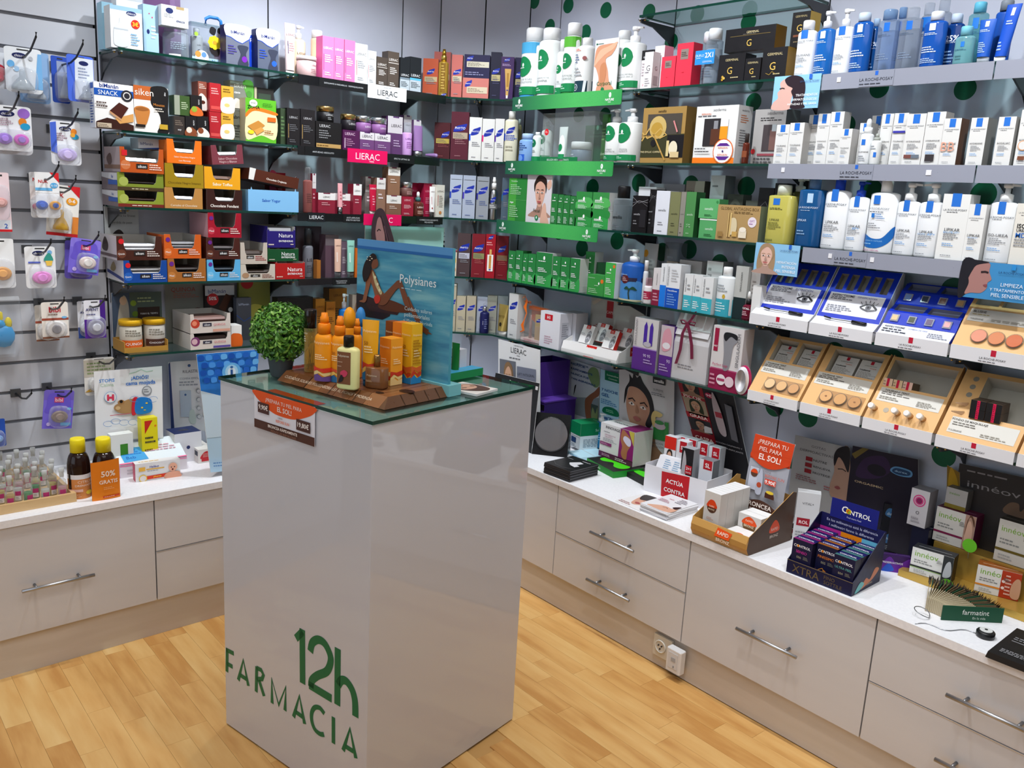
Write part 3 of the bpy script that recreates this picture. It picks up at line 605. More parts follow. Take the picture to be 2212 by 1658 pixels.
for k,s0,s1,lab in ((1,.447,1.083,'green header strip with white logos on the top shelf'),(2,.421,1.067,'green header strip with white logos on the second shelf'),(3,.379,1.011,'green header strip with white logos on the third shelf')):
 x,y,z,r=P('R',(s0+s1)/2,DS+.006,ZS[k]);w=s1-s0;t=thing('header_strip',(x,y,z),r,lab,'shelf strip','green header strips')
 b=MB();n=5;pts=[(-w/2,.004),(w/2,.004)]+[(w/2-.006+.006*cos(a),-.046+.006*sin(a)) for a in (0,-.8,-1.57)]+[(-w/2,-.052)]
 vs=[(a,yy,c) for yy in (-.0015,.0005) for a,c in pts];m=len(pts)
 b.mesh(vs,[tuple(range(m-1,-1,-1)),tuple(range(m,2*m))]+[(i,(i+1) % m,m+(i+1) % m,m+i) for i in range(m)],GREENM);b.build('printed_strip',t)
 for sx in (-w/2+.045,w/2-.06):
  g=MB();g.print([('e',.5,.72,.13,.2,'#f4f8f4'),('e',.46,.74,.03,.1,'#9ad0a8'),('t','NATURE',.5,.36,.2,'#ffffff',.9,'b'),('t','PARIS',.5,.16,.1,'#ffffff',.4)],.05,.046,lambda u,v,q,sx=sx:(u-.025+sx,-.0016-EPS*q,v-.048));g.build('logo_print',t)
WT='#eef0f4'
def tagp(a,c,txt,z0=-.034,z1=-.002):return ('tag_plate',a,c,z0,z1,'#17181a',[('t',t_,.5,.62-.3*i if len(txt)>1 else .5,.2,'#c8ccd0',.8) for i,t_ in enumerate(txt)])
rail('L',-1.108,-.402,ZS[1],.034,'#131416',[tagp(-1.02,-.8,['EXFOLIANTE & MASCARILLAS   DESMAQUILLANTES']),('header_plate',-.8,-.611,-.05,.004,WT,[('t','LABORATOIRES',.5,.86,.08,'#4a4c50',.4),('t','LIERAC',.5,.48,.42,'#2a2c30',.52),('t','PARIS',.5,.14,.1,'#4a4c50',.16)])],'black price rail with white header plate on the top shelf','gloss')
rail('L',-1.11,-.425,ZS[2],.034,'#131416',[tagp(-1.08,-.92,['ANTI-EDAD ABSOLUTO']),('header_plate',-.89,-.699,-.046,.008,'#dc0f5a',[('t','LIERAC',.5,.5,.5,'#fbe4ee',.6),('t','PARIS',.6,.14,.12,'#fbe4ee',.26)]),tagp(-.69,-.56,['EFECTO LIFTING 3D'])],'black price rail with pink header plate on the second shelf','gloss')
rail('L',-1.109,-.396,ZS[3],.032,'#131416',[('header_plate',-1.067,-.99,-.034,.002,'#1c1e22',[('t','LIERAC',.5,.5,.4,'#e4e8ec',.8)]),tagp(-.907,-.812,['ANTI-ARRUGAS','EFECTO BOTOX']),('header_plate',-.809,-.62,-.042,.004,'#dc0f5a',[('t','LIERAC',.5,.5,.5,'#fbe4ee',.6),('t','PARIS',.6,.14,.12,'#fbe4ee',.26)]),tagp(-.538,-.41,['CORRECCION EXIGENTE','MELASISMES'])],'black price rail with pink header plate on the third shelf, behind the poster head','gloss')
rail('L',-1.105,-.56,ZS[4],.026,'#131416',[tagp(-.952,-.87,['TRATAMIENTOS','CORPORALES'],-.028)],'black price rail on the fourth shelf behind the blue poster','gloss')
BR=lambda tx:[('r',.455,.72,.545,1.0,'#2a66c8'),('t','LA ROCHE-POSAY',.5,.46,.28,tx,.96),('m',.02,.1,.98,.24,1,tx)]
for k,s0,s1,sl,lab in ((1,1.905,2.397,2.078,'clear acrylic band on the top shelf below the blue bottles'),(2,1.751,2.392,2.055,'clear acrylic band below the row of small white cartons'),(3,1.911,2.397,2.073,'clear acrylic band below the big white lotion bottles')):
 rail('R',s0,s1,ZS[k],.046,'#9598a6',[('brand_print',sl-.052,sl+.052,-.044,-.002,'#9195a3',BR('#3c3f4a'))]+[('adhesive_pad',q,q+.012,-.026,-.012,'#e6e6ea',()) for q in ((s0+.05,) if k<3 else (s0+.09,s0+.225))]+([('adhesive_pad',s1-.13,s1-.115,-.028,-.014,'#e6e6ea',())] if k==2 else []),lab,'sat',cat='shelf strip',name='acrylic_band')
 rail('R',s1+.004,3.0,ZS[k],.046,'#9598a6',[],lab.replace('clear acrylic band','right-hand acrylic band'),'sat',cat='shelf strip',name='acrylic_band')
SKY='#8fc4e8'
def photo_tag(s,k,w,h,dec,label,top=.003,col=SKY,rz=0):
 x,y,z,r=P('R',s,DS+.008,ZS[k]+top-h);t=thing('picture_card',(x,y,z),r,label,'sign');b=MB();b.box(-w/2,-.001,0,w/2,.001,h,col);b.print(dec,w,h,lambda u,v,q:(u-w/2,-.001-EPS*q,v));b.build('printed_card',t)
LRT=[('r',.76,.86,.82,1,'#2a66c8'),('t','LA ROCHE-POSAY',.78,.8,.06,'#3a5a8a',.4)]
photo_tag(1.822,1,.163,.1,[('s',[(.02,.0),(.02,.2),(.12,.34),(.1,.5),(.16,.62),(.14,.8),(.26,.92),(.5,.9),(.42,.3),(.4,.0)],'#d8aca0'),('s',[(.24,.9),(.4,1.0),(.62,.9),(.7,.6),(.68,.2),(.72,.02),(.42,.02),(.46,.3),(.4,.52),(.42,.62),(.3,.72)],'#2c2028'),('k',[(.14,.62),(.2,.64),(.25,.62)],.02,'#3a2a28'),('t','TRATAMIENTOS',.74,.4,.09,'#ffffff',.46),('t','DERMATOLÓGICOS',.7,.27,.09,'#ffffff',.52),('t','ANTI-EDAD Y PIEL GRASA',.66,.14,.09,'#ffffff',.62)]+LRT,'pale blue card with a dark-haired woman in profile, at the top shelf')
photo_tag(1.822,3,.163,.098,[('face',-.02,.0,.56,1.0,'#e2b9a8','#a88a6a','long','#b0605c'),('t','HIDRATACIÓN',.74,.42,.09,'#ffffff',.44),('t','INTENSA',.8,.28,.09,'#ffffff',.3),('t','PIEL SENSIBLE',.74,.14,.09,'#ffffff',.44)]+LRT,'pale blue card with a fair-haired woman, at the third shelf')
photo_tag(2.486,3,.17,.098,[('s',[(0,1),(0,.0),(.14,.12),(.2,.3),(.14,.6),(.2,1)],'#1c1a22'),('s',[(.1,.1),(.14,.4),(.1,.7),(.16,.98),(.4,.98),(.42,.75),(.47,.55),(.42,.45),(.42,.3),(.34,.16),(.2,.14)],'#a87a74'),('s',[(.04,1),(.1,.5),(.16,.72),(.22,.9),(.4,1)],'#1c1a22'),('k',[(.3,.72),(.36,.74),(.41,.72)],.03,'#2a1c20'),('s',[(.36,.38),(.42,.41),(.41,.34)],'#8a4a50'),('t','LIMPIEZA',.78,.44,.1,'#e8f2fa',.32),('t','Y TRATAMIENTO',.72,.29,.1,'#e8f2fa',.5),('t','PIEL SENSIBLE',.74,.15,.1,'#e8f2fa',.48),('r',.74,.84,.8,.98,'#2a8ad0'),('t','LA ROCHE-POSAY',.76,.76,.06,'#1c3a6a',.42)],'blue card with a wet-haired woman looking right, at the right edge',col='#3f8cc4')
# ------------------------------------------------------------------ small special things on the shelves
def panda_case(x,y,z,rz):
 t=thing('carry_case',(x,y,z),rz,'clear plastic carry case with blue handle and yellow flower print','case');w,d,h=.178,.05,.132
 b=MB();b.box(-w/2,-d/2,.001,w/2,d/2,h,'#dfe6ec:clear');b.print([('r',0,0,1,.13,'#b4d4ec'),('t','Nutraisdin',.6,.065,.09,'#3a7ab8',.5),('e',.2,.12,.14,.14,'#eef2f4'),('e',.12,.2,.06,None,'#e89a4a'),('e',.24,.2,.05,None,'#6a9ad0'),('s',[(.36,.8),(.4,.95),(.5,.9),(.46,.74)],'#222226'),('s',[(.52,.84),(.56,.96),(.66,.94),(.62,.78)],'#222226'),('s',[(.4,.25),(.36,.42),(.56,.42),(.54,.22)],'#2a2426')]+[('e',.46+.09*cos(a),.55+.115*sin(a),.05,None,'#f2dc2a') for a in [i*PI/4 for i in range(8)]]+[('e',.46,.55,.04,None,'#e8a82a'),('e',.08,.7,.04,None,'#a8d048')],w,h,front(w,d));b.build('case_body',t)
 b=MB();b.tube([(-.028,0,h),(-.026,0,h+.022),(-.012,0,h+.03),(.018,0,h+.03),(.03,0,h+.022),(.032,0,h)],.006,'#2f7fd0:sat',8);b.build('handle',t)
 b=MB();b.box(-w/2-.002,-d/2-.001,h-.006,w/2+.002,d/2+.001,h+.001,'#c9dae0:clear');b.build('lid',t)
def honey_tray(x,y,z,rz):
 t=thing('wooden_tray',(x,y,z),rz,'honey-coloured tray holding two yellow-lidded jars','tray');w,d=.155,.12
 m='#b98a3c'
 b=MB();b.box(-w/2,-d/2,0,w/2,d/2,.004,m);b.build('tray_base',t)
 for n,a in (('side_panel',(-w/2,-d/2,-w/2+.003,d/2,.04)),('side_panel',(w/2-.003,-d/2,w/2,d/2,.04)),('back_panel',(-w/2+.003,d/2-.003,w/2-.003,d/2,.04)),('front_panel',(-w/2+.003,-d/2,w/2-.003,-d/2+.003,.018))):
  b=MB();b.box(a[0],a[1],.004,a[2],a[3],a[4],m);b.build(n,t)
def lying_tube(x,y,z,rz):
 t=thing('cream_tube',(x,y,z+.0105),rz,'small lilac tube lying on its side, cap to the right','tube');b=MB();L=.03
 vs=[(-L+2*L*j/4*.8,(.0015+.008*j/4)*cos(a),(.004+.006*j/4)*sin(a)) for j in range(5) for a in [2*PI*i/10 for i in range(10)]]
 b.mesh(vs,[(j*10+i,j*10+(i+1) % 10,(j+1)*10+(i+1) % 10,(j+1)*10+i) for j in range(4) for i in range(10)],'#8d6a9e',True);b.poly(vs[:10],'#8d6a9e');b.build('tube_body',t)
 b=MB();b.lathe([(.0085,0),(.009,.012),(.007,.0125)],'#a98abc',14);o=b.build('cap',t,(.0185,0,0));o.rotation_euler=(0,PI/2,0)
W_CUT,H_CUT=.15,.29
def photo_cutout(x,y,z,rz):
 # cut-out photo of a long-haired woman on the mint stand, standing behind the beach poster
 t=thing('cutout_photo',(x,y,z),rz,'cut-out photo of a long-haired woman rising above the blue poster','sign');w,h=W_CUT,H_CUT
 out=smooth([(.05,.0),(.1,.2),(.16,.42),(.1,.62),(.14,.86),(.3,.99),(.5,.96),(.72,.72),(.92,.42),(1.0,.1),(.96,.0)],4)
 vs=[((a-.5)*w,yy,b_*h) for yy in (-.0015,.0015) for a,b_ in out];n=len(out);tr=tessellate_polygon([[Vector((a,b_,0)) for a,b_ in out]])
 b=MB();b.mesh(vs,[tuple(q) for q in tr]+[tuple(n+i for i in q) for q in tr]+[(i,(i+1) % n,n+(i+1) % n,n+i) for i in range(n)],'#3a2a30')
 b.print([('s',[(.22,.05),(.2,.3),(.26,.5),(.22,.66),(.28,.84),(.38,.86),(.5,.7),(.54,.5),(.46,.36),(.4,.05)],'#8f6a68'),('k',[(.27,.67),(.33,.7),(.39,.68)],.03,'#2a1c20'),('s',[(.28,.46),(.34,.49),(.38,.46),(.33,.44)],'#8a4a50'),('s',[(.38,.9),(.6,.7),(.8,.35),(.9,.02),(.46,.02),(.52,.3),(.58,.52),(.46,.74)],'#2e2026'),('k',[(.5,.75),(.7,.4),(.8,.05)],.03,'#5a4048'),('k',[(.42,.88),(.66,.6),(.86,.25)],.02,'#4a3640')],w,h,lambda u,v,q:(u-w/2,-.0015-EPS*q,v));b.build('printed_board',t)
def duplo_band(x,y,z,rz,w):
 t=thing('label_band',(x,y,z),rz,'bright blue paper band joining two clear lotion bottles','label');h=.046
 b=MB();b.box(-w/2,-.001,-h/2,w/2,.0005,h/2,'#2f8fd8');b.print([('t','DUPLO',.24,.64,.34,'#e8f4ff',.44),('t','2X1',.72,.64,.42,'#ffffff',.42,'b'),('m',.06,.4,.44,.5,1,'#cfe6fa'),('t','GERMINAL',.66,.18,.16,'#cfe6fa',.5)],w,h,lambda u,v,q:(u-w/2,-.001-EPS*q,v-h/2));b.build('printed_band',t)
def gift_set(x,y,z,rz,w,h):
 t=thing('gift_set_box',(x,y,z),rz,'clear plastic gift set box with green base and back panel','box');d=.1
 b=MB();b.box(-w/2,-d/2,.001,w/2,d/2,h,'#e6ecea:film');b.build('clear_cover',t)
 b=MB();b.box(w*.02,d/2-.006,.002,w/2-.002,d/2-.004,h*.78,'#1f5a3a');b.print([('t','BELLEZA',.5,.8,.06,'#5a9a7a',.7),('t','NEOHIDRATANTE',.5,.7,.05,'#5a9a7a',.8),('e',.5,.92,.05,.07,'#7ab89a')],w*.46,h*.78,lambda u,v,q:(u+w*.02,d/2-.006-EPS*q,v+.002));b.build('back_panel',t)
 b=MB();b.box(-w/2,-d/2-.002,.0005,w*.22,-d/2-.0005,.022,'#1f7a48');b.print([('t','BELLEZA NEOHIDRATANTE',.48,.5,.4,'#d8f0e0',.6)],w*.72,.022,lambda u,v,q:(u-w/2,-d/2-.002-EPS*q,v));b.build('base_label',t)
 b=MB();b.poly([(-w*.41+.013*cos(a),-d/2-.0015,h*.62+.013*sin(a)) for a in [2*PI*i/20 for i in range(20)]],'#d8242c');b.print([('m',.2,.35,.8,.7,3,'#f8d8d4')],.026,.026,lambda u,v,q:(u-w*.41-.013,-d/2-.0015-EPS*q,h*.62-.013+v));b.build('round_sticker',t)
def bow(mb,c,s,m):
 for sx in (-1,1):
  mb.tube([(c[0],c[1],c[2]),(c[0]+sx*s*.5,c[1]-.003,c[2]+s*.35),(c[0]+sx*s,c[1],c[2]+s*.25),(c[0]+sx*s*.8,c[1]+.002,c[2]-s*.05),(c[0],c[1],c[2])],s*.09,m,6)
def ribbon_pouch(x,y,z,rz,w,h):
 t=thing('gift_pouch',(x,y,z),rz,'clear gift pouch with orange back and orange ribbon','gift bag');d=.055
 b=MB();b.box(-w/2,-d/2,.0006,w/2,d/2,.012,'#d9c4c0');b.print([('m',.1,.2,.5,.8,3,'#c8606a')],w,.012,front(w,d));b.build('pouch_base',t)
 b=MB();b.mesh([(-w/2,-d/2,.012),(w/2,-d/2,.012),(w/2,d/2,.012),(-w/2,d/2,.012),(-w*.46,0,h*.86),(w*.46,0,h*.82),(w*.46,.004,h*.82),(-w*.46,.004,h*.86)],[(0,1,5,4),(1,2,6,5),(2,3,7,6),(3,0,4,7),(4,5,6,7)],'#f0e6e0:film');b.build('clear_front',t)
 b=MB();b.mesh([(-w*.4,.012,.5*h),(w*.46,.012,.03*h),(w*.46,.01,h*.8),(-w*.4,.01,h*.85)],[(0,1,2,3)],'#d9661f:sat');b.box(-w*.42,-.002,h*.74,w*.46,.008,h*.82,'#dd6a1e:sat');b.build('orange_fabric',t)
 b=MB();vs=[];pts=[(-.5,1.0),(-.42,1.06),(-.36,.95),(-.4,.8),(-.34,.66),(-.4,.5),(-.46,.36),(-.42,.24),(-.52,.18)]
 for a,q in pts:vs+=[(a*w-.005,-d/2-.002+.004*sin(q*14),q*h),(a*w+.007,-d/2-.003-.004*cos(q*11),q*h)]
 b.mesh(vs,[(2*i,2*i+1,2*i+3,2*i+2) for i in range(len(pts)-1)],'#e8701e:sat',True);bow(b,(-w*.38,-.018,h*.9),.022,'#e8701e:sat');b.build('ribbon',t)
 b=MB();b.box(-w*.12,-.016,.0125,w*.14,-.002,h*.66,'#b09a72');b.print(leaf(.5,.72,.7,.16),w*.26,h*.65,lambda u,v,q:(u-w*.12,-.016-EPS*q,.0125+v));b.build('inner_carton',t)
 b=MB();b.lathe([(.007,.0125),(.007,h*.44),(.003,h*.5),(.003,h*.62)],'#c8a8a4:tint',12,c=(-w*.3,-.008));b.build('inner_bottle',t)
def gold_pouch(x,y,z,rz):
 t=thing('gift_pouch',(x,y,z),rz,'mustard gold fabric pouch behind the orange ribbon pouch','gift bag');w,h=.105,.128
 b=MB();vs=[];n=14
 for f,k in ((0,1),(.3,1.04),(.62,.96),(.74,.62),(.8,.5),(.9,.72),(1,.9)):
  for i in range(n):a=2*PI*i/n;vs.append((w/2*k*cos(a)*(1+.06*sin(5*a)),.026*k*sin(a),h*f+.004*sin(3*a)*(f>.85)))
 b.mesh(vs,[(j*n+i,j*n+(i+1) % n,(j+1)*n+(i+1) % n,(j+1)*n+i) for j in range(6) for i in range(n)]+[tuple(range(n-1,-1,-1))],'#a87a1c:sat',True);b.build('fabric_bag',t)
 b=MB();b.lathe([(w*.26,h*.77),(w*.27,h*.79),(w*.26,h*.81)],'#c8941e:sat',14,sy=.55);bow(b,(0,-.018,h*.8),.03,'#c8941e:sat');b.build('drawstring',t)
def nail_display(x,y,z,rz,w):
 t=thing('counter_display',(x,y,z),rz,'white sloped counter display holding nail care boxes','display box');d=.12
 b=MB();b.side([(-d/2,0),(d/2,0),(d/2,.03),(-d/2+.012,.044),(-d/2,.012)],-w/2,w/2,'#eceae8')
 b.print([('p',[(.42,.0),(.6,.0),(.62,1.0),(.44,1.0)],'#d8241e'),('t','NAIL',.52,.7,.34,'#ffe8e0',.16),('t','CAPS',.52,.28,.34,'#ffe8e0',.16),('s',[(.86,.1),(.9,.3),(.93,.2),(.9,.08)],'#6a6a6e')],w,.046,lambda u,v,q:(u-w/2,-d/2+.012*v/.046*1.0-EPS*q,.0+v));b.build('display_base',t)
 for sx in (-1,1):
  b=MB();b.side([(-d/2+.004,.0),(d/2,.0),(d/2,.085),(-d/2+.01,.04)],*sorted((sx*w/2,sx*(w/2+.0015))),'#dedcda')
  if sx>0:b.print([('r',.62,.3,.95,.75,'#c8201e'),('t','N C',.78,.5,.14,'#ffe8e0',.2)],d,.08,lambda u,v,q:(w/2+.0015+EPS*q,u-d/2,v))
  b.build('side_wing',t)
 NB=[('r',.3,.8,.66,1.0,'#c8241e'),('t','NAIL',.48,.93,.06,'#ffe8e0',.26),('t','CAPS',.48,.85,.06,'#ffe8e0',.26),('s',[(.62,.06),(.55,.3),(.62,.6),(.78,.72),(.9,.6),(.96,.3),(.8,.05)],'#8a8a8e'),('k',[(.62,.52),(.78,.62),(.92,.5)],.05,'#c8c8cc'),('k',[(.6,.38),(.77,.48),(.94,.36)],.05,'#5a5a5e'),('k',[(.62,.24),(.78,.34),(.94,.22)],.05,'#c8c8cc'),('m',.06,.42,.5,.56,3,'#9a9a9e')]
 co,si=cos(rz),sin(rz)
 for i,(px,py,pz,lab) in enumerate(((-w*.24,-.004,.046,'front left tilted nail box in the white sloped display'),(-w*.1,.034,.058,'rear left tilted nail box in the white sloped display'),(w*.19,-.004,.046,'front right tilted nail box in the white sloped display'),(w*.36,.034,.058,'rear right tilted nail box in the white sloped display'))):
  carton(x+co*px-si*py,y+si*px+co*py,z+pz-.008,rz,.066,.022,.078,'#e2e0de',NB,lab,'box',None,side='#b8241e' if i in (1,2) else '#cfcdca',rx=-.42)
def gift_bag(x,y,z,rz,w,h):
 t=thing('gift_bag',(x,y,z),rz,'silver-grey paper gift bag tied with a burgundy ribbon','gift bag');d=.075
 b=MB();vs=[(sx*w/2*k,sy*d/2*kk,hh) for hh,k,kk in ((.0005,1.0,1),(h*.55,.97,.95),(h*.86,.9,.35),(h,.86,.04)) for sx,sy in ((-1,-1),(1,-1),(1,1),(-1,1))]
 b.mesh(vs,[(j*4+i,j*4+(i+1) % 4,(j+1)*4+(i+1) % 4,(j+1)*4+i) for j in range(3) for i in range(4)]+[(3,2,1,0),(12,13,14,15)],'#c6c4c6');b.print([('m',.25,.16,.8,.24,2,'#8a888c')],w,h,lambda u,v,q:(u-w/2,-d/2-EPS*q,v));b.build('bag_body',t)
 b=MB();b.mesh([(-w*.45,-d*.2,h*.86),(w*.45,-d*.2,h*.86),(w*.44,-d*.46,h*.66),(-w*.44,-d*.46,h*.66),(-w*.43,-.0035,h),(w*.43,-.0035,h)],[(0,3,2,1),(4,0,1,5)],'#d2d0d2');b.build('folded_flap',t)
 b=MB();R_='#6d1838:sat';y0=-d/2-.006;c=(-w*.06,y0,h*.84);bow(b,c,.034,R_)
 for pts in ([(0,0),(-.1,-.15),(-.12,-.4),(-.2,-.62)],[(0,0),(.08,-.12),(.16,-.3),(.2,-.5)],[(0,0),(.1,.08),(.2,.2)]):
  vs=[]
  for a,q in pts:vs+=[(c[0]+a*w-.006,y0-.004,c[2]+q*h),(c[0]+a*w+.007,y0-.003,c[2]+q*h+.003)]
  b.mesh(vs,[(2*i,2*i+1,2*i+3,2*i+2) for i in range(len(pts)-1)],R_,True)
 b.build('ribbon',t)
def oval_mirror(x,y,z,rz):
 t=thing('hand_massager',(x,y,z),rz,'oval white device with pink rim beside the leg-care carton','device')
 def oval(rx,rh,y0,y1,m,nm,cz=.052,e=.8):
  b=MB();n=24;vs=[(rx*s*cos(2*PI*i/n),yy,cz+rh*s*sin(2*PI*i/n)) for s,yy in ((1,y1),(1,(y0+y1)/2),(e,y0)) for i in range(n)]
  b.mesh(vs,[(j*n+(i+1) % n,j*n+i,(j+1)*n+i,(j+1)*n+(i+1) % n) for j in range(2) for i in range(n)]+[tuple(2*n+i for i in range(n)),tuple(range(n-1,-1,-1))],m,True);return b.build(nm,t)
 oval(.029,.052,-.012,-.001,'#b02a5a:gloss','pink_rim');oval(.026,.048,-.024,-.0125,'#e6e4e8:gloss','white_shell')
# ------------------------------------------------------------------ make-up tester stands
def slope(mb,o,ux,uy,W_,H_,holes,col,depth=.02,inner='#b9b4aa',back=None):
 # flat panel spanned by ux, uy from o, with rectangular recesses
 o,ux,uy=Vector(o),Vector(ux).normalized(),Vector(uy).normalized();n=ux.cross(uy)
 xs=sorted({0,W_} | {h[0] for h in holes} | {h[2] for h in holes});ys=sorted({0,H_} | {h[1] for h in holes} | {h[3] for h in holes})
 p=lambda a,b,k=0:tuple(o+ux*a+uy*b-n*k)
 for a,c in zip(xs,xs[1:]):
  for e,f in zip(ys,ys[1:]):
   if not any(h[0]<=(a+c)/2<=h[2] and h[1]<=(e+f)/2<=h[3] for h in holes):mb.poly([p(a,e),p(c,e),p(c,f),p(a,f)],col)
 for h in holes:
  a,e,c,f=h[:4];dp=h[4] if len(h)>4 else depth;ic=h[5] if len(h)>5 else inner
  for (q,r) in (((a,e),(c,e)),((c,e),(c,f)),((c,f),(a,f)),((a,f),(a,e))):mb.poly([p(*q),p(*q,dp),p(*r,dp),p(*r)],ic)
  mb.poly([p(a,e,dp),p(c,e,dp),p(c,f,dp),p(a,f,dp)],back or ic)
 return p
def stand_base(name,x,y,z,rz,w,label,col,H=.175,D=.15,lip=.03,ledge=None,sidecol=None):
 t=thing(name,(x,y,z),rz,label,'tester stand');sc=sidecol or col
 b=MB();b.box(-w/2+.0015,.0,.0008,w/2-.0015,D,lip*.9,'#d9d9dc');b.build('stand_base',t)
 b=MB();b.box(-w/2,-.003,-.004,w/2,-.0002,lip,'#e4e4e8')
 b.print([('r',.47,.56,.53,1.0,'#c01c38'),('t','LA ROCHE-POSAY',.5,.36,.24,'#3c3a40',.3 if w>.1 else .5),('m',.34,.08,.66,.2,1,'#6a686e')],w,lip+.004,lambda u,v,q:(u-w/2,-.003-EPS*q,v-.004));b.build('front_strip',t)
 for sx in (-1,1):
  k=MB();a,c=sorted((sx*(w/2-.0015),sx*w/2));k.side([(0,lip),(D,.0008),(D,H),(D-.012,H+.004)] if ledge is None else [(0,lip),(D,.0008),(D,H),(D-.012,H+.004),(ledge[0],ledge[1])],a,c,sc);k.build('side_panel',t)
 return t
def pan(t,o,ux,uy,a,b_,r,col,rim='#d6cdbf:clear',sq=False):
 o,ux,uy=Vector(o),Vector(ux).normalized(),Vector(uy).normalized();n=ux.cross(uy);c=o+ux*a+uy*b_
 k=MB()
 if sq:k.box(-r,-r,.0003,r,r,.004,'#c9ccd8:tint');k.box(-r*.72,-r*.72,.0042,r*.72,r*.72,.005,col)
 else:k.lathe([(r*1.12,.0003),(r*1.12,.004),(r*1.02,.0042)],rim,20);k.lathe([(r,.0043),(r*.96,.0052)],col,20)
 ob=k.build('tester_pan',t);ob.matrix_local=Matrix(((ux.x,uy.x,n.x,c.x),(ux.y,uy.y,n.y,c.y),(ux.z,uy.z,n.z,c.z),(0,0,0,1)))
 return ob
BLU='#1532b8'
def mascara_stand(x,y,z,rz,w,label,kind):
 t=stand_base('tester_stand',x,y,z,rz,w,label,BLU,H=.2,D=.145,lip=.032,ledge=(.03,.052),sidecol='#d6d6da')
 b=MB();b.mesh([(-w/2,0,.032),(w/2,0,.032),(w/2,.03,.052),(-w/2,.03,.052)],[(0,1,2,3)],'#e8e8ec');b.build('white_ledge',t)
 o=(-w/2,.03,.052);uy=(0,.105,.15);H_=hypot(.105,.15);sw=w*.115
 holes=[(w*(.09+.175*i),H_*.56,w*(.09+.175*i)+sw,H_*.88) for i in range(5)]
 b=MB();p=slope(b,o,(1,0,0),uy,w,H_,holes,BLU,.018,'#8f8b84')
 f=lambda u,v,q:p(u,v,-EPS*q*1.6)
 head='DEFINICIÓN' if kind==1 else 'DENSIFICADORA'
 ex,ey=.74,.26
 b.print([('r',.06,.08,.92,.5,'#e6e6ec'),('t','RESPECTISSIME',.28,.45,.045,'#3a3a44',.36,'b'),('t',head,.66,.45,.045,'#6a74a8',.3),('m',.1,.36,.5,.42,2,'#55555e'),('m',.1,.12,.52,.26,4,'#9a9aa4'),
             ('s',[(ex-.12,ey),(ex,ey+.07),(ex+.12,ey-.01),(ex,ey-.05)],'#f4f4f6'),('k',[(ex-.13,ey),(ex-.05,ey+.06),(ex+.05,ey+.06),(ex+.13,ey-.01)],.03,'#2a2a2e'),('e',ex,ey+.01,.045,.045,'#6a6a70'),('e',ex,ey+.01,.02,.02,'#1c1c20'),('k',[(ex-.11,ey-.01),(ex,ey-.05),(ex+.11,ey-.02)],.01,'#4a4a50')]+
   [('k',[(ex-.1+.05*i,ey+.05+.02*(2-abs(i-2))),(ex-.14+.068*i,ey+.1+.02*(2-abs(i-2)))],.01,'#2a2a2e') for i in range(5)],w,H_,f);b.build('blue_panel',t)
 # the tester wand lies on the ledge
 lx=w*.0;k=MB();yy,zz=.016,.0515
 wd=thing('mascara_wand',(0,0,0),0,'black mascara wand on the ledge of the '+('left' if kind==1 else 'right')+' blue stand','mascara');wd.location=(x+cos(rz)*0,y+yy,z+zz-.003)
 k.tube([(w*.12,0,.002),(w*.34,0,.0)],.0052,'#141416:gloss',12);k.build('handle',wd)
 k=MB();k.tube([(-w*.3,.002,.004),(-w*.18,0,.002),(w*.12,0,.002)],.0012,'#1c1c1e',6);k.tube([(-w*.33,.002,.006),(-w*.22,0,.003)],.0026,'#2a2a2c:matte',8);k.build('brush',wd)
def shadow_stand(x,y,z,rz,w,label):
 t=stand_base('tester_stand',x,y,z,rz,w,label,BLU,H=.17,D=.16,lip=.034,ledge=(.03,.06))
 b=MB();b.mesh([(-w/2,0,.034),(w/2,0,.034),(w/2,.03,.06),(-w/2,.03,.06)],[(0,1,2,3)],'#e4e6ec');b.print([('t','RESPECTISSIME',.2,.75,.26,'#2a2a34',.28,'b'),('t','SOMBRAS DE OJOS',.52,.75,.26,'#8a96c8',.26),('m',.05,.15,.5,.6,2,'#4a4a54'),('m',.68,.15,.95,.65,3,'#9a9aa8')],w,.04,lambda u,v,q:(u-w/2,.03*v/.04-EPS*q,.034+.026*v/.04+EPS*q));b.build('white_ledge',t)
 cols=(('#d8bc8c','#4a5038','#6a5a78','#e0a8a8'),('#7a9ad0','#3a4456','#7a5a50','#c8a070'))
 for r_ in range(2):
  y0,z0=.031+.065*r_,.0605+.058*r_
  b=MB();b.mesh([(-w/2,y0,z0),(w/2,y0,z0),(w/2,y0+.022,z0+.034),(-w/2,y0+.022,z0+.034)],[(0,1,2,3)],BLU)
  slope(b,(-w/2,y0+.022,z0+.034),(1,0,0),(0,.043,.024),w,.049,[(w*.06,.008,w*.47,.042),(w*.53,.008,w*.94,.042)],BLU,.012,'#7d7f96');b.build('pan_step',t)
  for i,c in enumerate(cols[r_]):pan(t,(-w/2,y0,z0),(1,0,0),(0,.022,.034),w*(.14+.24*i),.02,.0115,c,sq=True)
AP='#e4b478'
def info_card(t,p,w,x0,y0,x1,y1,dec):
 b=MB();W_,H_=x1-x0,y1-y0;f=lambda u,v,q:p(x0+u,y0+v,-.0008-EPS*q*1.6)
 b.poly([f(0,0,0),f(W_,0,0),f(W_,H_,0),f(0,H_,0)],'#d9d5cc');b.print(dec,W_,H_,f);b.build('info_card',t)
TT=[('t','TOLERIANE TEINT',.27,.84,.14,'#3a3630',.5,'b'),('m',.04,.5,.6,.74,2,'#55504a'),('m',.04,.14,.4,.4,2,'#8a8478'),('m',.64,.1,.95,.5,4,'#9a948a')]
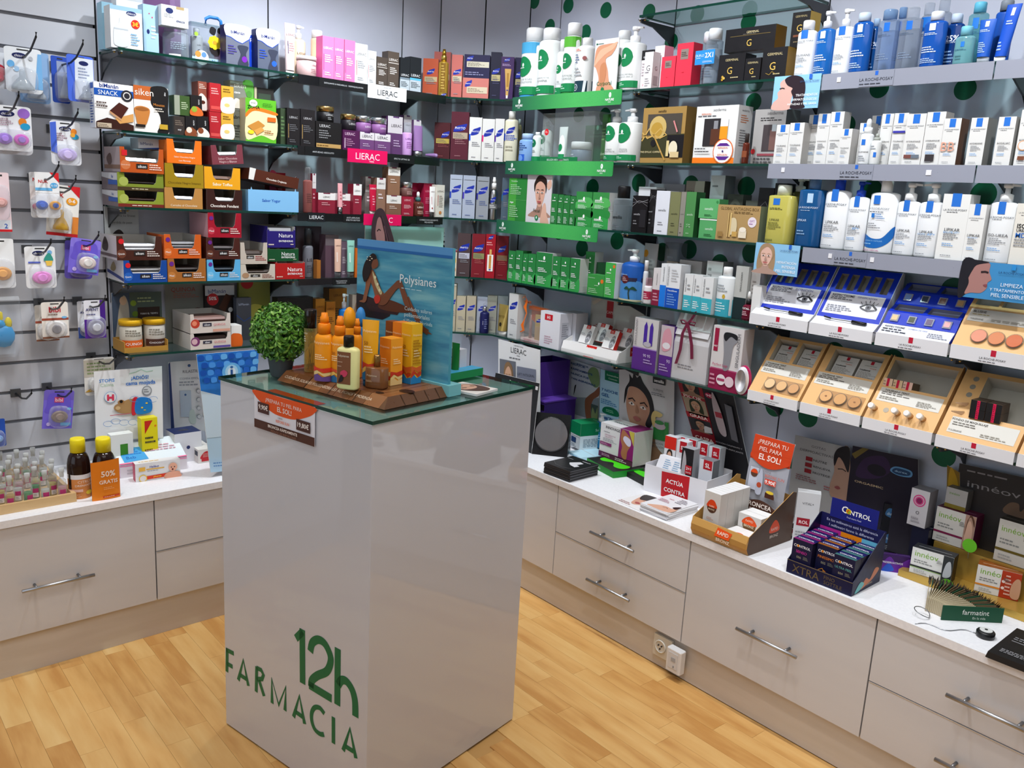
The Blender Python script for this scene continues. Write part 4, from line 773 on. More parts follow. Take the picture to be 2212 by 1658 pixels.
def cart_in(t_xyz,rz,lx,ly,lz,w,h,lab,tilt,d=.03):
 x,y,z=t_xyz;co,si=cos(rz),sin(rz)
 carton(x+co*lx-si*ly,y+si*lx+co*ly,z+lz,rz,w,d,h,'#d8d5d0',[('r',.44,.82,.58,.99,'#b81c34'),('t','LA ROCHE-POSAY',.5,.74,.05,'#5a5550',.6),('t','TOLERIANE',.32,.5,.07,'#2c2824',.5,'b'),('m',.06,.1,.9,.42,5,'#a8a29a'),('m',.5,.58,.95,.66,1,'#d8a090')],lab,'box',None,side='#bdb8b0',rx=-tilt)
def powder_stand(x,y,z,rz,w,label,kind):
 t=stand_base('tester_stand',x,y,z,rz,w,label,AP,H=.205,D=.15,lip=.03)
 o=(-w/2,.0,.03);uy=(0,.135,.175);H_=hypot(.135,.175);b=MB()
 top=[(w*.08,H_*.57,w*.48,H_*.95,.05),(w*.55,H_*.57,w*.94,H_*.95,.05)] if kind==1 else [(w*.12,H_*.57,w*.93,H_*.95,.05)]
 p=slope(b,o,(1,0,0),uy,w,H_,top,AP,.05,'#c9c2b4');b.build('sloped_panel',t)
 info_card(t,p,w,w*.04,H_*.34,w*.93,H_*.54,TT)
 b=MB();f=lambda a,c,k:p(a,c,-k);x0,x1,y0,y1=w*.24,w*.95,H_*.05,H_*.27
 b.mesh([f(x0,y0,.0004),f(x1,y0,.0004),f(x1,y1,.0004),f(x0,y1,.0004),f(x0,y0,.0035),f(x1,y0,.0035),f(x1,y1,.0035),f(x0,y1,.0035)],[(0,1,5,4),(1,2,6,5),(2,3,7,6),(3,0,4,7),(4,5,6,7)],'#dccdb8:clear');b.build('clear_pan_tray',t)
 for i in range(3):
  c=('#e2bd8c','#dcae78','#cf9a66')[i] if kind==1 else ('#d6a26a','#cf9a60','#bf8a54')[i]
  ob=pan(t,tuple(Vector(o)+Vector((0,-.0029,.0022))),(1,0,0),uy,w*(.36+.235*i),H_*.16,w*.095,c)
  if kind==2 and i !=1:
   k=MB();k.poly([(w*.02*cos(a)+.001,w*.014*sin(a),.0058) for a in [2*PI*j/9 for j in range(9)]],'#8a5a34');k.build('smear',ob)
 th=atan2(.135,.175)
 names=('left','right')
 for i in range(2):
  cx=(w*(.28+.465*i) if kind==1 else w*(.335+.4*i))-w/2;c0=p(cx+w/2,H_*.585,.032)
  cart_in((x,y,z),rz,c0[0],c0[1],c0[2],w*.36,H_*.32,names[i]+' white carton with red square in the '+('first' if kind==1 else 'second')+' apricot stand',th,.024)
def fluid_stand(x,y,z,rz,w,label):
 t=stand_base('tester_stand',x,y,z,rz,w,label,AP,H=.205,D=.15,lip=.03)
 o=(-w/2,.0,.03);uy=(0,.135,.175);H_=hypot(.135,.175);b=MB()
 p=slope(b,o,(1,0,0),uy,w,H_,[(w*.05,H_*.54,w*.96,H_*.95,.055)],AP,.05,'#c4beb2');b.build('sloped_panel',t)
 info_card(t,p,w,w*.05,H_*.29,w*.95,H_*.5,TT)
 n=Vector((1,0,0)).cross(Vector(uy).normalized())
 for i,fx in enumerate((.1,.44,.62,.8)):
  c=Vector(p(w*fx,H_*.16,0));k=MB();k.lathe([(.0085,0),(.0085,.018)],'#c89a68',14);k.lathe([(.009,.016),(.009,.034),(.0075,.0355)],'#ece8e4',14)
  e=k.build('capped_tester',t,c);e.rotation_euler=(PI/2-.42,0,0)
 k=MB();k.poly([p(w*.26+.0085*cos(a),H_*.17+.0085*sin(a),-.0006) for a in [2*PI*j/16 for j in range(16)]],'#b0a492');k.build('empty_tester_hole',t)
 th=.2
 for i in range(3):
  c0=p(w*(.11+.145*i),H_*.575,.022);cc=('#e4c4a8','#dcc09a','#e4c0b0')[i]
  carton(x+c0[0],y+c0[1],z+c0[2]-.004,rz,w*.135,.05,.028,cc,[('r',.38,0,.66,1,'#c8143c'),('m',.05,.2,.35,.8,2,'#a88a70')],('left','middle','right')[i]+' small pale carton with red stripe on the tester stand','box',None,side='#6f5a44',rx=-th)
 for fx in (.32,.9):
  k=MB();k.poly([p(w*fx+.005*cos(a),H_*.72+.005*sin(a),.0545) for a in [2*PI*j/12 for j in range(12)]],'#3a3630');k.build('screw_hole',t)
def matte_stand(x,y,z,rz,w,label):
 t=stand_base('tester_stand',x,y,z,rz,w,label,AP,H=.205,D=.15,lip=.03)
 o=(-w/2,.0,.03);uy=(0,.135,.175);H_=hypot(.135,.175);b=MB()
 p=slope(b,o,(1,0,0),uy,w,H_,[(w*.3,H_*.36,w*.97,H_*.94,.055)],AP,.05,'#c9c4b8');b.build('sloped_panel',t)
 info_card(t,p,w,w*.1,H_*.07,w*.95,H_*.3,[('t','FONDO DE MAQUILLAJE',.28,.84,.14,'#3a3630',.54,'b'),('m',.04,.45,.5,.72,2,'#6a655c'),('t','TOLERIANE',.12,.15,.1,'#55504a',.22),('m',.5,.08,.95,.3,2,'#a8a296')])
 for i in range(3):
  k=MB();k.poly([p(w*.17+.008*cos(a),H_*(.88-.12*i)+.008*sin(a),-.0006) for a in [2*PI*j/16 for j in range(16)]],'#8f8b80');k.build('empty_tester_hole',t)
 for i in range(2):
  c=Vector(p(w*.16,H_*(.5-.13*i),0));k=MB();k.mesh([(-.012,-.03,.006),(.01,-.002,-.006),(.012,-.002,.006),(-.012,-.03,.003),(.01,0,-.008),(.012,0,.004)],[(0,1,2),(3,5,4),(0,3,4,1),(1,4,5,2),(2,5,3,0)],'#d8b490');k.build('sponge_wedge',t,c)
 for i in range(4):
  r_,cl=i//2,i % 2;c0=p(w*(.395+.2*cl),H_*.39,.016)
  lab=('lower left','lower right','upper left','upper right')[i]+' of four black cartons with pink stripe in the stand'
  carton(x+c0[0],y+c0[1],z+c0[2]+r_*.0262-.0005,rz,w*.19,.055,.0255,'#1b191b',[('r',.42,0,.62,1,'#d8184e'),('m',.45,.1,.6,.9,4,'#8a1030')],lab,'box',None,side='#5e4c40')
def blush_stand(x,y,z,rz,w,label):
 t=stand_base('tester_stand',x,y,z,rz,w,label,AP,H=.2,D=.16,lip=.034)
 o=(-w/2,0,.034);uy=(0,.045,.06);H_=.075;b=MB()
 p=slope(b,o,(1,0,0),uy,w,H_,[],AP);b.build('lower_panel',t)
 for i,c in enumerate(('#d88a6c','#cf7c4a','#c8622c')):pan(t,tuple(Vector(o)+Vector((0,-.0012,.001))),(1,0,0),uy,w*(.27+.2*i),.034,w*.088,c)
 o2=(-w/2,.045,.094);uy2=(0,.03,.04);b=MB();p2=slope(b,o2,(1,0,0),uy2,w,.05,[],AP);b.build('middle_panel',t)
 info_card(t,p2,w,w*.04,.006,w*.97,.046,[('t','BLUSHS',.12,.8,.18,'#3a3630',.2,'b'),('m',.04,.5,.4,.62,1,'#b0a060'),('t','TOLERIANE',.12,.18,.12,'#55504a',.2),('m',.3,.1,.96,.3,2,'#a8a296')])
 b=MB();slope(b,(-w/2,.075,.134),(1,0,0),(0,.075,.068),w,.101,[(w*(.05+.31*i),.012+.045*j,w*(.32+.31*i),.047+.045*j,.014,'#cfcabd') for i in range(3) for j in range(2)],AP,.014);b.build('upper_compartments',t)
def edge_stand(x,y,z,rz,w,label):
 t=stand_base('tester_stand',x,y,z,rz,w,label,AP,H=.205,D=.15,lip=.03)
 o=(-w/2,.0,.03);uy=(0,.135,.175);H_=hypot(.135,.175);b=MB();p=slope(b,o,(1,0,0),uy,w,H_,[(w*.2,H_*.5,w*.95,H_*.95,.05)],AP,.05,'#c9c4b8');b.build('sloped_panel',t)
 info_card(t,p,w,w*.1,H_*.2,w*.9,H_*.42,TT)
STK=(-.02,-.3075,.9532,.2461,.1)
# ------------------------------------------------------------------ the pedestal and its surroundings
PDR=.19959;PDC=(1.404,-1.42439);_pc,_ps=cos(PDR),sin(PDR)
def PD(u,v):return (PDC[0]+_pc*u-_ps*v,PDC[1]+_ps*u+_pc*v)
PW,PDp,PH_=.6104,.6079,1.05
def stroke(pts,w):return (pts,w)
t=thing('pedestal',(PDC[0],PDC[1],0),PDR,'tall glossy white display pedestal with green lettering','pedestal')
LACQ=M('#c6c9d2','lacquer')
b=MB();b.box(-PW/2,-PDp/2,.006,PW/2,PDp/2,PH_,LACQ,bev=.0025,top=M('#eef0f2','gloss'));b.box(-PW/2+.012,-PDp/2+.012,0,PW/2-.012,PDp/2-.012,.0058,'#1c1a18');b.build('pedestal_body',t)
b=MB();q=[(-PW/2-.003,-PDp/2-.003),(PW/2+.003,-PDp/2-.003),(PW/2+.003,PDp/2+.003),(-PW/2-.003,PDp/2+.003)];vs=[(a,c,z) for z in (PH_+.0006,PH_+.0096) for a,c in q];b.mesh(vs,[(3,2,1,0),(4,5,6,7)],GL);b.mesh(vs,[(i,(i+1) % 4,4+(i+1) % 4,4+i) for i in range(4)],EDGE);b.build('glass_top',t)
G_='#136b42:card';b=MB();fm=lambda u,v,q:(u-PW/2,-PDp/2-.0004*q-.0002,v)
def letters(b,items):
 for pts,w in items:
  vs=[];n=len(pts)
  for j in range(n):
   a,c=pts[max(j-1,0)],pts[min(j+1,n-1)];dx,dy=c[0]-a[0],c[1]-a[1];l=hypot(dx,dy) or 1
   vs+=[fm(pts[j][0]-dy/l*w/2,pts[j][1]+dx/l*w/2,1),fm(pts[j][0]+dy/l*w/2,pts[j][1]-dx/l*w/2,1)]
  b.mesh(vs,[(2*j,2*j+1,2*j+3,2*j+2) for j in range(n-1)],G_)
letters(b,[([(.3314,.4075),(.3592,.4374)],.0207),([(.3578,.4436),(.36,.287)],.023),([(.3912,.3922),(.3919,.3954),(.3927,.3998),(.3937,.4051),(.3951,.4105),(.3969,.4158),(.3992,.4202),(.4022,.4241),(.4058,.4278),(.4098,.4313),(.414,.4344),(.4184,.4369),(.4226,.4387),(.427,.4399),(.4315,.4405),(.4361,.4406),(.4407,.4401),(.4451,.439),(.4493,.4373),(.4533,.4347),(.4573,.4314),(.4612,.4274),(.4647,.4231),(.4677,.4189),(.47,.4149),(.4715,.4112),(.4725,.4076),(.473,.4039),(.473,.4002),(.4725,.3962),(.4716,.392),(.4704,.3875),(.4687,.3826),(.4666,.3775),(.464,.3723),(.4608,.3672),(.4569,.3624),(.4519,.3577),(.4458,.353),(.4391,.3485),(.4323,.344),(.4259,.3396),(.4203,.3352),(.4156,.331),(.4111,.3269),(.4071,.3229),(.4035,.319),(.4005,.3152),(.398,.3114),(.3963,.3075),(.3954,.3034),(.395,.2994),(.3949,.2958),(.3949,.2927),(.3948,.2905)],.023),([(.3864,.2943),(.4784,.2941)],.023),([(.4993,.4442),(.5002,.2855)],.023),([(.503,.3438),(.5043,.346),(.506,.3491),(.5081,.3528),(.5105,.3565),(.513,.3598),(.5156,.3622),(.5184,.364),(.5214,.3654),(.5246,.3664),(.5279,.367),(.5313,.3671),(.5347,.3665),(.5382,.3654),(.5419,.3636),(.5457,.3614),(.5494,.3587),(.5528,.3556),(.5558,.3522),(.5584,.3485),(.5606,.3445),(.5626,.34),(.5644,.3352),(.5659,.33),(.5671,.3245),(.568,.318),(.5686,.3103),(.5689,.3022),(.5691,.2945),(.5692,.288),(.5693,.2833)],.023),([(.014,.2538),(.0103,.177)],.0136),([(.0088,.2475),(.0464,.2501)],.0136),([(.011,.2044),(.0395,.2052)],.0136),([(.0669,.1737),(.0929,.2481),(.1158,.1762)],.0136),([(.078,.1944),(.1064,.194)],.0136),([(.1566,.253),(.1531,.1732)],.0136),([(.1565,.2499),(.1776,.2513),(.1875,.2409),(.1811,.2253),(.1561,.2148)],.0136),([(.167,.2158),(.1899,.176)],.0136),([(.2267,.1698),(.2257,.244),(.2562,.1776),(.2882,.2466),(.2844,.1728)],.0136),([(.3217,.1702),(.3467,.2446),(.369,.171)],.0136),([(.3318,.1899),(.3597,.1884)],.0136),([(.4857,.2445),(.487,.1682)],.0136),([(.5252,.1661),(.5501,.2404),(.574,.1677)],.0136),([(.5352,.1826),(.5635,.1827)],.0136),([(.4498,.238),(.4466,.2399),(.4419,.2426),(.4366,.2452),(.4315,.2464),(.4263,.2459),(.4209,.2444),(.4156,.2419),(.411,.2388),(.4071,.2347),(.4036,.2297),(.4008,.2242),(.3988,.2185),(.3977,.2125),(.3973,.2061),(.3978,.1997),(.399,.1938),(.4011,.1882),(.404,.1829),(.4076,.1783),(.4116,.1747),(.4163,.1725),(.4217,.1713),(.4272,.1709),(.4323,.171),(.4372,.1719),(.4421,.1737),(.4463,.1756),(.4493,.1769)],.0136)])
b.build('green_lettering',t)
# promotional sticker hanging from under the glass edge
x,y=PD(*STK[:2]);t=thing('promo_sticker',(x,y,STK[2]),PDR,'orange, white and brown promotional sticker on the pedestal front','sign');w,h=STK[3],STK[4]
b=MB();b.box(-w/2,-.0006,0,w/2,.0006,h,'#dfe0ea')
b.print([('s',[(0,1),(.5,1),(1,1),(.98,.82),(.85,.66),(.68,.53),(.5,.5),(.32,.53),(.15,.68),(.02,.84)],'#e0551c'),('r',0,0,1,.23,'#4e2e24'),('t','¡PREPARA TU PIEL PARA',.5,.83,.1,'#f4e4dc',.8),('t','EL SOL!',.52,.67,.13,'#f4e4dc',.36,'b'),('r',.07,.44,.26,.72,'#4a2c28'),('t','9,90€',.165,.6,.12,'#f4ece8',.17,'b'),('r',.72,.3,.94,.58,'#4a2c28'),('t','19,80€',.83,.45,.12,'#f4ece8',.2,'b'),('t','CREMA',.46,.45,.045,'#5a4a4a',.2),('t','BEFORE SUN',.5,.36,.07,'#e0704a',.36,'b'),
         ('t','BRONCEA RÁPIDAMENTE',.5,.165,.075,'#f0e4dc',.84,'b'),('t','REDUCE LAS IRRITACIONES',.52,.06,.06,'#9a6a54',.84)],w,h,lambda u,v,q:(u-w/2,-.0006-EPS*q,v))
b.build('printed_sticker',t)
b=MB();b.box(-w*.42,.002,h+.0006+(PH_+.0001-STK[2]-h),w*.42,.05,h+.0008+(PH_+.0001-STK[2]-h),'#e0551c');b.build('folded_flap',t)  # orange reflection under the glass, built as a flap of the sticker
def ped_misc():
 # wooden display board with planks
 zt=1.0604;t=thing('product_plinth',(*PD(.028,-.085),zt),PDR,'long brown plank-topped plinth with slanting front edge under the sun care products','counter display');w,d,h=.4,.2,.024
 n=7
 for i in range(n):# planks run from front to back
  a,c=-w/2+w*i/n+.0006,-w/2+w*(i+1)/n-.0006;b=MB();bl=.03
  xa=a+(.0 if i else .0);b.side([(-d/2-.03,0),(d/2,0),(d/2,h),(-d/2,h)],a,c,('#7d5030','#6b4226','#8a5a36','#74492b')[i % 4]+':sat')
  b.print([('k',[(.3,.02),(.4,.4),(.3,.97)],.03,'#54331c'),('k',[(.7,.02),(.62,.5),(.72,.97)],.02,'#a0744a')],c-a,d,lambda u,v,q:(a+u,-d/2+v,h+EPS*q));b.build('plank',t)
 b=MB();b.mesh([(w/2,-d/2-.03,0),(w/2+.02,-d/2-.03,0),(w/2+.02,d/2,0),(w/2,d/2,0),(w/2,-d/2,h),(w/2,d/2,h)],[(0,1,4),(1,2,5,4),(0,3,2,1),(2,3,5)],'#5f3f26:sat');b.print([('r',q,0,q+.012,1,'#3a2618') for q in (.2,.42,.62,.82)],d,.028,lambda u,v,q:(w/2+.02*(1-v/.03)+.0006,u-d/2,v*.85));b.build('end_bevel',t)
 b=MB();b.print([('t','CUIDADOS SOLARES POLISENSORIALES AL MONOÏ Y MORINDA',.47,.5,.34,'#e0cdb4',.86),('r',.28,0,.285,1,'#3a2618'),('r',.52,0,.525,1,'#3a2618'),('r',.76,0,.765,1,'#3a2618')],w,.036,lambda u,v,q:(u-w/2,-d/2-.03+.03*v/.036-.0004*q,h*v/.036+.0004*q));b.build('edge_lettering',t)
 for cx_,cy_,r in ((.185,-.02,.022),(.155,-.085,.012),(-.16,-.03,.012)):
  b=MB();b.poly([(cx_+r*cos(a),cy_+r*.8*sin(a),h+.0009) for a in [2*PI*j/18 for j in range(18)]],'#2c1e16');b.build('bottle_recess',t)
 # sea poster on its turquoise foot
 t=thing('beach_poster',(*PD(.062,.019),zt),PDR,'tall sea-blue sun care poster with a woman in a red bikini','poster');w,h,d=.36,.383,.012
 b=MB();b.box(-w/2-.02,-.012,0,w/2+.012,.035,.03,'#7cc0c8');b.build('poster_foot',t)
 b=MB();b.box(-w/2,-.004,.03,w/2,.006,h,'#3f8fae',fr=SEAM,rt='#4a98b0');f=lambda u,v,q:(u-w/2,-.004-EPS*q,.03+v);H=h-.03
 SK_='#7a4a32';SKd='#5e3624';SKl='#8f5a3e'
 lift=lambda d:(d[0],d[1],.37+.63*d[2])+d[3:] if d[0]=='e' else (d[0],[(a,.37+.63*q) for a,q in d[1]])+d[2:]
 b.print([('r',0,.945,1,1,'#5a9ad4'),('r',0,.925,1,.947,'#2a6ab0'),]+[lift(d) for d in [('p',[(0,.32),(.08,.31),(.26,.27),(.4,.24),(.38,.1),(.3,.04),(.02,.04),(0,.08)],'#2c2226'),('p',[(.06,.3),(.26,.265),(.52,.24),(.46,.13),(.16,.12)],'#3a2628'),
  ('s',[(.26,.26),(.36,.3),(.5,.27),(.58,.23),(.62,.2),(.52,.17),(.36,.16),(.26,.18)],SKd),
  ('k',[(.56,.36),(.6,.27),(.67,.13),(.735,.02),(.79,-.012)],.042,SK_),('s',[(.71,.04),(.74,.045),(.8,-.005),(.83,-.025),(.78,-.02)],SK_),
  ('s',[(.13,.6),(.18,.64),(.22,.58),(.25,.5),(.29,.4),(.34,.33),(.3,.25),(.24,.24),(.22,.3),(.19,.42),(.15,.52)],SKl),
  ('s',[(.24,.28),(.3,.34),(.36,.42),(.42,.5),(.46,.55),(.5,.55),(.52,.5),(.56,.4),(.58,.33),(.6,.26),(.56,.24),(.53,.3),(.5,.4),(.47,.46),(.4,.35),(.34,.24),(.27,.22)],SK_),
  ('s',[(.13,.62),(.16,.62),(.17,.5),(.15,.4),(.13,.3),(.12,.24),(.08,.22),(.09,.3),(.11,.42),(.11,.54)],SKl),('s',[(.12,.25),(.08,.245),(.04,.22),(.1,.215)],SKl),
  ('s',[(.21,.3),(.25,.34),(.28,.31),(.27,.25),(.23,.23)],'#c8382a'),
  ('s',[(.19,.62),(.22,.56),(.26,.46),(.3,.38),(.28,.35),(.23,.44),(.2,.54)],'#c8bc8c'),('e',.22,.55,.012,None,'#e8e0b8'),('e',.25,.47,.012,None,'#e8e0b8'),('e',.275,.4,.012,None,'#e8e0b8'),
  ('s',[(.18,.72),(.2,.8),(.24,.78),(.255,.73),(.25,.69),(.22,.66),(.19,.65)],SK_),
  ('s',[(.14,.78),(.19,.84),(.23,.82),(.235,.78),(.2,.76),(.18,.7),(.17,.6),(.13,.5),(.1,.48),(.08,.58),(.1,.7)],'#241a18'),
  ]+[('s',[(.155+.02*cos(a),.775+.02*sin(a)),(.16+.03*cos(a-.3),.775+.026*sin(a-.3)),(.16+.034*cos(a),.775+.03*sin(a)),(.16+.03*cos(a+.3),.775+.026*sin(a+.3))],'#f0e8cc') for a in [i*1.256 for i in range(5)]]]+[
  ('t','Polysianes',.685,.74,.075,'#eef4f6',.37),('m',.52,.66,.86,.675,1,'#a8d0dc'),('t','Cuidados solares',.7,.52,.035,'#bcdce4',.28),('t','polisensoriales',.69,.475,.035,'#bcdce4',.26),('t','al Monoï y Morinda',.7,.43,.035,'#bcdce4',.3)],w,H,f);b.build('printed_board',t)
 # clipped tree in a grey pot
 t=thing('potted_topiary',(*PD(-.213,-.172),zt),PDR,'small ball-shaped artificial boxwood in a dark grey pot','plant')
 b=MB();b.lathe([(.025,0),(.028,.003),(.036,.052),(.038,.054),(.034,.054),(.033,.048)],'#565a5e:matte',4 if False else 24);b.build('pot',t)
 b=MB();b.lathe([(.033,.044),(.02,.0485),(.004,.05)],'#3a3226:matte',16);b.build('soil',t)
 b=MB();b.tube([(0,0,.04),(0,0,.075)],.005,'#4a3a24:matte',8)
 for k in range(60):a=RN.random()*6.28;e=acos(1-2*RN.random());b.tube([(0,0,.09),(.055*sin(e)*cos(a),.055*sin(e)*sin(a),.115+.055*cos(e))],.0008,'#3a4a1c:matte',4)
 b.build('twigs',t)['kind']='stuff'
 b=MB()
 for k in range(3400):
  a=RN.random()*6.283;e=acos(1-2*RN.random());r=.056+.028*RN.random()**.7;d=Vector((sin(e)*cos(a),sin(e)*sin(a),cos(e)))
  c=d*r+Vector((0,0,.122));nrm=(d+Vector((RN.uniform(-1,1),RN.uniform(-1,1),RN.uniform(-.6,1)))*.75).normalized();u=nrm.orthogonal().normalized();u=(u*cos(a*7)+nrm.cross(u)*sin(a*7));v=nrm.cross(u);l=.0052+.0036*RN.random();wd=l*.5
  if c.z<.05:continue
  col=RN.choice(('#4f8a2c','#3f7824','#6aa33a','#356a20','#5c9632','#86b850'))+':sat'
  b.poly([tuple(c-u*l),tuple(c+v*wd*.8-u*l*.2+nrm*.0006),tuple(c+v*wd*.7+u*l*.5),tuple(c+u*l*1.05-nrm*.0006),tuple(c-v*wd*.7+u*l*.5),tuple(c-v*wd*.8-u*l*.2+nrm*.0006)],col)
 b.build('foliage',t)['kind']='stuff'
 # folded leaflets, green box behind the poster
 carton(*PD(.1,.215),zt,PDR+1.571,.165,.045,.022,'#1f8a50',(),'green box with blue top lying behind the sea poster','box',None,side='#1f8a50',top='#3fa4cf')
 carton(*PD(.23,.115),zt,PDR+.1,.12,.1,.006,'#e8e8ea',(),'white leaflet with an upside-down face lying on the glass behind the poster','leaflet',None,top='#ece8e4',tdec=[('s',[(.05,.5),(.2,.2),(.5,.12),(.8,.3),(.95,.6),(.8,.9),(.3,.92)],'#5a4038'),('s',[(.1,.55),(.25,.25),(.5,.2),(.62,.4),(.6,.7),(.35,.85)],'#d8ac94'),('s',[(.2,.5),(.3,.54),(.28,.42)],'#b0504c'),('k',[(.4,.3),(.48,.42)],.03,'#2a1c1a'),('k',[(.42,.65),(.5,.75)],.03,'#2a1c1a')])
 tubep(*PD(.09,.21),zt,PDR,.03,.02,.1,'#1f7a34','#1a6a2c',(),'dark green tube standing behind the sea poster','tube')
 carton(*PD(.045,.255),zt,PDR,.07,.03,.075,'#c9ccd6',[('e',.5,.4,.3,None,'#3a4aa8'),('e',.5,.4,.25,None,'#c9ccd6'),('m',.3,.34,.7,.46,2,'#3a4aa8')],'pale carton with blue round stamp behind the sea poster','box')
SEAM=nodemat('sea_print',lambda nt,b:(nt.links.new(ramp(nt,noise(nt,5,6,(1,1,7)),[(.3,'#2f7ea6'),(.5,'#4a9cba'),(.7,'#7dbcc8')]),b.inputs['Base Color']),setattr(b.inputs['Roughness'],'default_value',.4)))
def oil_bottle(x,y,z):
 t=thing('oil_bottle',(x,y+.016,z+.0004),PDR,'tall clear bottle of golden oil with long black cap','bottle');r=.0165
 b=MB();b.lathe([(r*.95,0),(r,.002),(r,.118),(r*.96,.12)],'#e8dc9a:clear',24);b.print([('m',.3,.7,.6,.85,3,'#f0f0e0'),('t','PHYTO',.45,.9,.04,'#f4f4e8',.5)],2*r,.118,curved(2*r,r,r),2);b.build('glass_body',t)
 b=MB();b.lathe([(r*.86,.004),(r*.86,.108)],'#eebc10:clear',20);b.build('golden_oil',t)
 b=MB()
 for k in range(5):b.tube([(RN.uniform(-.006,.006),RN.uniform(-.006,.006),.006),(RN.uniform(-.008,.008),RN.uniform(-.008,.008),.05+.03*RN.random())],.0007,'#4a3410',5)
 b.build('plant_sprig',t)
 b=MB();b.lathe([(r,.1205),(r,.168),(r*.94,.17)],'#1a1614:gloss',24);b.build('black_cap',t)
# ------------------------------------------------------------------ boards and counter things
def qboard(w,D,pts,col,dec,label,cat='poster',name='display_card',v0=0):
 cx=sum(a for a,_ in pts)/4;zb=min(q for _,q in pts);x,y,z,r=P(w,cx,D,zb);t=thing(name,(x,y,z),r,label,cat)
 TL,TR,BR_,BL_=[(a-cx,q-zb) for a,q in pts]
 def mp(u,v,q):
  lx=(BL_[0]+(TL[0]-BL_[0])*v,BL_[1]+(TL[1]-BL_[1])*v);rx=(BR_[0]+(TR[0]-BR_[0])*v,BR_[1]+(TR[1]-BR_[1])*v)
  return (lx[0]+(rx[0]-lx[0])*u,-.0015-EPS*q,lx[1]+(rx[1]-lx[1])*u)
 b=MB();vs=[(a,yy,q) for yy in (-.0015,.0015) for a,q in (BL_,BR_,TR,TL)]
 b.mesh(vs,[(0,1,2,3)],col);b.mesh(vs,[(7,6,5,4),(1,0,4,5),(2,1,5,6),(3,2,6,7),(0,3,7,4)],'#d8d8d8');
 W_=abs(BR_[0]-BL_[0]);H_=(TL[1]+TR[1])/2-(BL_[1]+BR_[1])/2
 b.print(dec,W_,H_,lambda u,v,q:mp(u/W_,v0+(1-v0)*v/H_,q));b.build('printed_board',t)
 if zb<=.54:
  k=MB();k.mesh([(-.01,.002,H_*.6),(.01,.002,H_*.6),(.01,min(.03,D-.006),.0005),(-.01,min(.03,D-.006),.0005)],[(0,1,2,3),(3,2,1,0)],'#c8c8c8');k.build('back_strut',t)
 return t
def purple_stand(x,y,z):
 t=thing('purple_display_stand',(x,y,z),0,'purple cardboard display stand with shelves behind the white board','display stand');m='#4a2c84'
 for i,(a,c) in enumerate((((-.115,-.1,0),(-.112,.1,.36)),((.0,-.1,0),(.003,.1,.36)))):
  b=MB();b.box(*a,*c,m);b.build('side_panel',t)
 b=MB();b.box(-.1118,.097,0,-.0002,.1,.36,'#5a3a98');b.build('back_panel',t)
 for zz in (.0,.13,.25):b=MB();b.box(-.1118,-.1,zz,-.0002,.0968,zz+.004,'#6a48a8');b.build('shelf_board',t)
 b=MB();b.box(.0035,-.1,.005,.075,.08,.2,'#3c2270');b.box(.0035,-.102,.2,.078,.082,.206,'#5a3a98');b.box(.01,-.1008,.165,.07,-.1,.19,'#0e0a14');b.build('side_box',t)
 for zz in (.245,.36):
  b=MB();b.box(-.15,-.1,zz-.006,-.1155,.02,zz,'#8a5ab4');b.build('side_ledge',t)
def round_mirror(x,y,z,rz):
 t=thing('counter_mirror',(x,y,z+.0006),rz,'round mirror on a black counter stand beside the pedestal','mirror')
 b=MB();b.side([(-.035,0),(.06,0),(.06,.012),(.016,.17),(.008,.172),(-.03,.02)],-.075,.075,'#131315:sat');b.build('black_stand',t)
 lean=atan2(.038,.15);o=None
 b=MB();b.lathe([(.073,.0),(.073,.006),(.069,.0068)],'#19191b:gloss',40);b2=b.build('mirror_rim',t,(0,-.0155,.088));b2.rotation_euler=(PI/2-lean,0,0)
 b=MB();b.poly([(.069*cos(a),.069*sin(a),.0072) for a in [2*PI*j/40 for j in range(40)]],'#d8dadc:mirror');b3=b.build('mirror_glass',t,(0,-.0155,.088));b3.rotation_euler=(PI/2-lean,0,0)
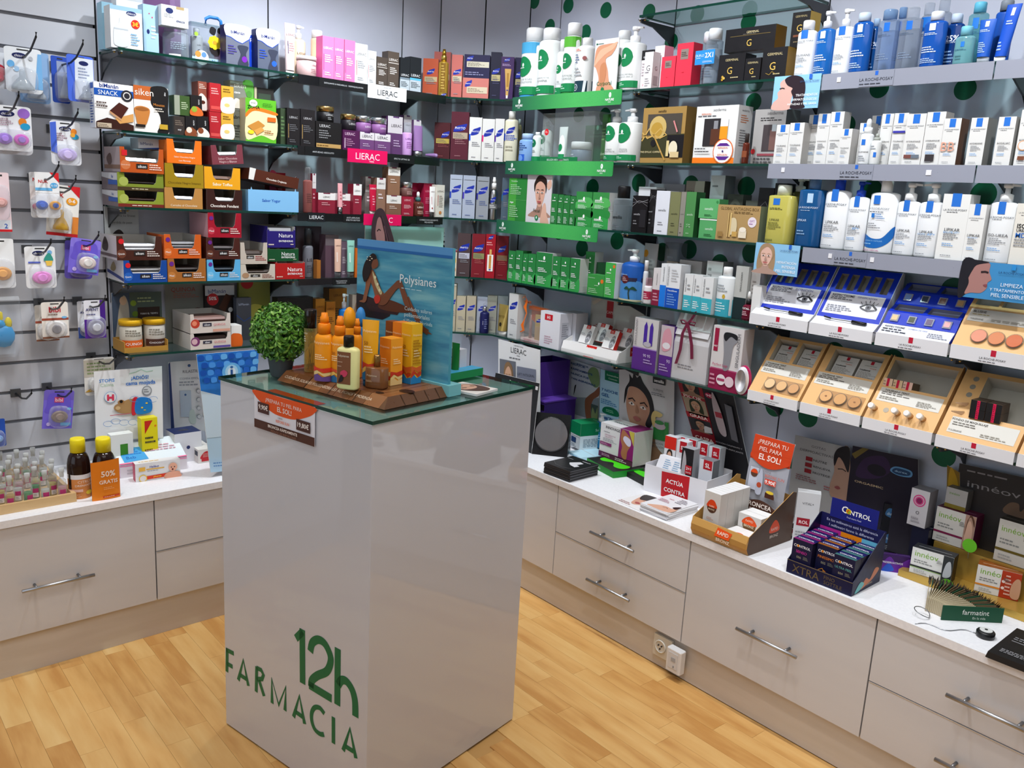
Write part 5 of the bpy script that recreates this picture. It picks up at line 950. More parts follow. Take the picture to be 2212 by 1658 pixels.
def sl_display(x,y,z,rz,w,hf):
 t=thing('counter_display',(x,y,z),rz,'white cardboard counter display with red hair-care notice','display box');d=.17;k=.002;m='#e6e6ec'
 b=MB();b.box(-w/2,-d/2,.0005,w/2,d/2,k,m);b.box(-w/2,-d/2,k,w/2,-d/2+k,hf,m);b.box(-w/2,d/2-k,k,w/2,d/2,hf*1.1,m)
 for sx in (-1,1):a,c=sorted((sx*w/2,sx*(w/2-k)));b.box(a,-d/2+k,k,c,d/2-k,hf*1.02,m)
 b.print([('p',[(.3,.0),(.73,.0),(.73,.98),(.28,.9)],'#c01c26'),('t','ACTÚA',.5,.62,.2,'#ffffff',.28,'b'),('t','CONTRA',.51,.3,.2,'#ffffff',.34,'b')],w,hf,lambda u,v,q:(u-w/2,-d/2-EPS*q,v));b.build('display_tray',t)
 co,si=cos(rz),sin(rz);Wp=lambda a,c:(x+co*a-si*c,y+si*a+co*c)
 S_=[('p',[(.3,.78),(.95,.78),(.95,1),(.3,1)],'#b81c28'),('t','SL',.62,.88,.1,'#ffffff',.4,'b')]
 def cc(a,c,w_,d_,h_,col,dec,lab,r=0,**o):carton(*Wp(a,c),z+.0026,rz+r,w_,d_,h_,col,dec,lab,'box',None,**o)
 for i in range(6):
  lf=carton(*Wp(-w*.24+.001*i,-.07+.003*i),z+.03,rz,.105,.0025,.115,'#e9e9ee',[('r',.04,.06,.16,.5,'#c01c26'),('t','SL',.1,.28,.16,'#ffffff',.36,'v'),('m',.28,.1,.58,.92,12,'#8ab0d0'),('m',.66,.1,.95,.92,12,'#8ab0d0')] if i==0 else (),'white text leaflet leaning in the white display','leaflet','leaflets in the white display',rx=-.5)
 cc(-w*.34,.02,.05,.03,.2,'#e4e4e8',[('r',0,.76,1,1,'#d8281c'),('face',.1,.42,.9,.76,'#d8a88c','#2a201c','long'),('r',0,.36,1,.46,'#d8281c'),('t','PICOR',.5,.41,.05,'#ffffff',.7,'b')],'white and red itching-relief carton at the left of the display')
 cc(-w*.14,.018,.045,.035,.195,'#e6e6ea',S_,'white carton with red tag, second in the display')
 cc(w*.04,-.012,.05,.04,.185,'#1c1a1e',[('s',[(.2,.95),(.1,.7),(.1,.3),(.4,.3),(.45,.7)],'#b8b4b8'),('r',.4,.48,.95,.66,'#c8202c'),('t','2+1',.68,.6,.07,'#ffffff',.4,'b'),('t','GRATIS',.68,.52,.05,'#ffffff',.44),('m',.4,.3,.9,.45,2,'#b8b4b8')],'black carton with red two plus one gift patch',side='#aeb2b8')
 cc(w*.33,-.005,.055,.045,.16,'#dfe2ea',S_,'white carton with red tag and grey side, at the right of the display',side='#7a7e84')
 for i,(a,c,h_) in enumerate(((-w*.26,.055,.2),(-w*.08,.056,.2),(w*.12,.05,.2),(w*.3,.054,.195))):
  cc(a,c,.046,.04,h_,'#dcdee4',S_,'white carton with red tag in the back row of the display, '+('leftmost','second','third','rightmost')[i],side='#c4c8ce')
def leaflet_stack(x,y,z,rz):
 D_=[('s',[(.2,.05),(.35,.2),(.6,.3),(.85,.28),(.97,.4),(.97,.05)],'#d8a890'),('k',[(.6,.2),(.7,.24),(.78,.2)],.02,'#2a1c1a'),('s',[(.8,.35),(.95,.5),(.97,.3)],'#2a2024'),('t','DDD',.36,.72,.1,'#c03a5a',.16,'b'),('m',.1,.45,.5,.62,3,'#c08a9a'),('m',.55,.6,.9,.9,4,'#9a9aa4')]
 for i in range(9):
  carton(x+RN.uniform(-.003,.003),y+RN.uniform(-.003,.003),z+.0004+.0031*i,rz+RN.uniform(-.04,.04),.12,.17,.0029,'#e4e4e8',(),'white beauty leaflet in a small pile before the white display','leaflet','leaflets piled before the white display',tdec=D_ if i==8 else ())
def pamphlet_stack(x,y,z,rz):
 D_=[('t','FARMACIA',.7,.85,.05,'#e0e0e4',.3,'b'),('m',.08,.75,.4,.78,1,'#c8c8cc'),('p',[(.42,.5),(.58,.74),(.74,.7),(.7,.5),(.84,.46),(.8,.32),(.6,.36),(.5,.42)],'#d8d8dc'),('k',[(.02,.3),(.3,.12),(.6,.08),(.98,.2)],.01,'#6a6a6e')]
 for i in range(13):
  carton(x+RN.uniform(-.0015,.0015),y+RN.uniform(-.0015,.0015),z+.0004+.0034*i,rz+RN.uniform(-.012,.012),.14,.16,.0031,'#2a2a2d' if i % 2 else '#3a3a3e',(),'black brochure in the thick pile on the right counter','brochure','black brochures in the thick pile',side='#232326' if i % 3 else '#55555a',top='#1a1a1c',tdec=D_ if i==12 else ())
RB=[('e',.5,.66,.3,None,'#5a3a2c'),('s',[(.2,.67),(.24,.76),(.38,.825),(.5,.835),(.62,.825),(.76,.76),(.8,.67)],'#e0481c'),('t','RAPID',.5,.69,.035,'#f8dcc8',.4,'b'),('t','BRONZ',.5,.62,.035,'#e8d4b8',.44,'b'),('m',.25,.38,.75,.44,2,'#c89a84'),('m',.15,.05,.85,.12,2,'#8a847c')]
RB2=[('e',.5,.62,.3,None,'#7a5a34'),('s',[(.2,.64),(.26,.82),(.5,.95),(.74,.82),(.8,.64)],'#ec541c'),('t','RAPID',.5,.78,.09,'#f8dcc8',.4),('t','BRONZ',.5,.58,.1,'#e8d4b8',.44,'b'),('m',.3,.12,.8,.26,2,'#c89a84')]
def bronze_display(x,y,z,rz):
 t=thing('counter_display',(x,y,z),rz,'gold cardboard counter display with orange logo, holding white bronzing boxes','display box');w,d=.215,.235;g='#c99a54:sat'
 b=MB();prof=[(-d/2,.0006),(-d/2-.012,.022),(-d/2-.014,.04),(-d/2-.006,.062),(-d/2-.003,.062),(-d/2-.011,.04),(-d/2-.009,.022),(-d/2+.003,.0006)]
 b.side(prof,-w/2,w/2,g);b.box(-w/2,-d/2+.003,.0006,w/2,d/2,.0026,g);b.box(-w/2,d/2-.002,.0026,w/2,d/2,.15,'#a87c3c:sat')
 f=lambda u,v,q:(u-w/2,-d/2-.0125-EPS*q-.004*sin(v/.062*3.1)+.008*max(0,v/.062-.6),v)
 b.print([('p',[(.44,.5),(.7,.5),(.74,.9),(.48,.98)],'#f0561c'),('t','RAPID',.59,.74,.19,'#fbe4d0',.2,'b'),('t','BRONZ',.6,.36,.2,'#fbf0e0',.24,'b')],w,.06,f);b.build('front_panel',t)
 for sx in (-1,1):
  a,c=sorted((sx*w/2,sx*(w/2+.0015)));b=MB();b.side([(-d/2-.012,.022),(-d/2,.0006),(d/2,.0006),(d/2,.165),(d/2-.02,.17),(-d/2-.006,.062)],a,c,g)
  if sx>0:
   b.mesh([(c+.0004,yy,zz) for yy,zz in [(-d/2-.012,.022),(-d/2,.0006),(d/2,.0006),(d/2,.165),(d/2-.02,.17),(-d/2-.006,.062)]],[(0,1,2,3,4,5)],'#4e3626')
   b.print([('s',[(.44,.32),(.46,.46),(.55,.56),(.64,.46),(.66,.32)],'#e04a1c'),('t','RAPID',.55,.38,.06,'#f4d8c8',.2),('t','BRONZ',.55,.24,.06,'#e8d8c8',.2)],d,.165,lambda u,v,q:(c+.0004+EPS*q,u-d/2,v))
  b.build('side_panel',t)
 # header card bends up behind the boxes
 W2,H2=.15,.31;b=MB();cv=lambda v:.085+.05*(v/H2)**2-.02*(v/H2)
 hx=lambda u,v,q:(u-W2/2+.01,cv(v)-EPS*q,.01+v);n=8
 for j in range(n):b.mesh([hx(0,H2*j/n,0),hx(W2,H2*j/n,0),hx(W2,H2*(j+1)/n,0),hx(0,H2*(j+1)/n,0)],[(0,1,2,3),(3,2,1,0)],'#d9dbe6',True)
 L_=4
 b.print([('r',0,.74+.026*i,1,.766+.026*i,'#cc421c') for i in range(10)]+[('p',[(0,.8)]+[(i/12,.77-.09*sin(PI*i/12)) for i in range(13)]+[(1,.8)],'#cc421c'),('t','¡PREPARA TU',.5,.94,.045,'#f4dcd0',.8),('t','PIEL PARA',.48,.87,.045,'#f4dcd0',.6),('t','EL SOL!',.5,.79,.06,'#fbe8e0',.66,'b'),('r',.08,.42,.3,.66,'#c4c8d6'),('e',.2,.6,.09,None,'#5a3a2c'),('s',[(.11,.605),(.2,.645),(.29,.605)],'#dc4a1c'),('s',[(.34,.64),(.3,.56),(.3,.4),(.44,.4),(.44,.56),(.38,.66)],'#b8bccc'),('e',.37,.49,.06,None,'#b84a2c'),('t','CREMA',.52,.65,.02,'#7a6a70',.2),('t','BEFORE SUN',.72,.61,.03,'#d85a3a',.5),('r',.5,.52,.78,.58,'#dc3c1c'),('t','9,90€',.64,.55,.045,'#ffffff',.26,'b'),('e',.68,.43,.12,.05,'#4a2418'),('r',.56,.38,.8,.43,'#4a2418'),('e',.68,.445,.1,.035,'#e8c83c'),('s',[(.76,.46),(.84,.44),(.88,.38),(.84,.37)],'#8a8a90')]+
   [('r',0,.0+.03*i,1,.03+.03*i,'#4a2c20') for i in range(9)]+[('p',[(0,.22)]+[(i/12,.25+.09*sin(PI*i/12)) for i in range(13)]+[(1,.22)],'#4a2c20'),('t','BRONCEA',.46,.28,.05,'#f0e4dc',.84,'b'),('t','RÁPIDAMENTE',.48,.215,.04,'#f0e4dc',.86,'b'),('t','REDUCE LAS',.48,.155,.045,'#e8dcd4',.84,'b'),('t','IRRITACIONES',.48,.095,.04,'#e8dcd4',.86,'b')],W2,H2,hx);b.build('header_card',t)
 co,si=cos(rz),sin(rz);Wp=lambda a,c:(x+co*a-si*c,y+si*a+co*c)
 for i in range(4):carton(*Wp(-.058,-.078+.04*i),z+.003,rz,.062,.0385,.15,'#d9d7d4',RB if i==0 else (),('front','second','third','rear')[i]+' tall white bronzing carton in the gold display','box',None,side='#d2d0cc',top='#eeeeee')
 carton(*Wp(.035,.02),z+.003,rz,.085,.075,.085,'#dddbd8',RB2,'cube-shaped white bronzing box at the right in the gold display','box',None,side='#d2d0cc',top='#efefef')
 carton(*Wp(.035,-.0625),z+.003,rz,.085,.08,.038,'#dddbd8',(),'white bronzing box lying at the front of the gold display','box',None,top='#ececec',tdec=[('s',[(.35,.1),(.4,.35),(.6,.42),(.8,.3),(.85,.1)],'#e0481c'),('t','RAPID',.6,.22,.12,'#f4d8c8',.36)])
def condom_display(x,y,z,rz):
 t=thing('counter_display',(x,y,z),rz,'dark blue counter display with white header lettering, holding small condom boxes','display box');w,d=.205,.172;n='#14163c'
 b=MB();b.box(-w/2,-d/2,.0006,w/2,d/2,.003,n);b.box(-w/2,-d/2,.003,w/2,-d/2+.002,.042,n);b.print([('t','XTRA',.3,.5,.62,'#6a5a3c',.42),('t','FINO',.66,.66,.26,'#6a5a3c',.2),('t','SOTTILE',.72,.32,.26,'#6a5a3c',.34),('r',0,.96,1,1,'#8a7a54')],w,.042,lambda u,v,q:(u-w/2,-d/2-EPS*q,v));b.build('front_lip',t)
 for sx in (-1,1):
  a,c=sorted((sx*w/2,sx*(w/2-.002)));b=MB();b.side([(-d/2+.002,.003),(d/2,.003),(d/2,.155),(d/2-.012,.155),(-d/2+.002,.042)],a,c,n)
  if sx>0:b.print([('s',[(.3,.1),(.45,.4),(.6,.3),(.75,.6),(.9,.5),(.7,.25),(.5,.15)],'#c87850'),('s',[(.1,.05),(.25,.35),(.4,.25),(.3,.1)],'#6ab8b8'),('t','CONTROL',.6,.16,.06,'#c8b89a',.5)],d,.09,lambda u,v,q:(w/2+EPS*q,u-d/2,v))
  b.build('side_panel',t)
 b=MB();b.box(-w/2+.002,d/2-.002,.003,w/2-.002,d/2,.155,'#1a1c50');H1=.152
 b.print([('r',0,.0,.34,.72,'#c0309a'),('r',.34,.0,.67,.72,'#f08c1c'),('r',.67,.0,1,.72,'#6abce0'),('t','006',.17,.6,.09,'#6a1c5a',.2),('t','005',.5,.6,.09,'#9a4a10',.2),('t','004',.83,.6,.09,'#2a6a8a',.2),('t','mm',.17,.53,.05,'#6a1c5a',.12),('t','mm',.5,.53,.05,'#9a4a10',.12),('t','mm',.83,.53,.05,'#2a6a8a',.12),('t','En los milímetros está la diferencia',.5,.9,.06,'#c8cce8',.8),('t','I millimetri fanno la differenza',.5,.8,.06,'#c8cce8',.7)],w-.004,H1,lambda u,v,q:(u-w/2+.002,d/2-.002-EPS*q,.003+v));b.build('back_panel',t)
 b=MB();b.box(-w*.36,d/2-.0035,.15,w*.36,d/2-.0022,.21,'#17207a');b.print([('t','C',.3,.56,.34,'#ffffff',.2,'b'),('t','NTROL',.64,.5,.34,'#ffffff',.44,'b'),('e',.385,.52,.055,None,'#e8c81c'),('e',.385,.52,.035,None,'#d83a1c'),('e',.4,.5,.025,None,'#8ab81c'),('t','Feel more Feel',.52,.22,.1,'#d8dcf0',.3)],w*.72,.06,lambda u,v,q:(u-w*.36,d/2-.0035-EPS*q,.15+v));b.build('header_card',t)
 co,si=cos(rz),sin(rz);Wp=lambda a,c:(x+co*a-si*c,y+si*a+co*c)
 for cI,(c1,nm,num,kind,nn) in enumerate((('#d838a8','SENSO','006','magenta',3),('#f08c2c','FINISSIMO','005','orange',3),('#6abab8','ULTRA FEEL','004','teal',4))):
  for r_ in range(4 - (1 if cI==1 else 0)):
   yy=-.061+.0375*r_+(.0375 if cI==1 else 0)*.6;dec=[('t','CONTROL',.5,.82,.1,'#f0f0f8',.84,'b'),('e',.3,.82,.06,None,'#e8b81c'),('e',.3,.82,.035,None,'#d83a1c'),('t',nm,.5,.66,.08,c1,.8),('t',num,.4,.5,.07,'#a8a48a',.3),('m',.62,.46,.9,.56,3,'#8a8a7a'),('s',[(.02,.3),(.3,.2),(.5,.3),(.8,.16),(.98,.3),(.7,.1),(.4,.14)],c1),('k',[(.05,.2),(.4,.34),(.7,.12),(.95,.24)],.03,shade_col(c1,1.25))]
   carton(*Wp(-.065+.0655*cI,yy),z+.0035,rz,.063,.036,.105-.004*(cI==2),'#17173a',dec if r_==0 or True else (),('front','second','third','rear')[r_]+' condom box with '+kind+' swirl in the dark blue display','box',None,side='#141432',top='#1c1a5a' if r_<9 else c1,tdec=[('r',0,0,1,.35,shade_col(c1,.6)),('t','CONTROL',.5,.55,.4,'#f0f0f8',.8,'b')])
REAR=.108
def gold_tray(x,y,z):
 t=thing('stepped_tray',(x,y,z),0,'gold stepped counter tray holding supplement boxes','tray');g='#c9a44e:foil'
 b=MB();b.box(-.25,-.085,.0006,.4,.0085,.021,g);b.build('front_step',t)
 b=MB();b.box(-.2,.009,.0006,.4,.094,REAR,g);b.build('rear_step',t)
def swatch_fan(x,y,z):
 t=thing('hair_swatch_fan',(x,y,z),0,'fan of hair colour swatches with a dark green cover','swatch book');n=26
 for i in range(n):
  a=radians(112-62*i/(n-1));b=MB();L0,L1=.055,.21;last=i==n-1
  ux,uy=cos(a),sin(a)
  def bx(m,p0,p1,th,z0,z1):
   px,py=-uy*th/2,ux*th/2
   vs=[(ux*r+s*px,uy*r+s*py,zz) for zz in (z0,z1) for r,s in ((p0,-1),(p1,-1),(p1,1),(p0,1))]
   b.mesh(vs,[(3,2,1,0),(4,5,6,7),(0,1,5,4),(1,2,6,5),(2,3,7,6),(3,0,4,7)],m)
  if not last:
   bx('#cdc0a2' if i % 2 else '#b8a888',L0,L1-.07,.0018,.001,.04);bx(('#6a5a44','#2a5a40','#7a6648')[i % 3],L1-.07,L1-.012,.0016,.001,.042);b.build('swatch_page',t)
   k=MB();
   for q in range(9):
    rr=L1-.012+RN.uniform(-.02,.008);zz=.043;w_=.0035
    k.mesh([(ux*rr-uy*w_*RN.uniform(.3,1),uy*rr+ux*w_,zz-.012),(ux*rr+uy*w_,uy*rr-ux*w_,zz-.012),(ux*(rr+.012)+RN.uniform(-.005,.005),uy*(rr+.012)+RN.uniform(-.005,.005),zz+RN.uniform(-.004,.008))],[(0,1,2),(2,1,0)],('#2a1c12','#3a2a1a','#1c140e')[(i+q) % 3])
   k.build('hair_tuft',t)
  else:
   bx('#154d34',.045,L1+.0,.002,.0008,.043)
   f=lambda u,v,q:(ux*(.05+u)+uy*(.0012+EPS*q),uy*(.05+u)-ux*(.0012+EPS*q),.001+v)
   b.print([('t','farmatint',.55,.62,.34,'#eef0e8',.74),('t','En la vida',.62,.24,.16,'#c8d4c8',.36)],.155,.042,f);b.build('green_cover',t)
 b=MB();b.tube([(.02*cos(a)-.012,.02*sin(a)+.01,.004+.016*max(0,sin(a*.5))) for a in [2*PI*j/18 for j in range(19)]],.0012,'#8a8c90:metal',6);b.build('binder_ring',t)
def tape_roll(x,y,z):
 t=thing('measuring_tape',(x,y,z+.0004),.4,'small round black tape measure with white top on a thin chain','tape measure')
 b=MB();b.lathe([(.021,0),(.0225,.003),(.0225,.014),(.02,.017)],'#141517:sat',24);b.build('case',t)
 b=MB();b.lathe([(.0155,.0172),(.0155,.0195),(.0145,.02)],'#d6d8d6',20);b.lathe([(.004,.0201),(.004,.021)],'#2a2a2c',10);b.build('white_top',t)
 c=MB();pts=[(-.021-.012*i,.004+.012*sin(i*.8)-.0025*i,.0012) for i in range(13)];c.tube(pts,.0011,'#b8bac0:metal',6);c.build('chain',t)
def black_booklet(x,y,z):
 D_=[('r',.1,.55,.6,.57,'#8a8a8e'),('m',.1,.6,.6,.72,2,'#8a8a8e'),('m',.1,.12,.55,.24,3,'#9a9a9e'),('e',.9,.86,.025,None,'#d8d8da')]
 for i in range(4):
  carton(x+.001*i,y,z+.0004+.0042*i,.03,.17,.2,.004,'#242426',(),'black booklet at the right end of the counter, '+('lowest','second from below','third from below','topmost')[i]+' of the pile','booklet',None,top='#19191b',side='#2c2c2e',tdec=D_ if i==3 else ())
def green_disc(x,y,z,nm):
 t=thing('shelf_wobbler',(x,y,z),0,'round lime green promotional disc, %s one among the supplement boxes' % nm,'sign')
 b=MB();n=24;r=.02;vs=[(r*cos(2*PI*k/n),yy,r*sin(2*PI*k/n)) for yy in (-.0006,.0006) for k in range(n)]
 b.mesh(vs,[tuple(range(n-1,-1,-1)),tuple(range(n,2*n))]+[(k,(k+1) % n,n+(k+1) % n,n+k) for k in range(n)],'#5fae22');b.build('green_disc',t)
 b=MB();b.tube([(0,0,-r),(0,.004,-r-.02)],.0008,'#c8d0c0:clear',5);b.build('stem',t)
def bottle_tray():
 x,y,z,r=P('L',-2.42,.235,ZC);t=thing('wooden_tray',(x,y,z+.0004),r,'long light wooden tray full of small clear bottles on the left counter','tray');w,d=.8,.37;m='#d4b080'
 def wm(nt,b):nt.links.new(ramp(nt,noise(nt,3,5,(1,8,8)),[(.3,'#c9a26c'),(.7,'#dcba88')]),b.inputs['Base Color'])
 m=nodemat('tray_wood',wm)
 b=MB();b.box(-w/2,-d/2,0,w/2,d/2,.006,m);b.build('tray_base',t)
 for n_,a in (('front_rail',(-w/2,-d/2,w/2,-d/2+.012)),('back_rail',(-w/2,d/2-.012,w/2,d/2)),('side_rail',(w/2-.012,-d/2+.012,w/2,d/2-.012)),('side_rail',(-w/2,-d/2+.012,-w/2+.012,d/2-.012))):
  b=MB();b.box(a[0],a[1],.0062,a[2],a[3],.03,m);b.build(n_,t)
 LQ={'yellow':'#e4d27a','pink':'#e8b4b8','green':'#5aa868','clear':'#e6e8e4','amber':'#d8b060'}
 proto={}
 def mini(k,X,Y,Z,R_):
  if k not in proto:
   q=thing('miniature_bottle',(X,Y,Z),R_,'miniature clear bottle of %s scented liquid in the wooden tray' % k,'bottle','miniature bottles of %s liquid in the wooden tray' % k);h=.07;rr=.0135
   b=MB();b.lathe([(rr*.94,0),(rr,.0015),(rr,h*.8),(rr*.9,h*.9),(rr*.42,h),(rr*.4,h+.006)],'#eceeee:clear',14);b.print([('r',.2,.08,.8,.62,'#e6e2e4'),('r',.2,.36,.8,.62,'#c0407a'),('m',.3,.12,.7,.3,2,'#a8a0a4')],2*rr,h*.8,curved(2*rr,rr,rr),2);b.build('glass_body',q)
   b=MB();b.lathe([(rr*.9,.002),(rr*.9,h*.6)],LQ[k]+':tint',12);b.build('liquid',q)
   b=MB();b.lathe([(rr*.5,h+.005),(rr*.5,h+.02),(rr*.62,h+.021),(rr*.58,h+.034)],'#e2e4e2:tint',12);b.build('cap',q);proto[k]=q
  else:
   q=copy_tree(proto[k]);q.location=(X,Y,Z);q.rotation_euler=(0,0,R_)
 ks=list(LQ)
 for i in range(6):
  for j in range(7):
   s=-2.052-.05*j-.016*(i % 2);D=.385-.056*i
   X,Y,Z,R_=P('L',s,D,ZC+.0072);mini(('pink','green','yellow','clear','amber')[(i*2+j*3+(i*j) % 2) % 5],X,Y,Z,R_+RN.uniform(-.3,.3))
def orange_sleeve(x,y,z,rz):
 t=thing('orange_pouch',(x+.0,y+.008,z+.0004),rz,'orange pouch with fifty percent free lettering in front of the right syrup bottle','pouch');w,h=.088,.13
 b=MB();n=10;vs=[]
 for v in range(7):
  for u in range(n+1):a=(u/n-.5)*1.9;vs.append((w/2*sin(a)/sin(.95),-.013*cos(a)+.0,h*v/6+(.004*(u/n) if v==6 else 0)))
 b.mesh(vs,[(v*(n+1)+u,v*(n+1)+u+1,(v+1)*(n+1)+u+1,(v+1)*(n+1)+u) for v in range(6) for u in range(n)],'#e8821e',True);b.mesh([(a,yy+.003,q) for a,yy,q in vs],[(v*(n+1)+u,(v+1)*(n+1)+u,(v+1)*(n+1)+u+1,v*(n+1)+u+1) for v in range(6) for u in range(n)],'#d8741a',True)
 def mp(u,v,q):a=asin(max(-1,min(1,(u-w/2)/(w/2)*sin(.95))));return (u-w/2,-.013*cos(a)-EPS*q-.0003,v)
 mp.curved=1;b.print([('t','50%',.58,.68,.15,'#f8e8d8',.62,'b'),('t','GRATIS',.58,.47,.1,'#f8e8d8',.66,'b'),('m',.4,.26,.85,.34,2,'#f0b070'),('r',.36,.05,.96,.1,'#c8401c'),('m',.4,.06,.9,.09,1,'#f0c0a0')],w,h,mp,2);b.build('pouch_front',t)
def sloped_leaflet(x,y,z,rz,w):
 t=thing('leaflet_holder',(x,y,z+.002),rz,'white and blue sloping leaflet lid with pink lettering on the medicine display','display lid');b=MB();d,h=.14,.05
 vs=[(-w/2,-.05,0),(w/2,-.05,0),(w/2,.075,h),(-w/2,.075,h)]
 b.mesh(vs+[(a,q+.002,c-.0035) for a,q,c in vs],[(0,1,2,3),(7,6,5,4),(0,4,5,1),(1,5,6,2),(2,6,7,3),(3,7,4,0)],'#e4eef4')
 f=lambda u,v,q:(u-w/2,-.05+.125*v/.134-.4*EPS*q,h*v/.134+EPS*q)
 b.print([('t','Gratis',.16,.88,.14,'#e0447c',.26),('m',.4,.82,.95,.94,1,'#8a9ac0'),('p',[(.08,.08),(.44,.12),(.4,.68),(.06,.66)],'#4aa4e0'),('t','Beb',.2,.26,.12,'#1c5ab0',.2),('m',.1,.36,.38,.6,3,'#2a7ac8'),('r',.0,.0,1,.05,'#e8709c'),('m',.45,.4,.95,.7,3,'#d8a8b8')],w,.134,f);b.build('printed_lid',t)
 k=MB();k.box(-w/2+.01,.07,-.002,w/2-.01,.072,h-.004,'#d8e0e6');k.build('support',t)
def toy_bag(x,y,z,rz):
 t=thing('toy_pack',(x,y,z),rz,'clear bag with a blue and yellow bath toy hanging at the left edge','toy');
 b=MB();pts=[(-.07,0),(.05,0),(.055,-.2),(-.075,-.2)]
 b.mesh([(a,-.002,c) for a,c in pts]+[(a*.9,-.035,c*.93-.008) for a,c in pts],[(0,1,5,4),(1,2,6,5),(2,3,7,6),(3,0,4,7),(4,5,6,7)],'#eef2f6:film');b.build('clear_bag',t)
 b=MB();b.lathe([(.0,-.165),(.02,-.16),(.032,-.14),(.034,-.12),(.026,-.1),(.012,-.093),(0,-.092)],'#3aa0dc:sat',18,c=(-.004,-.015),sy=.45);b.build('toy_body',t)
 b=MB();b.lathe([(.0,-.105),(.014,-.1),(.02,-.088),(.014,-.076),(0,-.072)],'#3aa8e4:sat',14,c=(-.016,-.017),sy=.6);b.build('toy_head',t)
 b=MB();b.lathe([(.0,-.102),(.01,-.096),(.011,-.08),(.006,-.068),(0,-.065)],'#f0d82a:sat',12,c=(.012,-.016),sy=.5);b.lathe([(.0,-.08),(.006,-.07),(.005,-.05),(0,-.046)],'#f0d82a:sat',12,c=(-.008,-.016),sy=.5);b.build('toy_ears',t)
 b=MB();b.box(-.05,-.004,-.19,.03,-.003,-.15,'#c8ccd4');b.build('backing_card',t)
# electrical sockets on the plinth
x,y,z,r=P('R',1.72,.4384,.042)
t=thing('wall_socket',(x,y,z),0,'beige double socket frame on the right plinth','socket')
b=MB();b.box(-.05,-.012,0,.03,-.0004,.078,'#cfc8ba',bev=0);b.build('socket_frame',t)
b=MB();b.lathe([(.024,0),(.0235,.004),(.02,.0045),(.019,.001)],'#d8d2c6',22);o=b.build('socket_ring',t,(-.018,-.0125,.04));o.rotation_euler=(PI/2,0,0)
b=MB()
for a,c in ((-.007,.004),(.007,.004),(0,-.008)):b.lathe([(.0026,.0),(.0026,.0058)],'#2a2622',8,c=(a,c))
o=b.build('socket_hole',t,(-.018,-.0125,.04));o.rotation_euler=(PI/2,0,0);o['kind']='stuff'
t=thing('plug_in_unit',(x+.062,y-.0006,z-.008),0,'white plug-in switch box beside the beige socket on the plinth','socket')
b=MB();b.box(-.03,-.042,0,.032,-.0126,.082,'#dededf:sat',bev=.004);b.build('unit_body',t)
b=MB();b.box(-.018,-.0436,.014,.02,-.0424,.07,'#d4d4d6:sat');b.box(-.006,-.0445,.04,.012,-.0437,.054,'#a8aaae:sat');b.box(.004,-.0445,.018,.008,-.0437,.026,'#8a8c90');b.build('switch_plate',t)
olive_side=[('r',0,0,1,1,'#7d6f74'),('p',[(0,.95),(1,.95),(1,.5),(0,.7)],'#d9dade'),('r',.42,.28,1,.55,'#3a62b4'),('t','flex',.7,.75,.18,'#3a62b4',.4)]
natura_print=[('t','Natura',.66,.56,.28,'#ffffff',.5),('t','ENTREHORAS',.66,.3,.13,'#ffffff',.5,'b'),('m',.04,.08,.34,.2,1,'#e8d8c8'),('m',.82,.1,.97,.2,1,'#e8d8c8')]
black_print=LI('#b9b9bc','#b8975a',.76,.06,'#6a6a6e')
lilac_print=[('r',0,.62,1,1,'#d4cfd2'),('r',.3,.95,.7,1,'#5a3a6a'),('t','LIERAC',.5,.8,.15,'#4a4450',.7),('m',.2,.25,.8,.45,2,'#b8a0c0')]
lilac_tall=[('r',0,.56,1,1,'#c9c4c8'),('r',.35,.965,.75,1,'#5a3a6a'),('t','LIERAC',.58,.76,.08,'#4a4450',.7),('m',.4,.2,.9,.4,3,'#b8a0c0')]
tonic_print=[('e',.4,.7,.36,.4,'#12704a'),('e',.4,.74,.06,.09,'#ffffff'),('m',.2,.36,.8,.46,2,'#8a9a94'),('r',0,.0,1,.22,'#1a8a50')]
blue_print=[('r',.35,.78,.62,.93,'#e8f0fa'),('m',.15,.68,.85,.74,2,'#cfe0f4'),('m',.12,.3,.8,.45,3,'#d8e8fa'),('m',.12,.08,.8,.2,3,'#bcd4f0')]
clear_print=[('r',.42,.76,.68,.93,'#1f6fd2'),('m',.15,.66,.85,.72,2,'#5a6a80'),('m',.2,.2,.8,.34,3,'#7a8aa0')]
gold_print=[('t','GERMINAL',.5,.8,.09,'#c9b98a',.72),('t','G',.45,.42,.26,'#d8b45a',.3),('m',.5,.12,.9,.2,1,'#c9b98a')]
lines_print=[('k',[(0,.95),(.4,.8),(1,.9)],.012,'#a8a8ac'),('k',[(0,.8),(.5,.86),(1,.72)],.012,'#8a8a90'),('k',[(0,.7),(.4,.86),(1,.82)],.01,'#c8c8cc'),('t','sensilis',.35,.5,.06,'#b8b8bc',.6),('r',.55,.15,.95,.62,'#232226'),('m',.15,.2,.45,.35,2,'#7a7a7e')]
turq_print=[('r',0,0,1,.42,'#3fb0c0'),('t','SINGULADERM',.2,.7,.14,'#6a6c72',.5,'v'),('m',.15,.08,.85,.3,4,'#ffffff'),('m',.4,.55,.85,.75,2,'#9a9ca0')]
bear_print=[('r',0,.0,1,.74,'#7a6ad8'),('s',[(.1,.6),(.2,.9),(.8,.9),(.92,.6),(.92,.4),(.1,.4)],'#6a58cc'),('r',.35,.68,.66,.82,'#d84a7a'),('t','bibi',.5,.75,.09,'#ffe0ec',.3,'b'),('e',.86,.52,.08,.05,'#5ab4e8'),('e',.2,.12,.07,None,'#c8b8f0'),('r',.6,.08,.95,.16,'#5ab4e8')]
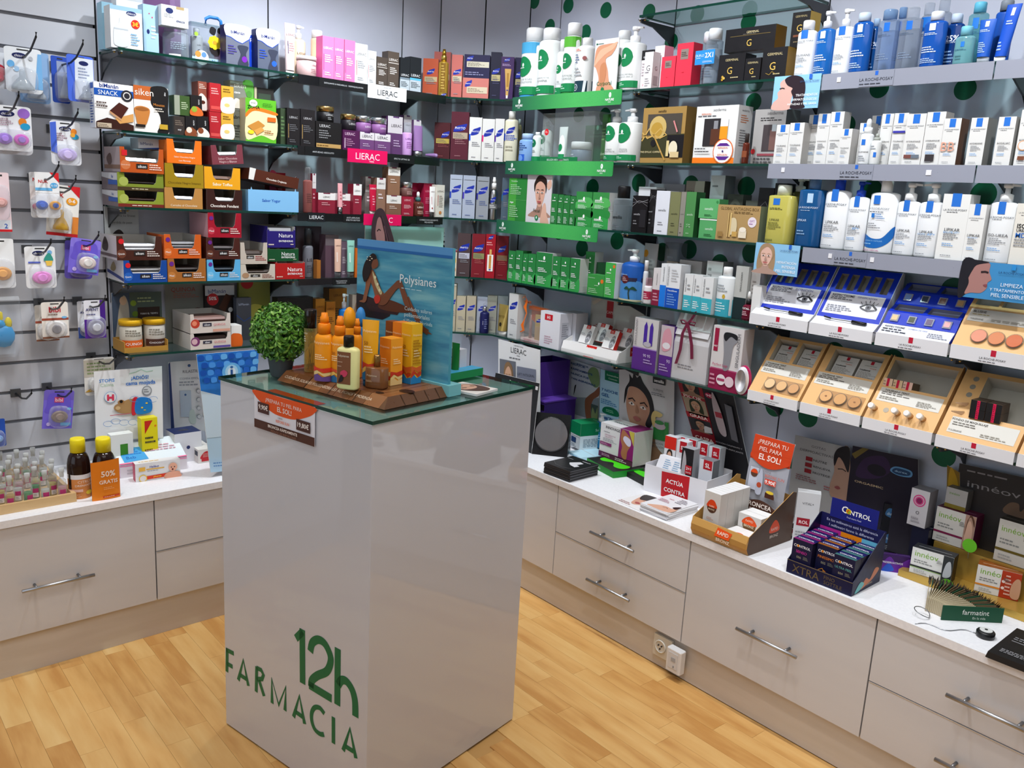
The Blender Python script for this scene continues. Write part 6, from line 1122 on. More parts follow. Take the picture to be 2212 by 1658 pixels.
beige_print=[('r',0,.5,1,.56,'#a8503c'),('t','bibi',.5,.8,.16,'#c8283c',.44,'b'),('m',.25,.62,.75,.7,1,'#9a8478'),('e',.84,.57,.1,.05,'#7ab8e4'),('r',.0,.0,1,.05,'#8a5a44')]

# ------------------------------------------------------------------ goods on the shelves, counters, wall and pedestal
C('L',-1.724,.15,1.991,.1022,.059,.132,'#eef2f4',[('r',0,.9,1,1,'#9cc4e4'),('e',.66,.86,.16,.07,'#1d2c66'),('t','chicco',.66,.86,.06,'#ffffff',.26),('e',.78,.62,.14,.14,'#d8281e'),('t','3€',.78,.62,.1,'#ffd83a',.2,'b'),('s',[(.3,.74),(.36,.6),(.52,.52),(.56,.3),(.5,.06),(.12,.06),(.08,.3),(.12,.5),(.26,.6)],'#d9dee2'),('r',.1,.44,.54,.47,'#bcc4ca'),('m',.62,.1,.9,.4,5,'#6ea6d6')],'white baby bottle carton with red 3 euro sticker and bottle drawing',side='#c4c8ca')
C('L',-1.633,.125,1.991,.0497,.049,.158,'#a9cdea',[('e',.3,.45,.1,.16,'#1d2c66'),('e',.6,.75,.05,None,'#d44a6a'),('e',.4,.82,.04,None,'#d44a6a'),('m',.5,.3,.9,.6,4,'#e6f2fb')],'pale blue baby feeding pack with small red hearts',top='#86b6dc')
B('L',-1.541,.127,1.991,.086,.086,.0962,'#dfe8ee:clear','#e8ecef:clear',[('r',.1,.02,.5,.12,'#eef0f2'),('m',.15,.3,.8,.6,4,'#9fb0bc')],'clear baby bottle standing under white cardboard sleeve',cf=.12,kind='cap',capw=.9)
C('L',-1.561,.153,2.088,.0923,.049,.066,'#f2f4f5',[('r',.55,.86,.85,1,'#b39a6c'),('e',.3,.74,.14,.1,'#1d2c66'),('t','chicco',.7,.3,.13,'#1d2c66',.36,'b'),('m',.1,.4,.45,.6,3,'#b0b6ba')],'white cardboard sleeve on top of the clear baby bottle')
C('L',-1.757,.075,1.991,.0358,.049,.15,'#8fb9cc',[('m',.2,.2,.8,.6,5,'#d8e8ee')],'tall pale turquoise baby bottle box at the left end of the top shelf')
C('L',-1.679,.06,1.991,.087,.049,.201,'#e9ecee',[('r',0,.85,1,1,'#c9ced2'),('m',.2,.3,.8,.7,4,'#a9c4d8')],'plain white pack behind the baby bottle carton')
C('L',-1.557,.055,1.991,.1093,.049,.233,'#c9a9cc:clear',[('s',[(.1,.5),(.3,.75),(.6,.7),(.9,.6),(.8,.35),(.4,.3)],'#b88cc0'),('e',.5,.62,.12,None,'#e7c6de')],'clear pack of lilac baby care items behind the sleeve','pack')
panda_case(*P('L',-1.3958,.105,1.991))
B('L',-1.458,.107,1.991,.042,.042,.1158,'#b9bdc0','#d0d4d8',[('t','isdin',.5,.62,.06,'#33343a',.6),('e',.5,.4,.14,None,'#2b2b2e')],'grey lotion bottle inside the clear panda case')
B('L',-1.374,.107,1.991,.038,.038,.1249,'#f0b9cf:clear','#f4d6e2',(),'pink baby bottle inside the clear panda case',kind='dome',cf=.3)
C('L',-1.343,.169,1.991,.0875,.049,.134,'#6f7486',wave_print('#7a2ab0','#4a3f9c'),'slimming box with white wave top, silver front and purple disc',side='#2a1f6a')
C('L',-1.258,.115,1.991,.0393,.059,.139,'#1846c4',[('r',0,.86,1,1,'#e8eef6'),('t','plus',.5,.76,.1,'#ffffff',.8),('p',[(.2,.5),(.5,.2),(.8,.5),(.5,.3)],'#4a86e8')],'bright blue slimming box between two white-topped boxes',side='#14309a')
C('L',-1.226,.171,1.991,.0825,.049,.138,'#5c6478',wave_print('#2a62e0','#2450c8'),'slimming box with white wave top, grey front and blue disc',side='#1a2a7a')
C('L',-1.78,.173,1.7285,.1244,.054,.145,'#f3f1ee',[('t','biManán',.38,.94,.09,'#1c3a8a',.6,'b'),('r',0,.72,1,.87,'#1c56b0'),('t','SNACK',.35,.79,.1,'#ffffff',.5),('e',.83,.76,.15,None,'#2a2a30'),('e',.83,.76,.1,None,'#e4e0da'),('e',.83,.76,.075,None,'#2a2a30'),('p',[(.02,0),(.02,.14),(.3,.24),(.6,.2),(.98,.12),(.98,0)],'#3a1c14'),('p',[(.5,.24),(.98,.38),(.98,.2),(.62,.13)],'#dda25c'),('p',[(.37,.4),(.62,.6),(.86,.5),(.66,.24)],'#4a2018'),('p',[(.37,.4),(.66,.24),(.66,.19),(.37,.35)],'#c9966a'),('m',.04,.45,.4,.6,2,'#54413c'),('r',.04,.02,.4,.12,'#cbb9a0'),('m',.06,.03,.36,.1,2,'#7a6a58')],'white and blue chocolate wafer snack box, leftmost on its shelf',side='#dfe4ee',ldec=[('r',.2,.86,.9,.98,'#1c56b0'),('m',.2,.1,.8,.8,12,'#3a5fae')])
C('L',-1.658,.173,1.7285,.1151,.049,.15,'#f1eee9',[('p',[(0,.7),(0,1),(.55,1),(.55,.7)],'#c4642c'),('s',[(.52,1.0),(.98,.99),(.99,.5),(.99,.02),(.66,.01),(.76,.2),(.72,.42),(.5,.62),(.5,.8)],'#1d1b1c'),('t','siken',.3,.87,.15,'#f6ece0',.62),('t','diet',.9,.87,.05,'#ffffff',.3,'v'),('s',[(.0,.5),(.2,.56),(.44,.5),(.4,.3),(.3,.14),(.1,.14),(.04,.3)],'#c9803e'),('s',[(.03,.49),(.22,.54),(.42,.49),(.22,.45)],'#a0602c'),('t','Mousse',.72,.62,.06,'#d88a3a',.34),('m',.58,.46,.9,.56,2,'#e6ddd0'),('r',.72,.09,.96,.2,'#c8a234'),('r',.02,.1,.3,.16,'#241c1a')],'orange and black mousse box with chocolate cup picture',side='#2a2422')
C('L',-1.559,.163,1.7285,.037,.049,.064,'#3c3430',[('t','soy',.5,.3,.1,'#ffffff',.5),('m',.1,.5,.9,.8,3,'#8a7a6c')],'small dark brown blend box, left of the two lower black blend boxes',side='#5c5048')
C('L',-1.519,.165,1.7285,.0404,.054,.068,'#1c1a1b',bowl_print('#8a4a2c','#e8dccc'),'lower black blend box with bowl picture, left one')
C('L',-1.477,.165,1.7285,.0409,.054,.072,'#1c1a1b',bowl_print('#f0e8dc','#8a4a2c'),'lower black blend box with bowl picture, right one')
C('L',-1.548,.163,1.7968,.0546,.049,.066,'#3f5a2c',[('r',0,0,.35,1,'#9aa08e'),('m',.45,.3,.9,.7,4,'#c8d8b0')],'green and grey blend box stacked on the dark brown one')
C('L',-1.499,.165,1.801,.0407,.054,.068,'#201d1d',bowl_print('#d8682c','#8fae3a'),'upper black blend box with fruit picture')
C('L',-1.467,.106,1.7285,.0378,.059,.091,'#8a4a3c',cocoa_print('#f0e6dc','#5a2a1c','#f4d8c8'),'lower reddish brown chocolate box behind the black blend boxes')
C('L',-1.462,.13,1.8208,.0315,.059,.101,'#93503f',cocoa_print('#f0e6dc','#5a2a1c','#f4d8c8'),'upper reddish brown chocolate box behind the black blend boxes')
C('L',-1.426,.15,1.7285,.0416,.059,.092,'#b0242c',[('m',.15,.6,.85,.85,3,'#f0b8b4'),('r',.1,.08,.9,.2,'#d8504c')],'lower red soup box of a stacked pair')
C('L',-1.424,.15,1.8217,.0413,.059,.098,'#b8272e',[('m',.15,.6,.85,.85,3,'#f0b8b4'),('r',.1,.08,.9,.2,'#d8504c')],'upper red soup box of a stacked pair')
C('L',-1.38,.15,1.7285,.0465,.059,.091,'#d9a83c',[('s',[(0,.5),(.5,.6),(1,.55),(1,.05),(0,.05)],'#f4eee0'),('e',.45,.3,.22,.14,'#e8c878'),('m',.15,.75,.85,.92,2,'#7a5a1c')],'lower yellow cream box of a stacked pair')
C('L',-1.378,.15,1.8201,.0462,.059,.095,'#d9a83c',[('s',[(0,.5),(.5,.6),(1,.55),(1,.05),(0,.05)],'#f4eee0'),('e',.45,.3,.22,.14,'#e8c878'),('m',.15,.75,.85,.92,2,'#7a5a1c')],'upper yellow cream box of a stacked pair')
C('L',-1.328,.119,1.7285,.0417,.059,.107,'#6e7064',[('t','abre',.5,.8,.12,'#24241f',.8,'b'),('m',.2,.1,.8,.55,5,'#3e3f38'),('e',.6,.5,.12,None,'#3e3f38')],'grey box below the grey and green coconut box')
C('L',-1.309,.119,1.8367,.0887,.059,.105,'#7c7f76',[('s',[(.55,1),(1,1),(1,.2),(.8,.1),(.75,.45)],'#5aa040'),('t','siken',.42,.86,.16,'#dfe2d8',.7),('t','coco',.3,.62,.08,'#ffffff',.4,'b'),('e',.82,.6,.13,None,'#4a8a38'),('s',[(.05,.1),(.2,.4),(.45,.35),(.6,.12)],'#e8e4d8')],'grey and green coconut box stacked behind the lime biscuit box')
C('L',-1.22,.121,1.7285,.0782,.054,.2,'#2b2a28',[('r',.2,.2,.85,.9,'#38463a'),('m',.3,.3,.75,.6,3,'#9ab08a'),('r',.0,.0,.12,1,'#b0a890')],'black box with olive panel behind the lime biscuit box')
C('L',-1.258,.175,1.7285,.1212,.049,.154,'#62b82c',[('s',[(.02,.6),(.3,.74),(.98,.68),(.98,.1),(.5,.16),(.02,.05)],'#f0dfae'),('s',[(.02,.56),(.3,.72),(.98,.66),(.98,.73),(.3,.8),(.02,.66)],'#ef7a22'),('t','ZONA',.26,.8,.09,'#14301c',.4,'b'),('e',.25,.89,.13,.1,'#f4f4ee'),('t','ener',.25,.9,.05,'#14301c',.2),('p',[(.05,.35),(.4,.5),(.62,.4),(.3,.22)],'#c98a3c'),('p',[(.25,.26),(.5,.36),(.6,.28),(.35,.16)],'#dca050'),('e',.16,.22,.1,.06,'#f6dc2a'),('r',.7,.5,.98,.6,'#ef6a22'),('m',.55,.85,.95,.92,2,'#2a6a1c'),('m',.6,.2,.95,.3,2,'#9a5a1c')],'lime green biscuit box with orange swoosh',side='#cfc8a8')
tray(*P('L',-1.702,.115,1.4752),.1541,.1594,.0548,'#8b9a34',[('e',.13,.5,.1,None,'#a8b458'),('r',0,0,1,.2,'#7a2a22'),('m',.3,.05,.9,.15,1,'#f0e8d8')],'lower olive green snack tray with torn opening',lip=.38,notch=.14,bars=2,barcol='#3a2620',side='#8a7a7e',ldec=olive_side)
tray(*P('L',-1.701,.115,1.5308),.1548,.1594,.0592,'#7f8e30',[('e',.13,.5,.1,None,'#a8b458'),('r',0,0,1,.2,'#4a3a22'),('m',.3,.05,.9,.15,1,'#d8d0a8')],'upper olive green snack tray with torn opening',lip=.38,notch=.14,bars=2,barcol='#2a201c',side='#8a7a7e',ldec=olive_side)
tray(*P('L',-1.696,.12,1.5909),.1455,.1594,.0833,'#c1561d',[('e',.12,.3,.11,None,'#d27a48'),('t','Quick & love',.12,.3,.07,'#ffe8d8',.2),('r',.04,.66,.16,.88,'#d8242c'),('r',.36,.17,.62,.36,'#2c2622'),('t','siken',.49,.265,.12,'#ffffff',.2),('m',.66,.12,.96,.38,3,'#ffe8d8')],'orange snack tray with cut-out front on top of the olive trays',lip=.42,notch=.1,bars=2,side='#a89c9c',ldec=[('r',0,0,1,1,'#b7a7a8'),('s',[(.15,.55),(.4,.75),(.5,.4),(.3,.25)],'#6a5450'),('r',.0,.12,1,.28,'#8a6a58')])
tray(*P('L',-1.555,.12,1.4752),.1353,.1594,.0725,'#c08a48',[('t','Cereales al Chocolate',.5,.16,.13,'#f6e8d0',.7)],'tan cereal bar tray at the bottom of the second stack',lip=.42,notch=.2,bars=2)
tray(*P('L',-1.551,.12,1.5486),.1375,.1594,.0819,'#cda829:foil',[('t','Chocolate Negro Intenso',.5,.2,.13,'#5a4310',.85)],'gold dark-chocolate bar tray in the middle of the second stack',lip=.42,notch=.2,bars=2)
tray(*P('L',-1.549,.12,1.6313),.1236,.1594,.0817,'#f0761c',[('t','Sabor Chocolate Negro',.5,.28,.11,'#fff0dc',.6),('t','con Naranja',.5,.13,.11,'#fff0dc',.34)],'bright orange bar tray on top of the second stack',lip=.45,notch=.18,bars=2)
tray(*P('L',-1.404,.12,1.4752),.1357,.1594,.0738,'#3a1d17',[('t','Chocolate Fondant',.5,.2,.15,'#f4ece4',.8,'b')],'dark brown fondant bar tray at the bottom of the third stack',lip=.42,notch=.2,bars=2)
tray(*P('L',-1.411,.12,1.5499),.1364,.1594,.0777,'#eda51e',[('t','Sabor Toffee',.5,.22,.15,'#fff4d8',.55,'b')],'amber toffee bar tray in the middle of the third stack',lip=.42,notch=.2,bars=2,barcol='#6a4a3a')
tray(*P('L',-1.388,.125,1.6403),.1193,.1494,.0684,'#7c3a44',[('t','Sabor Chocolate',.5,.3,.13,'#e8c8c8',.6),('t','Negro y Blanco',.5,.14,.13,'#e8c8c8',.55)],'maroon bar tray sitting crooked on the amber tray',lip=.45,notch=.16,bars=2,tilt=-.09)
tray(*P('L',-1.208,.125,1.4752),.2088,.1494,.082,'#86c1ee',[('t','Sabor Yogur',.45,.5,.13,'#1c56b8',.42,'b')],'plain light blue yogurt bar carton at the right end of the stacks',lip=.97,notch=.05,ear=.97,bars=1)
tray(*P('L',-1.204,.12,1.578),.2058,.1394,.043,'#54281a',[('t','Chocolate Crujiente',.55,.35,.17,'#f6ece4',.75,'b'),('p',[(0,0),(0,1),(.12,1),(.1,0)],'#e8e6e2')],'brown crunchy chocolate bar carton lying tilted on the light blue one',lip=.96,notch=.05,ear=.97,bars=1,tilt=.14)
C('L',-1.647,.09,1.675,.0707,.079,.035,'#e6e9ee',[('p',[(0,0),(1,.2),(1,0)],'#2a4f9c'),('t','biManán',.4,.5,.3,'#1c3a8a',.6)],'white and blue slimming carton behind the bright orange tray')
tray(*P('L',-1.697,.115,1.2152),.1488,.1694,.0774,'#17489a',meal_print('#2a62b8','Quick','#d8242c'),'deep blue meal bar tray, leftmost of the lower row',lip=.42,notch=.13,bars=4,side='#c8c8d0',ldec=[('r',0,0,1,1,'#d9d8dc'),('s',[(.2,.5),(.4,.85),(.55,.6),(.4,.4)],'#9a8a62'),('p',[(0,.3),(1,.05),(1,.2),(0,.45)],'#3a4a8c')])
tray(*P('L',-1.715,.115,1.2934),.153,.1694,.0827,'#46231a',meal_print('#6a3c2c','Quick','#d8242c'),'dark brown meal bar tray filled with white wrapped bars',lip=.42,notch=.13,bars=5,barcol='#eeeef2',side='#c4bebe',ldec=[('r',0,0,1,1,'#cfc9c9'),('s',[(.1,.4),(.3,.9),(.5,.6),(.4,.3)],'#3a2c28'),('r',0,.1,1,.22,'#6a5a5a')])
tray(*P('L',-1.55,.115,1.2152),.1391,.1694,.0827,'#a9682c',meal_print('#c07c3c','Meal','#6a2a8c'),'caramel brown meal bar tray in the lower row',lip=.42,notch=.16,bars=3,barcol='#3a3230')
tray(*P('L',-1.563,.115,1.2987),.1334,.1694,.0858,'#d4601f',meal_print('#e07a3c','Meal','#6a2a8c'),'orange meal bar tray filled with silver wrapped bars',lip=.42,notch=.16,bars=6,barcol='#e2e2e6:foil')
tray(*P('L',-1.411,.115,1.2152),.1292,.1694,.0787,'#5fb4e6',meal_print('#7cc6f0','Meal','#6a2a8c'),'sky blue meal bar tray in the lower row',lip=.42,notch=.16,bars=3,barcol='#3c4650')
tray(*P('L',-1.412,.115,1.2947),.1272,.1694,.0793,'#4b231c',meal_print('#6a3c2c','Meal','#6a2a8c'),'chocolate brown meal bar tray between the red and sky blue trays',lip=.42,notch=.16,bars=3,barcol='#6a6464')
tray(*P('L',-1.405,.115,1.3748),.1288,.1694,.0896,'#a8172c',meal_print('#c83a4c','Meal','#6a2a8c'),'crimson meal bar tray, topmost in its stack',lip=.42,notch=.16,bars=0,side='#d9a8b0')
tray(*P('L',-1.275,.125,1.2152),.141,.1494,.0601,'#cfc6b8',[('r',.28,.18,.56,.36,'#3a3632'),('t','siken',.42,.27,.12,'#ffffff',.2),('e',.14,.3,.1,.07,'#b08a6a'),('m',.62,.1,.95,.4,3,'#8a4a3a')],'cream almond bar tray at the bottom, right of the sky blue tray',lip=.42,notch=.14,bars=2,barcol='#4a3c34')
tray(*P('L',-1.291,.125,1.2761),.1091,.1494,.0812,'#cbbfb2',[('r',.22,.24,.5,.4,'#3a3632'),('t','siken',.36,.32,.12,'#ffffff',.2),('m',.55,.15,.95,.4,3,'#a8383a')],'cream bar tray stacked on the almond bar tray',lip=.42,notch=.14,bars=2,barcol='#4a3c34')
tray(*P('L',-1.137,.121,1.2152),.1276,.1494,.0692,'#b6201f',natura_print,'red nut snack carton at the bottom of the three-colour stack',lip=.9,notch=.04,ear=.92,bars=1)
tray(*P('L',-1.167,.121,1.2852),.1311,.1494,.0522,'#17502c',natura_print,'dark green nut snack carton in the middle of the three-colour stack',lip=.9,notch=.04,ear=.92,bars=1)
tray(*P('L',-1.175,.121,1.3382),.1194,.1494,.0847,'#2a1f74',natura_print,'violet nut snack carton with raised lid on the three-colour stack',lip=.75,notch=.05,ear=.8,bars=1)
stand_card(*P('L',-1.71,.013,1.2152),.1187,.2538,'#c9cccb',[('t','mejora tu lineas',.55,.88,.05,'#5a5c5c',.7),('t','perdida de peso',.5,.78,.05,'#5a5c5c',.6),('s',[(.15,.4),(.2,.6),(.4,.68),(.55,.6),(.55,.4),(.4,.3)],'#2a2220'),('s',[(.3,.3),(.3,.5),(.48,.55),(.56,.4),(.45,.2)],'#b98a74')],'grey advertising card with a curly-haired head behind the dark brown tray')
honey_tray(*P('L',-1.691,.105,.9606))
J('L',-1.726,.11,.9666,.079,.1069,'#cfcabd','#e7b41c',[('r',.05,.1,.95,.4,'#e06a2c'),('t','QUINOA',.5,.25,.12,'#ffffff',.7),('m',.15,.55,.85,.85,3,'#8a8478')],'grey jar with yellow lid and orange label band in the wooden tray',lf=.18,lw=1.02)
J('L',-1.643,.111,.9666,.078,.1072,'#c6c1b8','#e7b41c',[('r',.05,.1,.95,.4,'#4a2f26'),('t','CHOCOLATE',.5,.25,.12,'#ffffff',.7),('m',.15,.55,.85,.85,3,'#8a8478')],'grey jar with yellow lid and brown label band in the wooden tray',lf=.18,lw=1.02)
stand_card(*P('L',-1.674,.033,.9606),.1794,.2004,'#5a6a62',[('r',0,0,.35,1,'#4a5a72'),('s',[(.05,.0),(.1,.5),(.16,.8),(.24,.95),(.32,.8),(.34,.45),(.36,0)],'#b9b4a8'),('e',.22,.85,.07,.09,'#d8b89a'),('e',.42,.8,.06,None,'#8aa838'),('e',.45,.6,.06,None,'#6a8a2c'),('r',.5,.25,.95,.72,'#3a2a24'),('t','TODO EL TIEMPO',.73,.6,.06,'#ffffff',.36),('t','NATURAL Y',.73,.5,.06,'#ffffff',.3),('t','NADA TE AGOTE',.73,.4,.06,'#ffffff',.36),('m',.5,.8,.95,.92,2,'#aab88a')],'dark green advertising card with a woman in grey behind the wooden tray')
tray(*P('L',-1.466,.115,.9606),.1565,.1694,.0605,'#d8cdc4',[('e',.12,.5,.11,None,'#7a3a6a'),('e',.1,.5,.07,None,'#d8b0b8'),('r',.3,.34,.52,.52,'#3a3a4a'),('t','siken',.41,.43,.11,'#ffffff',.18),('t','QUINOA',.72,.42,.14,'#d8707a',.3),('r',.55,.05,.98,.18,'#5a4a9c')],'pale fig bar tray, lower of two behind the plant',lip=.58,notch=.08,bars=2,barcol='#5a4a44',side='#cfc9c4')
tray(*P('L',-1.466,.115,1.0219),.1544,.1694,.0718,'#d8cdc4',[('e',.12,.5,.11,None,'#c0402c'),('e',.1,.52,.06,None,'#e88a6a'),('r',.3,.34,.52,.52,'#3a3a4a'),('t','siken',.41,.43,.11,'#ffffff',.18),('t','QUINOA',.72,.42,.14,'#d8707a',.3),('r',.55,.05,.98,.18,'#d8a08a')],'pale apple bar tray, upper of two behind the plant',lip=.58,notch=.08,bars=3,barcol='#8a6a62',side='#cfc9c4')
C('L',-1.358,.155,.9606,.0419,.059,.08,'#f0eeea',[('s',[(0,.55),(.5,.62),(1,.5),(1,0),(0,0)],'#e0641e')],'white and orange box between the pale trays and the plant')
stand_card(*P('L',-1.482,.005,.9606),.1575,.2254,'#8f9088',[('t','QUINOA',.45,.9,.09,'#a8403c',.6),('m',.2,.75,.9,.84,3,'#b8736a'),('s',[(.5,.1),(.6,.5),(.9,.55),(1,.2)],'#6a3a34')],'grey quinoa advertising card at the back of the lowest snack shelf')
C('L',-1.353,.018,.9606,.1199,.019,.216,'#2a2324',[('r',0,.82,1,1,'#d8dae0'),('t','biManán',.4,.9,.08,'#1c3a8a',.6),('e',.25,.75,.2,None,'#c8242c'),('t','50%',.25,.77,.1,'#ffffff',.26,'b'),('p',[(.45,.6),(.7,.85),(.9,.8),(.65,.5)],'#4a2a1e'),('e',.85,.55,.08,None,'#d8d8da'),('r',.6,.0,1,.25,'#a8501c')],'black snack box with red fifty percent circle at the back of the lowest snack shelf')
C('L',-1.207,.02,.9606,.1334,.019,.226,'#8f9048',[('e',.25,1.0,.2,None,'#b8242c'),('s',[(.1,.3),(.4,.6),(.9,.5),(.8,.2),(.4,.15)],'#c8c25a')],'olive yellow box under the cream trays behind the plant')
C('L',-1.278,.065,.9606,.0611,.029,.171,'#565a66',[('t','biManán',.5,.85,.09,'#c8d4f0',.7),('k',[(0,.6),(.5,.45),(1,.55)],.06,'#3a5aa8')],'dark grey box behind the plant')
T('L',-1.106,.134,1.991,.045,.027,.1868,'#f1d9d6','#f4f0ee',[('t','LIERAC',.5,.76,.06,'#8a6a70',.8),('r',.18,.35,.24,.62,'#4a3a6a'),('m',.3,.4,.9,.6,4,'#c79a9c')],'tall pale pink tube standing on its cap, leftmost beside the slimming boxes',cf=.09,taper=.78)
B('L',-1.041,.08,1.991,.054,.054,.196,'#f3d7b6','#f6f4f2',[('t','LIERAC',.55,.62,.07,'#5a4a44',.7),('m',.5,.2,.85,.3,2,'#a88a70')],'peach pump bottle with chrome collar behind the pink jar',kind='pump',cf=.26,capw=.45)
B('L',-.982,.119,1.991,.046,.046,.182,'#f3d5b2','#f8f6f4',[('t','LIERAC',.6,.55,.07,'#5a4a44',.7),('m',.4,.2,.85,.3,2,'#a88a70')],'peach bottle with wide white cap behind the pink jar',cf=.16,capw=.9,sh=.05)
J('L',-1.045,.151,1.991,.077,.074,'#eac6c4','#f2e2e0',[('t','LIERAC',.7,.7,.2,'#6a5054',.34),('m',.5,.2,.92,.5,3,'#b08a8c')],'low pink cream jar in front of the peach bottles',lf=.2)
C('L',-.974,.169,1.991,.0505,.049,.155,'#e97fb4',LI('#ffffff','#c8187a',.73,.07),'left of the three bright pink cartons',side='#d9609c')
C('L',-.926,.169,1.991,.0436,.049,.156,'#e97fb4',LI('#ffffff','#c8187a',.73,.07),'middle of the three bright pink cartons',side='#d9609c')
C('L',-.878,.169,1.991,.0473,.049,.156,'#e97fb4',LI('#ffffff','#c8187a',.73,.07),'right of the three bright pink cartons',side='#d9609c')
C('L',-.826,.174,1.991,.0564,.044,.15,'#eceff0',LI('#4a4c50','#b8244a',.74,.07,'#9a9ca2'),'taller white carton with red bar beside the pink cartons')
C('L',-.776,.174,1.991,.0403,.044,.131,'#eceff0',LI('#4a4c50','#b8244a',.76,.07,'#9a9ca2'),'shorter white carton with red bar beside the brown cartons')
C('L',-.727,.174,1.991,.052,.044,.114,'#4f453e',LI('#f0ece8',None,.75,.09)+[('r',.05,.64,.95,.66,'#d8d0c8')],'shorter dark brown carton with white lettering')
C('L',-.667,.166,1.991,.0548,.044,.144,'#564b43',LI('#f0ece8',None,.78,.09)+[('r',.05,.68,.95,.7,'#d8d0c8')],'taller dark brown carton with white lettering')
C('L',-.614,.174,1.991,.0483,.044,.127,'#202327',[('r',0,0,1,.38,'#b9c4cc'),('r',0,.33,1,.39,'#7a8a96'),('t','LIERAC',.5,.47,.1,'#e8ecf0',.8),('m',.1,.1,.9,.28,4,'#5a646c')],'black carton with pale grey lower half')
C('L',-.56,.174,1.991,.0566,.044,.137,'#202327',[('r',0,0,1,.38,'#b9c4cc'),('r',0,.33,1,.39,'#5ab4e0'),('t','LIERAC',.5,.47,.1,'#e8ecf0',.8),('m',.1,.1,.9,.28,4,'#5a646c')],'black carton with pale lower half and light blue stripe')
C('L',-1.159,.155,1.7285,.0197,.049,.133,'#3a4a34',[('m',.1,.2,.9,.8,6,'#6a8a5a')],'narrow dark green carton at the left end of the black cartons')
C('L',-1.121,.167,1.7285,.0549,.049,.136,'#221f21',black_print,'left of the two tall black cartons with gold bar',side='#161416')
C('L',-1.061,.169,1.7285,.0615,.049,.138,'#221f21',black_print,'right of the two tall black cartons with gold bar',side='#161416')
C('L',-.97,.166,1.7285,.1145,.059,.1,'#1d1b1c',[('t','LIERAC',.35,.84,.11,'#c9c9cb',.46),('r',.02,.02,.98,.17,'#b8935a'),('m',.05,.05,.8,.13,1,'#6a4a1c'),('m',.12,.35,.6,.7,4,'#8a8a8c')],'wide black carton with gold bottom band')
J('L',-.963,.154,1.8291,.069,.0604,'#1b191b','#c9a66a:metal',[('t','LIERAC',.55,.7,.2,'#c9c9cb',.5),('m',.4,.2,.7,.5,2,'#9a9a9c')],'black cream jar with gold lid standing on the wide black carton',lf=.34)
C('L',-.867,.171,1.7285,.077,.049,.078,'#4c1c48',[('t','LIERAC',.42,.82,.14,'#d8b8d0',.6),('r',.1,.1,.14,.6,'#e0c8d8'),('m',.2,.2,.7,.6,4,'#a87a9c')],'deep purple carton under the black jar with gold lid')
J('L',-.86,.157,1.8078,.062,.0623,'#1f1c22','#cdac70:metal',[('t','LIERAC',.6,.6,.2,'#c9c9cb',.6)],'black cream jar with gold lid standing on the deep purple carton',lf=.34)
C('L',-.792,.171,1.7285,.0684,.049,.077,'#6a4272',lilac_print,'small lilac carton with white top, left one')
C('L',-.717,.171,1.7285,.0771,.049,.077,'#6a4272',lilac_print,'small lilac carton with white top, right one')
J('L',-.788,.153,1.8065,.071,.0635,'#8a5a92','#cfd2d6:metal',[('t','LIERAC',.6,.55,.18,'#e8dcea',.6)],'purple cream jar with silver lid, left one',lf=.38)
J('L',-.713,.151,1.8064,.073,.0636,'#8a5a92','#cfd2d6:metal',[('t','LIERAC',.6,.55,.18,'#e8dcea',.6)],'purple cream jar with silver lid, right one',lf=.38)
C('L',-.638,.145,1.7285,.0748,.049,.155,'#5d3a66',lilac_tall,'tall lilac carton with grey top, widest of three')
C('L',-.554,.12,1.7285,.0409,.039,.169,'#5d3a66',lilac_tall,'tall lilac carton with grey top behind the lilac serum bottle')
C('L',-.513,.135,1.7285,.0388,.039,.153,'#5d3a66',lilac_tall,'tall lilac carton with grey top behind the lilac tube')
B('L',-.58,.175,1.7285,.042,.042,.1357,'#c79ad4','#dfe3e8:clear',[('t','LIERAC',.5,.72,.08,'#6a3a80',.9),('m',.2,.3,.8,.6,4,'#8a4a9c')],'slim lilac serum bottle with clear pump cap',kind='cap',cf=.3,capw=.75,sh=.06)
T('L',-.524,.176,1.7285,.045,.04,.128,'#8d6a9e','#d4d6da:metal',(),'lilac tube with pointed end and chrome cap',cf=.18,taper=1.0)
C('L',-.501,.101,1.7285,.0212,.024,.033,'#5d3a66',(),'tiny lilac carton beside the lying tube')
lying_tube(*P('L',-.4479,.172,1.7285))
C('L',-1.114,.026,1.4752,.0677,.045,.149,'#a3142c',[('s',[(0,1),(.4,1),(.3,.7),(.5,.45),(.2,.3),(0,.35)],'#d0486a'),('t','LIERAC',.62,.72,.06,'#f0d8dc',.55),('m',.5,.3,.92,.6,5,'#d88a98')],'red carton with pink flame print, leftmost beside the light blue carton',side='#7a1020')
B('L',-1.051,.175,1.4752,.036,.036,.1756,'#b8706a:tint','#d9dce0:clear',[('m',.2,.3,.8,.6,5,'#5a3a3a')],'slim rose body oil bottle with clear overcap',kind='cap',cf=.28,capw=.62,sh=.06,band='#c9ccd0:metal')
C('L',-1.024,.16,1.4752,.0161,.039,.153,'#8b2438',LB(white='#d4cfd0',mc='#e0b0b8'),'narrow maroon carton behind the rose oil bottle')
C('L',-.977,.171,1.4752,.0758,.049,.08,'#8b2438',LB(cut=.66,mc='#d8a0a8'),'wide maroon carton with white top, left of the upright pink pen tube')
C('L',-.893,.15,1.4752,.0776,.049,.081,'#8b2438',LB(cut=.66,mc='#d8a0a8'),'wide maroon carton with white top behind the upright pink pen tube')
T('L',-.911,.187,1.4752,.022,.021,.1212,'#e0a0a6','#9a9ca0:metal',[('m',.3,.3,.7,.7,3,'#b8606a')],'upright pointed pink tube in front of the maroon cartons',cf=.22,taper=1.0)
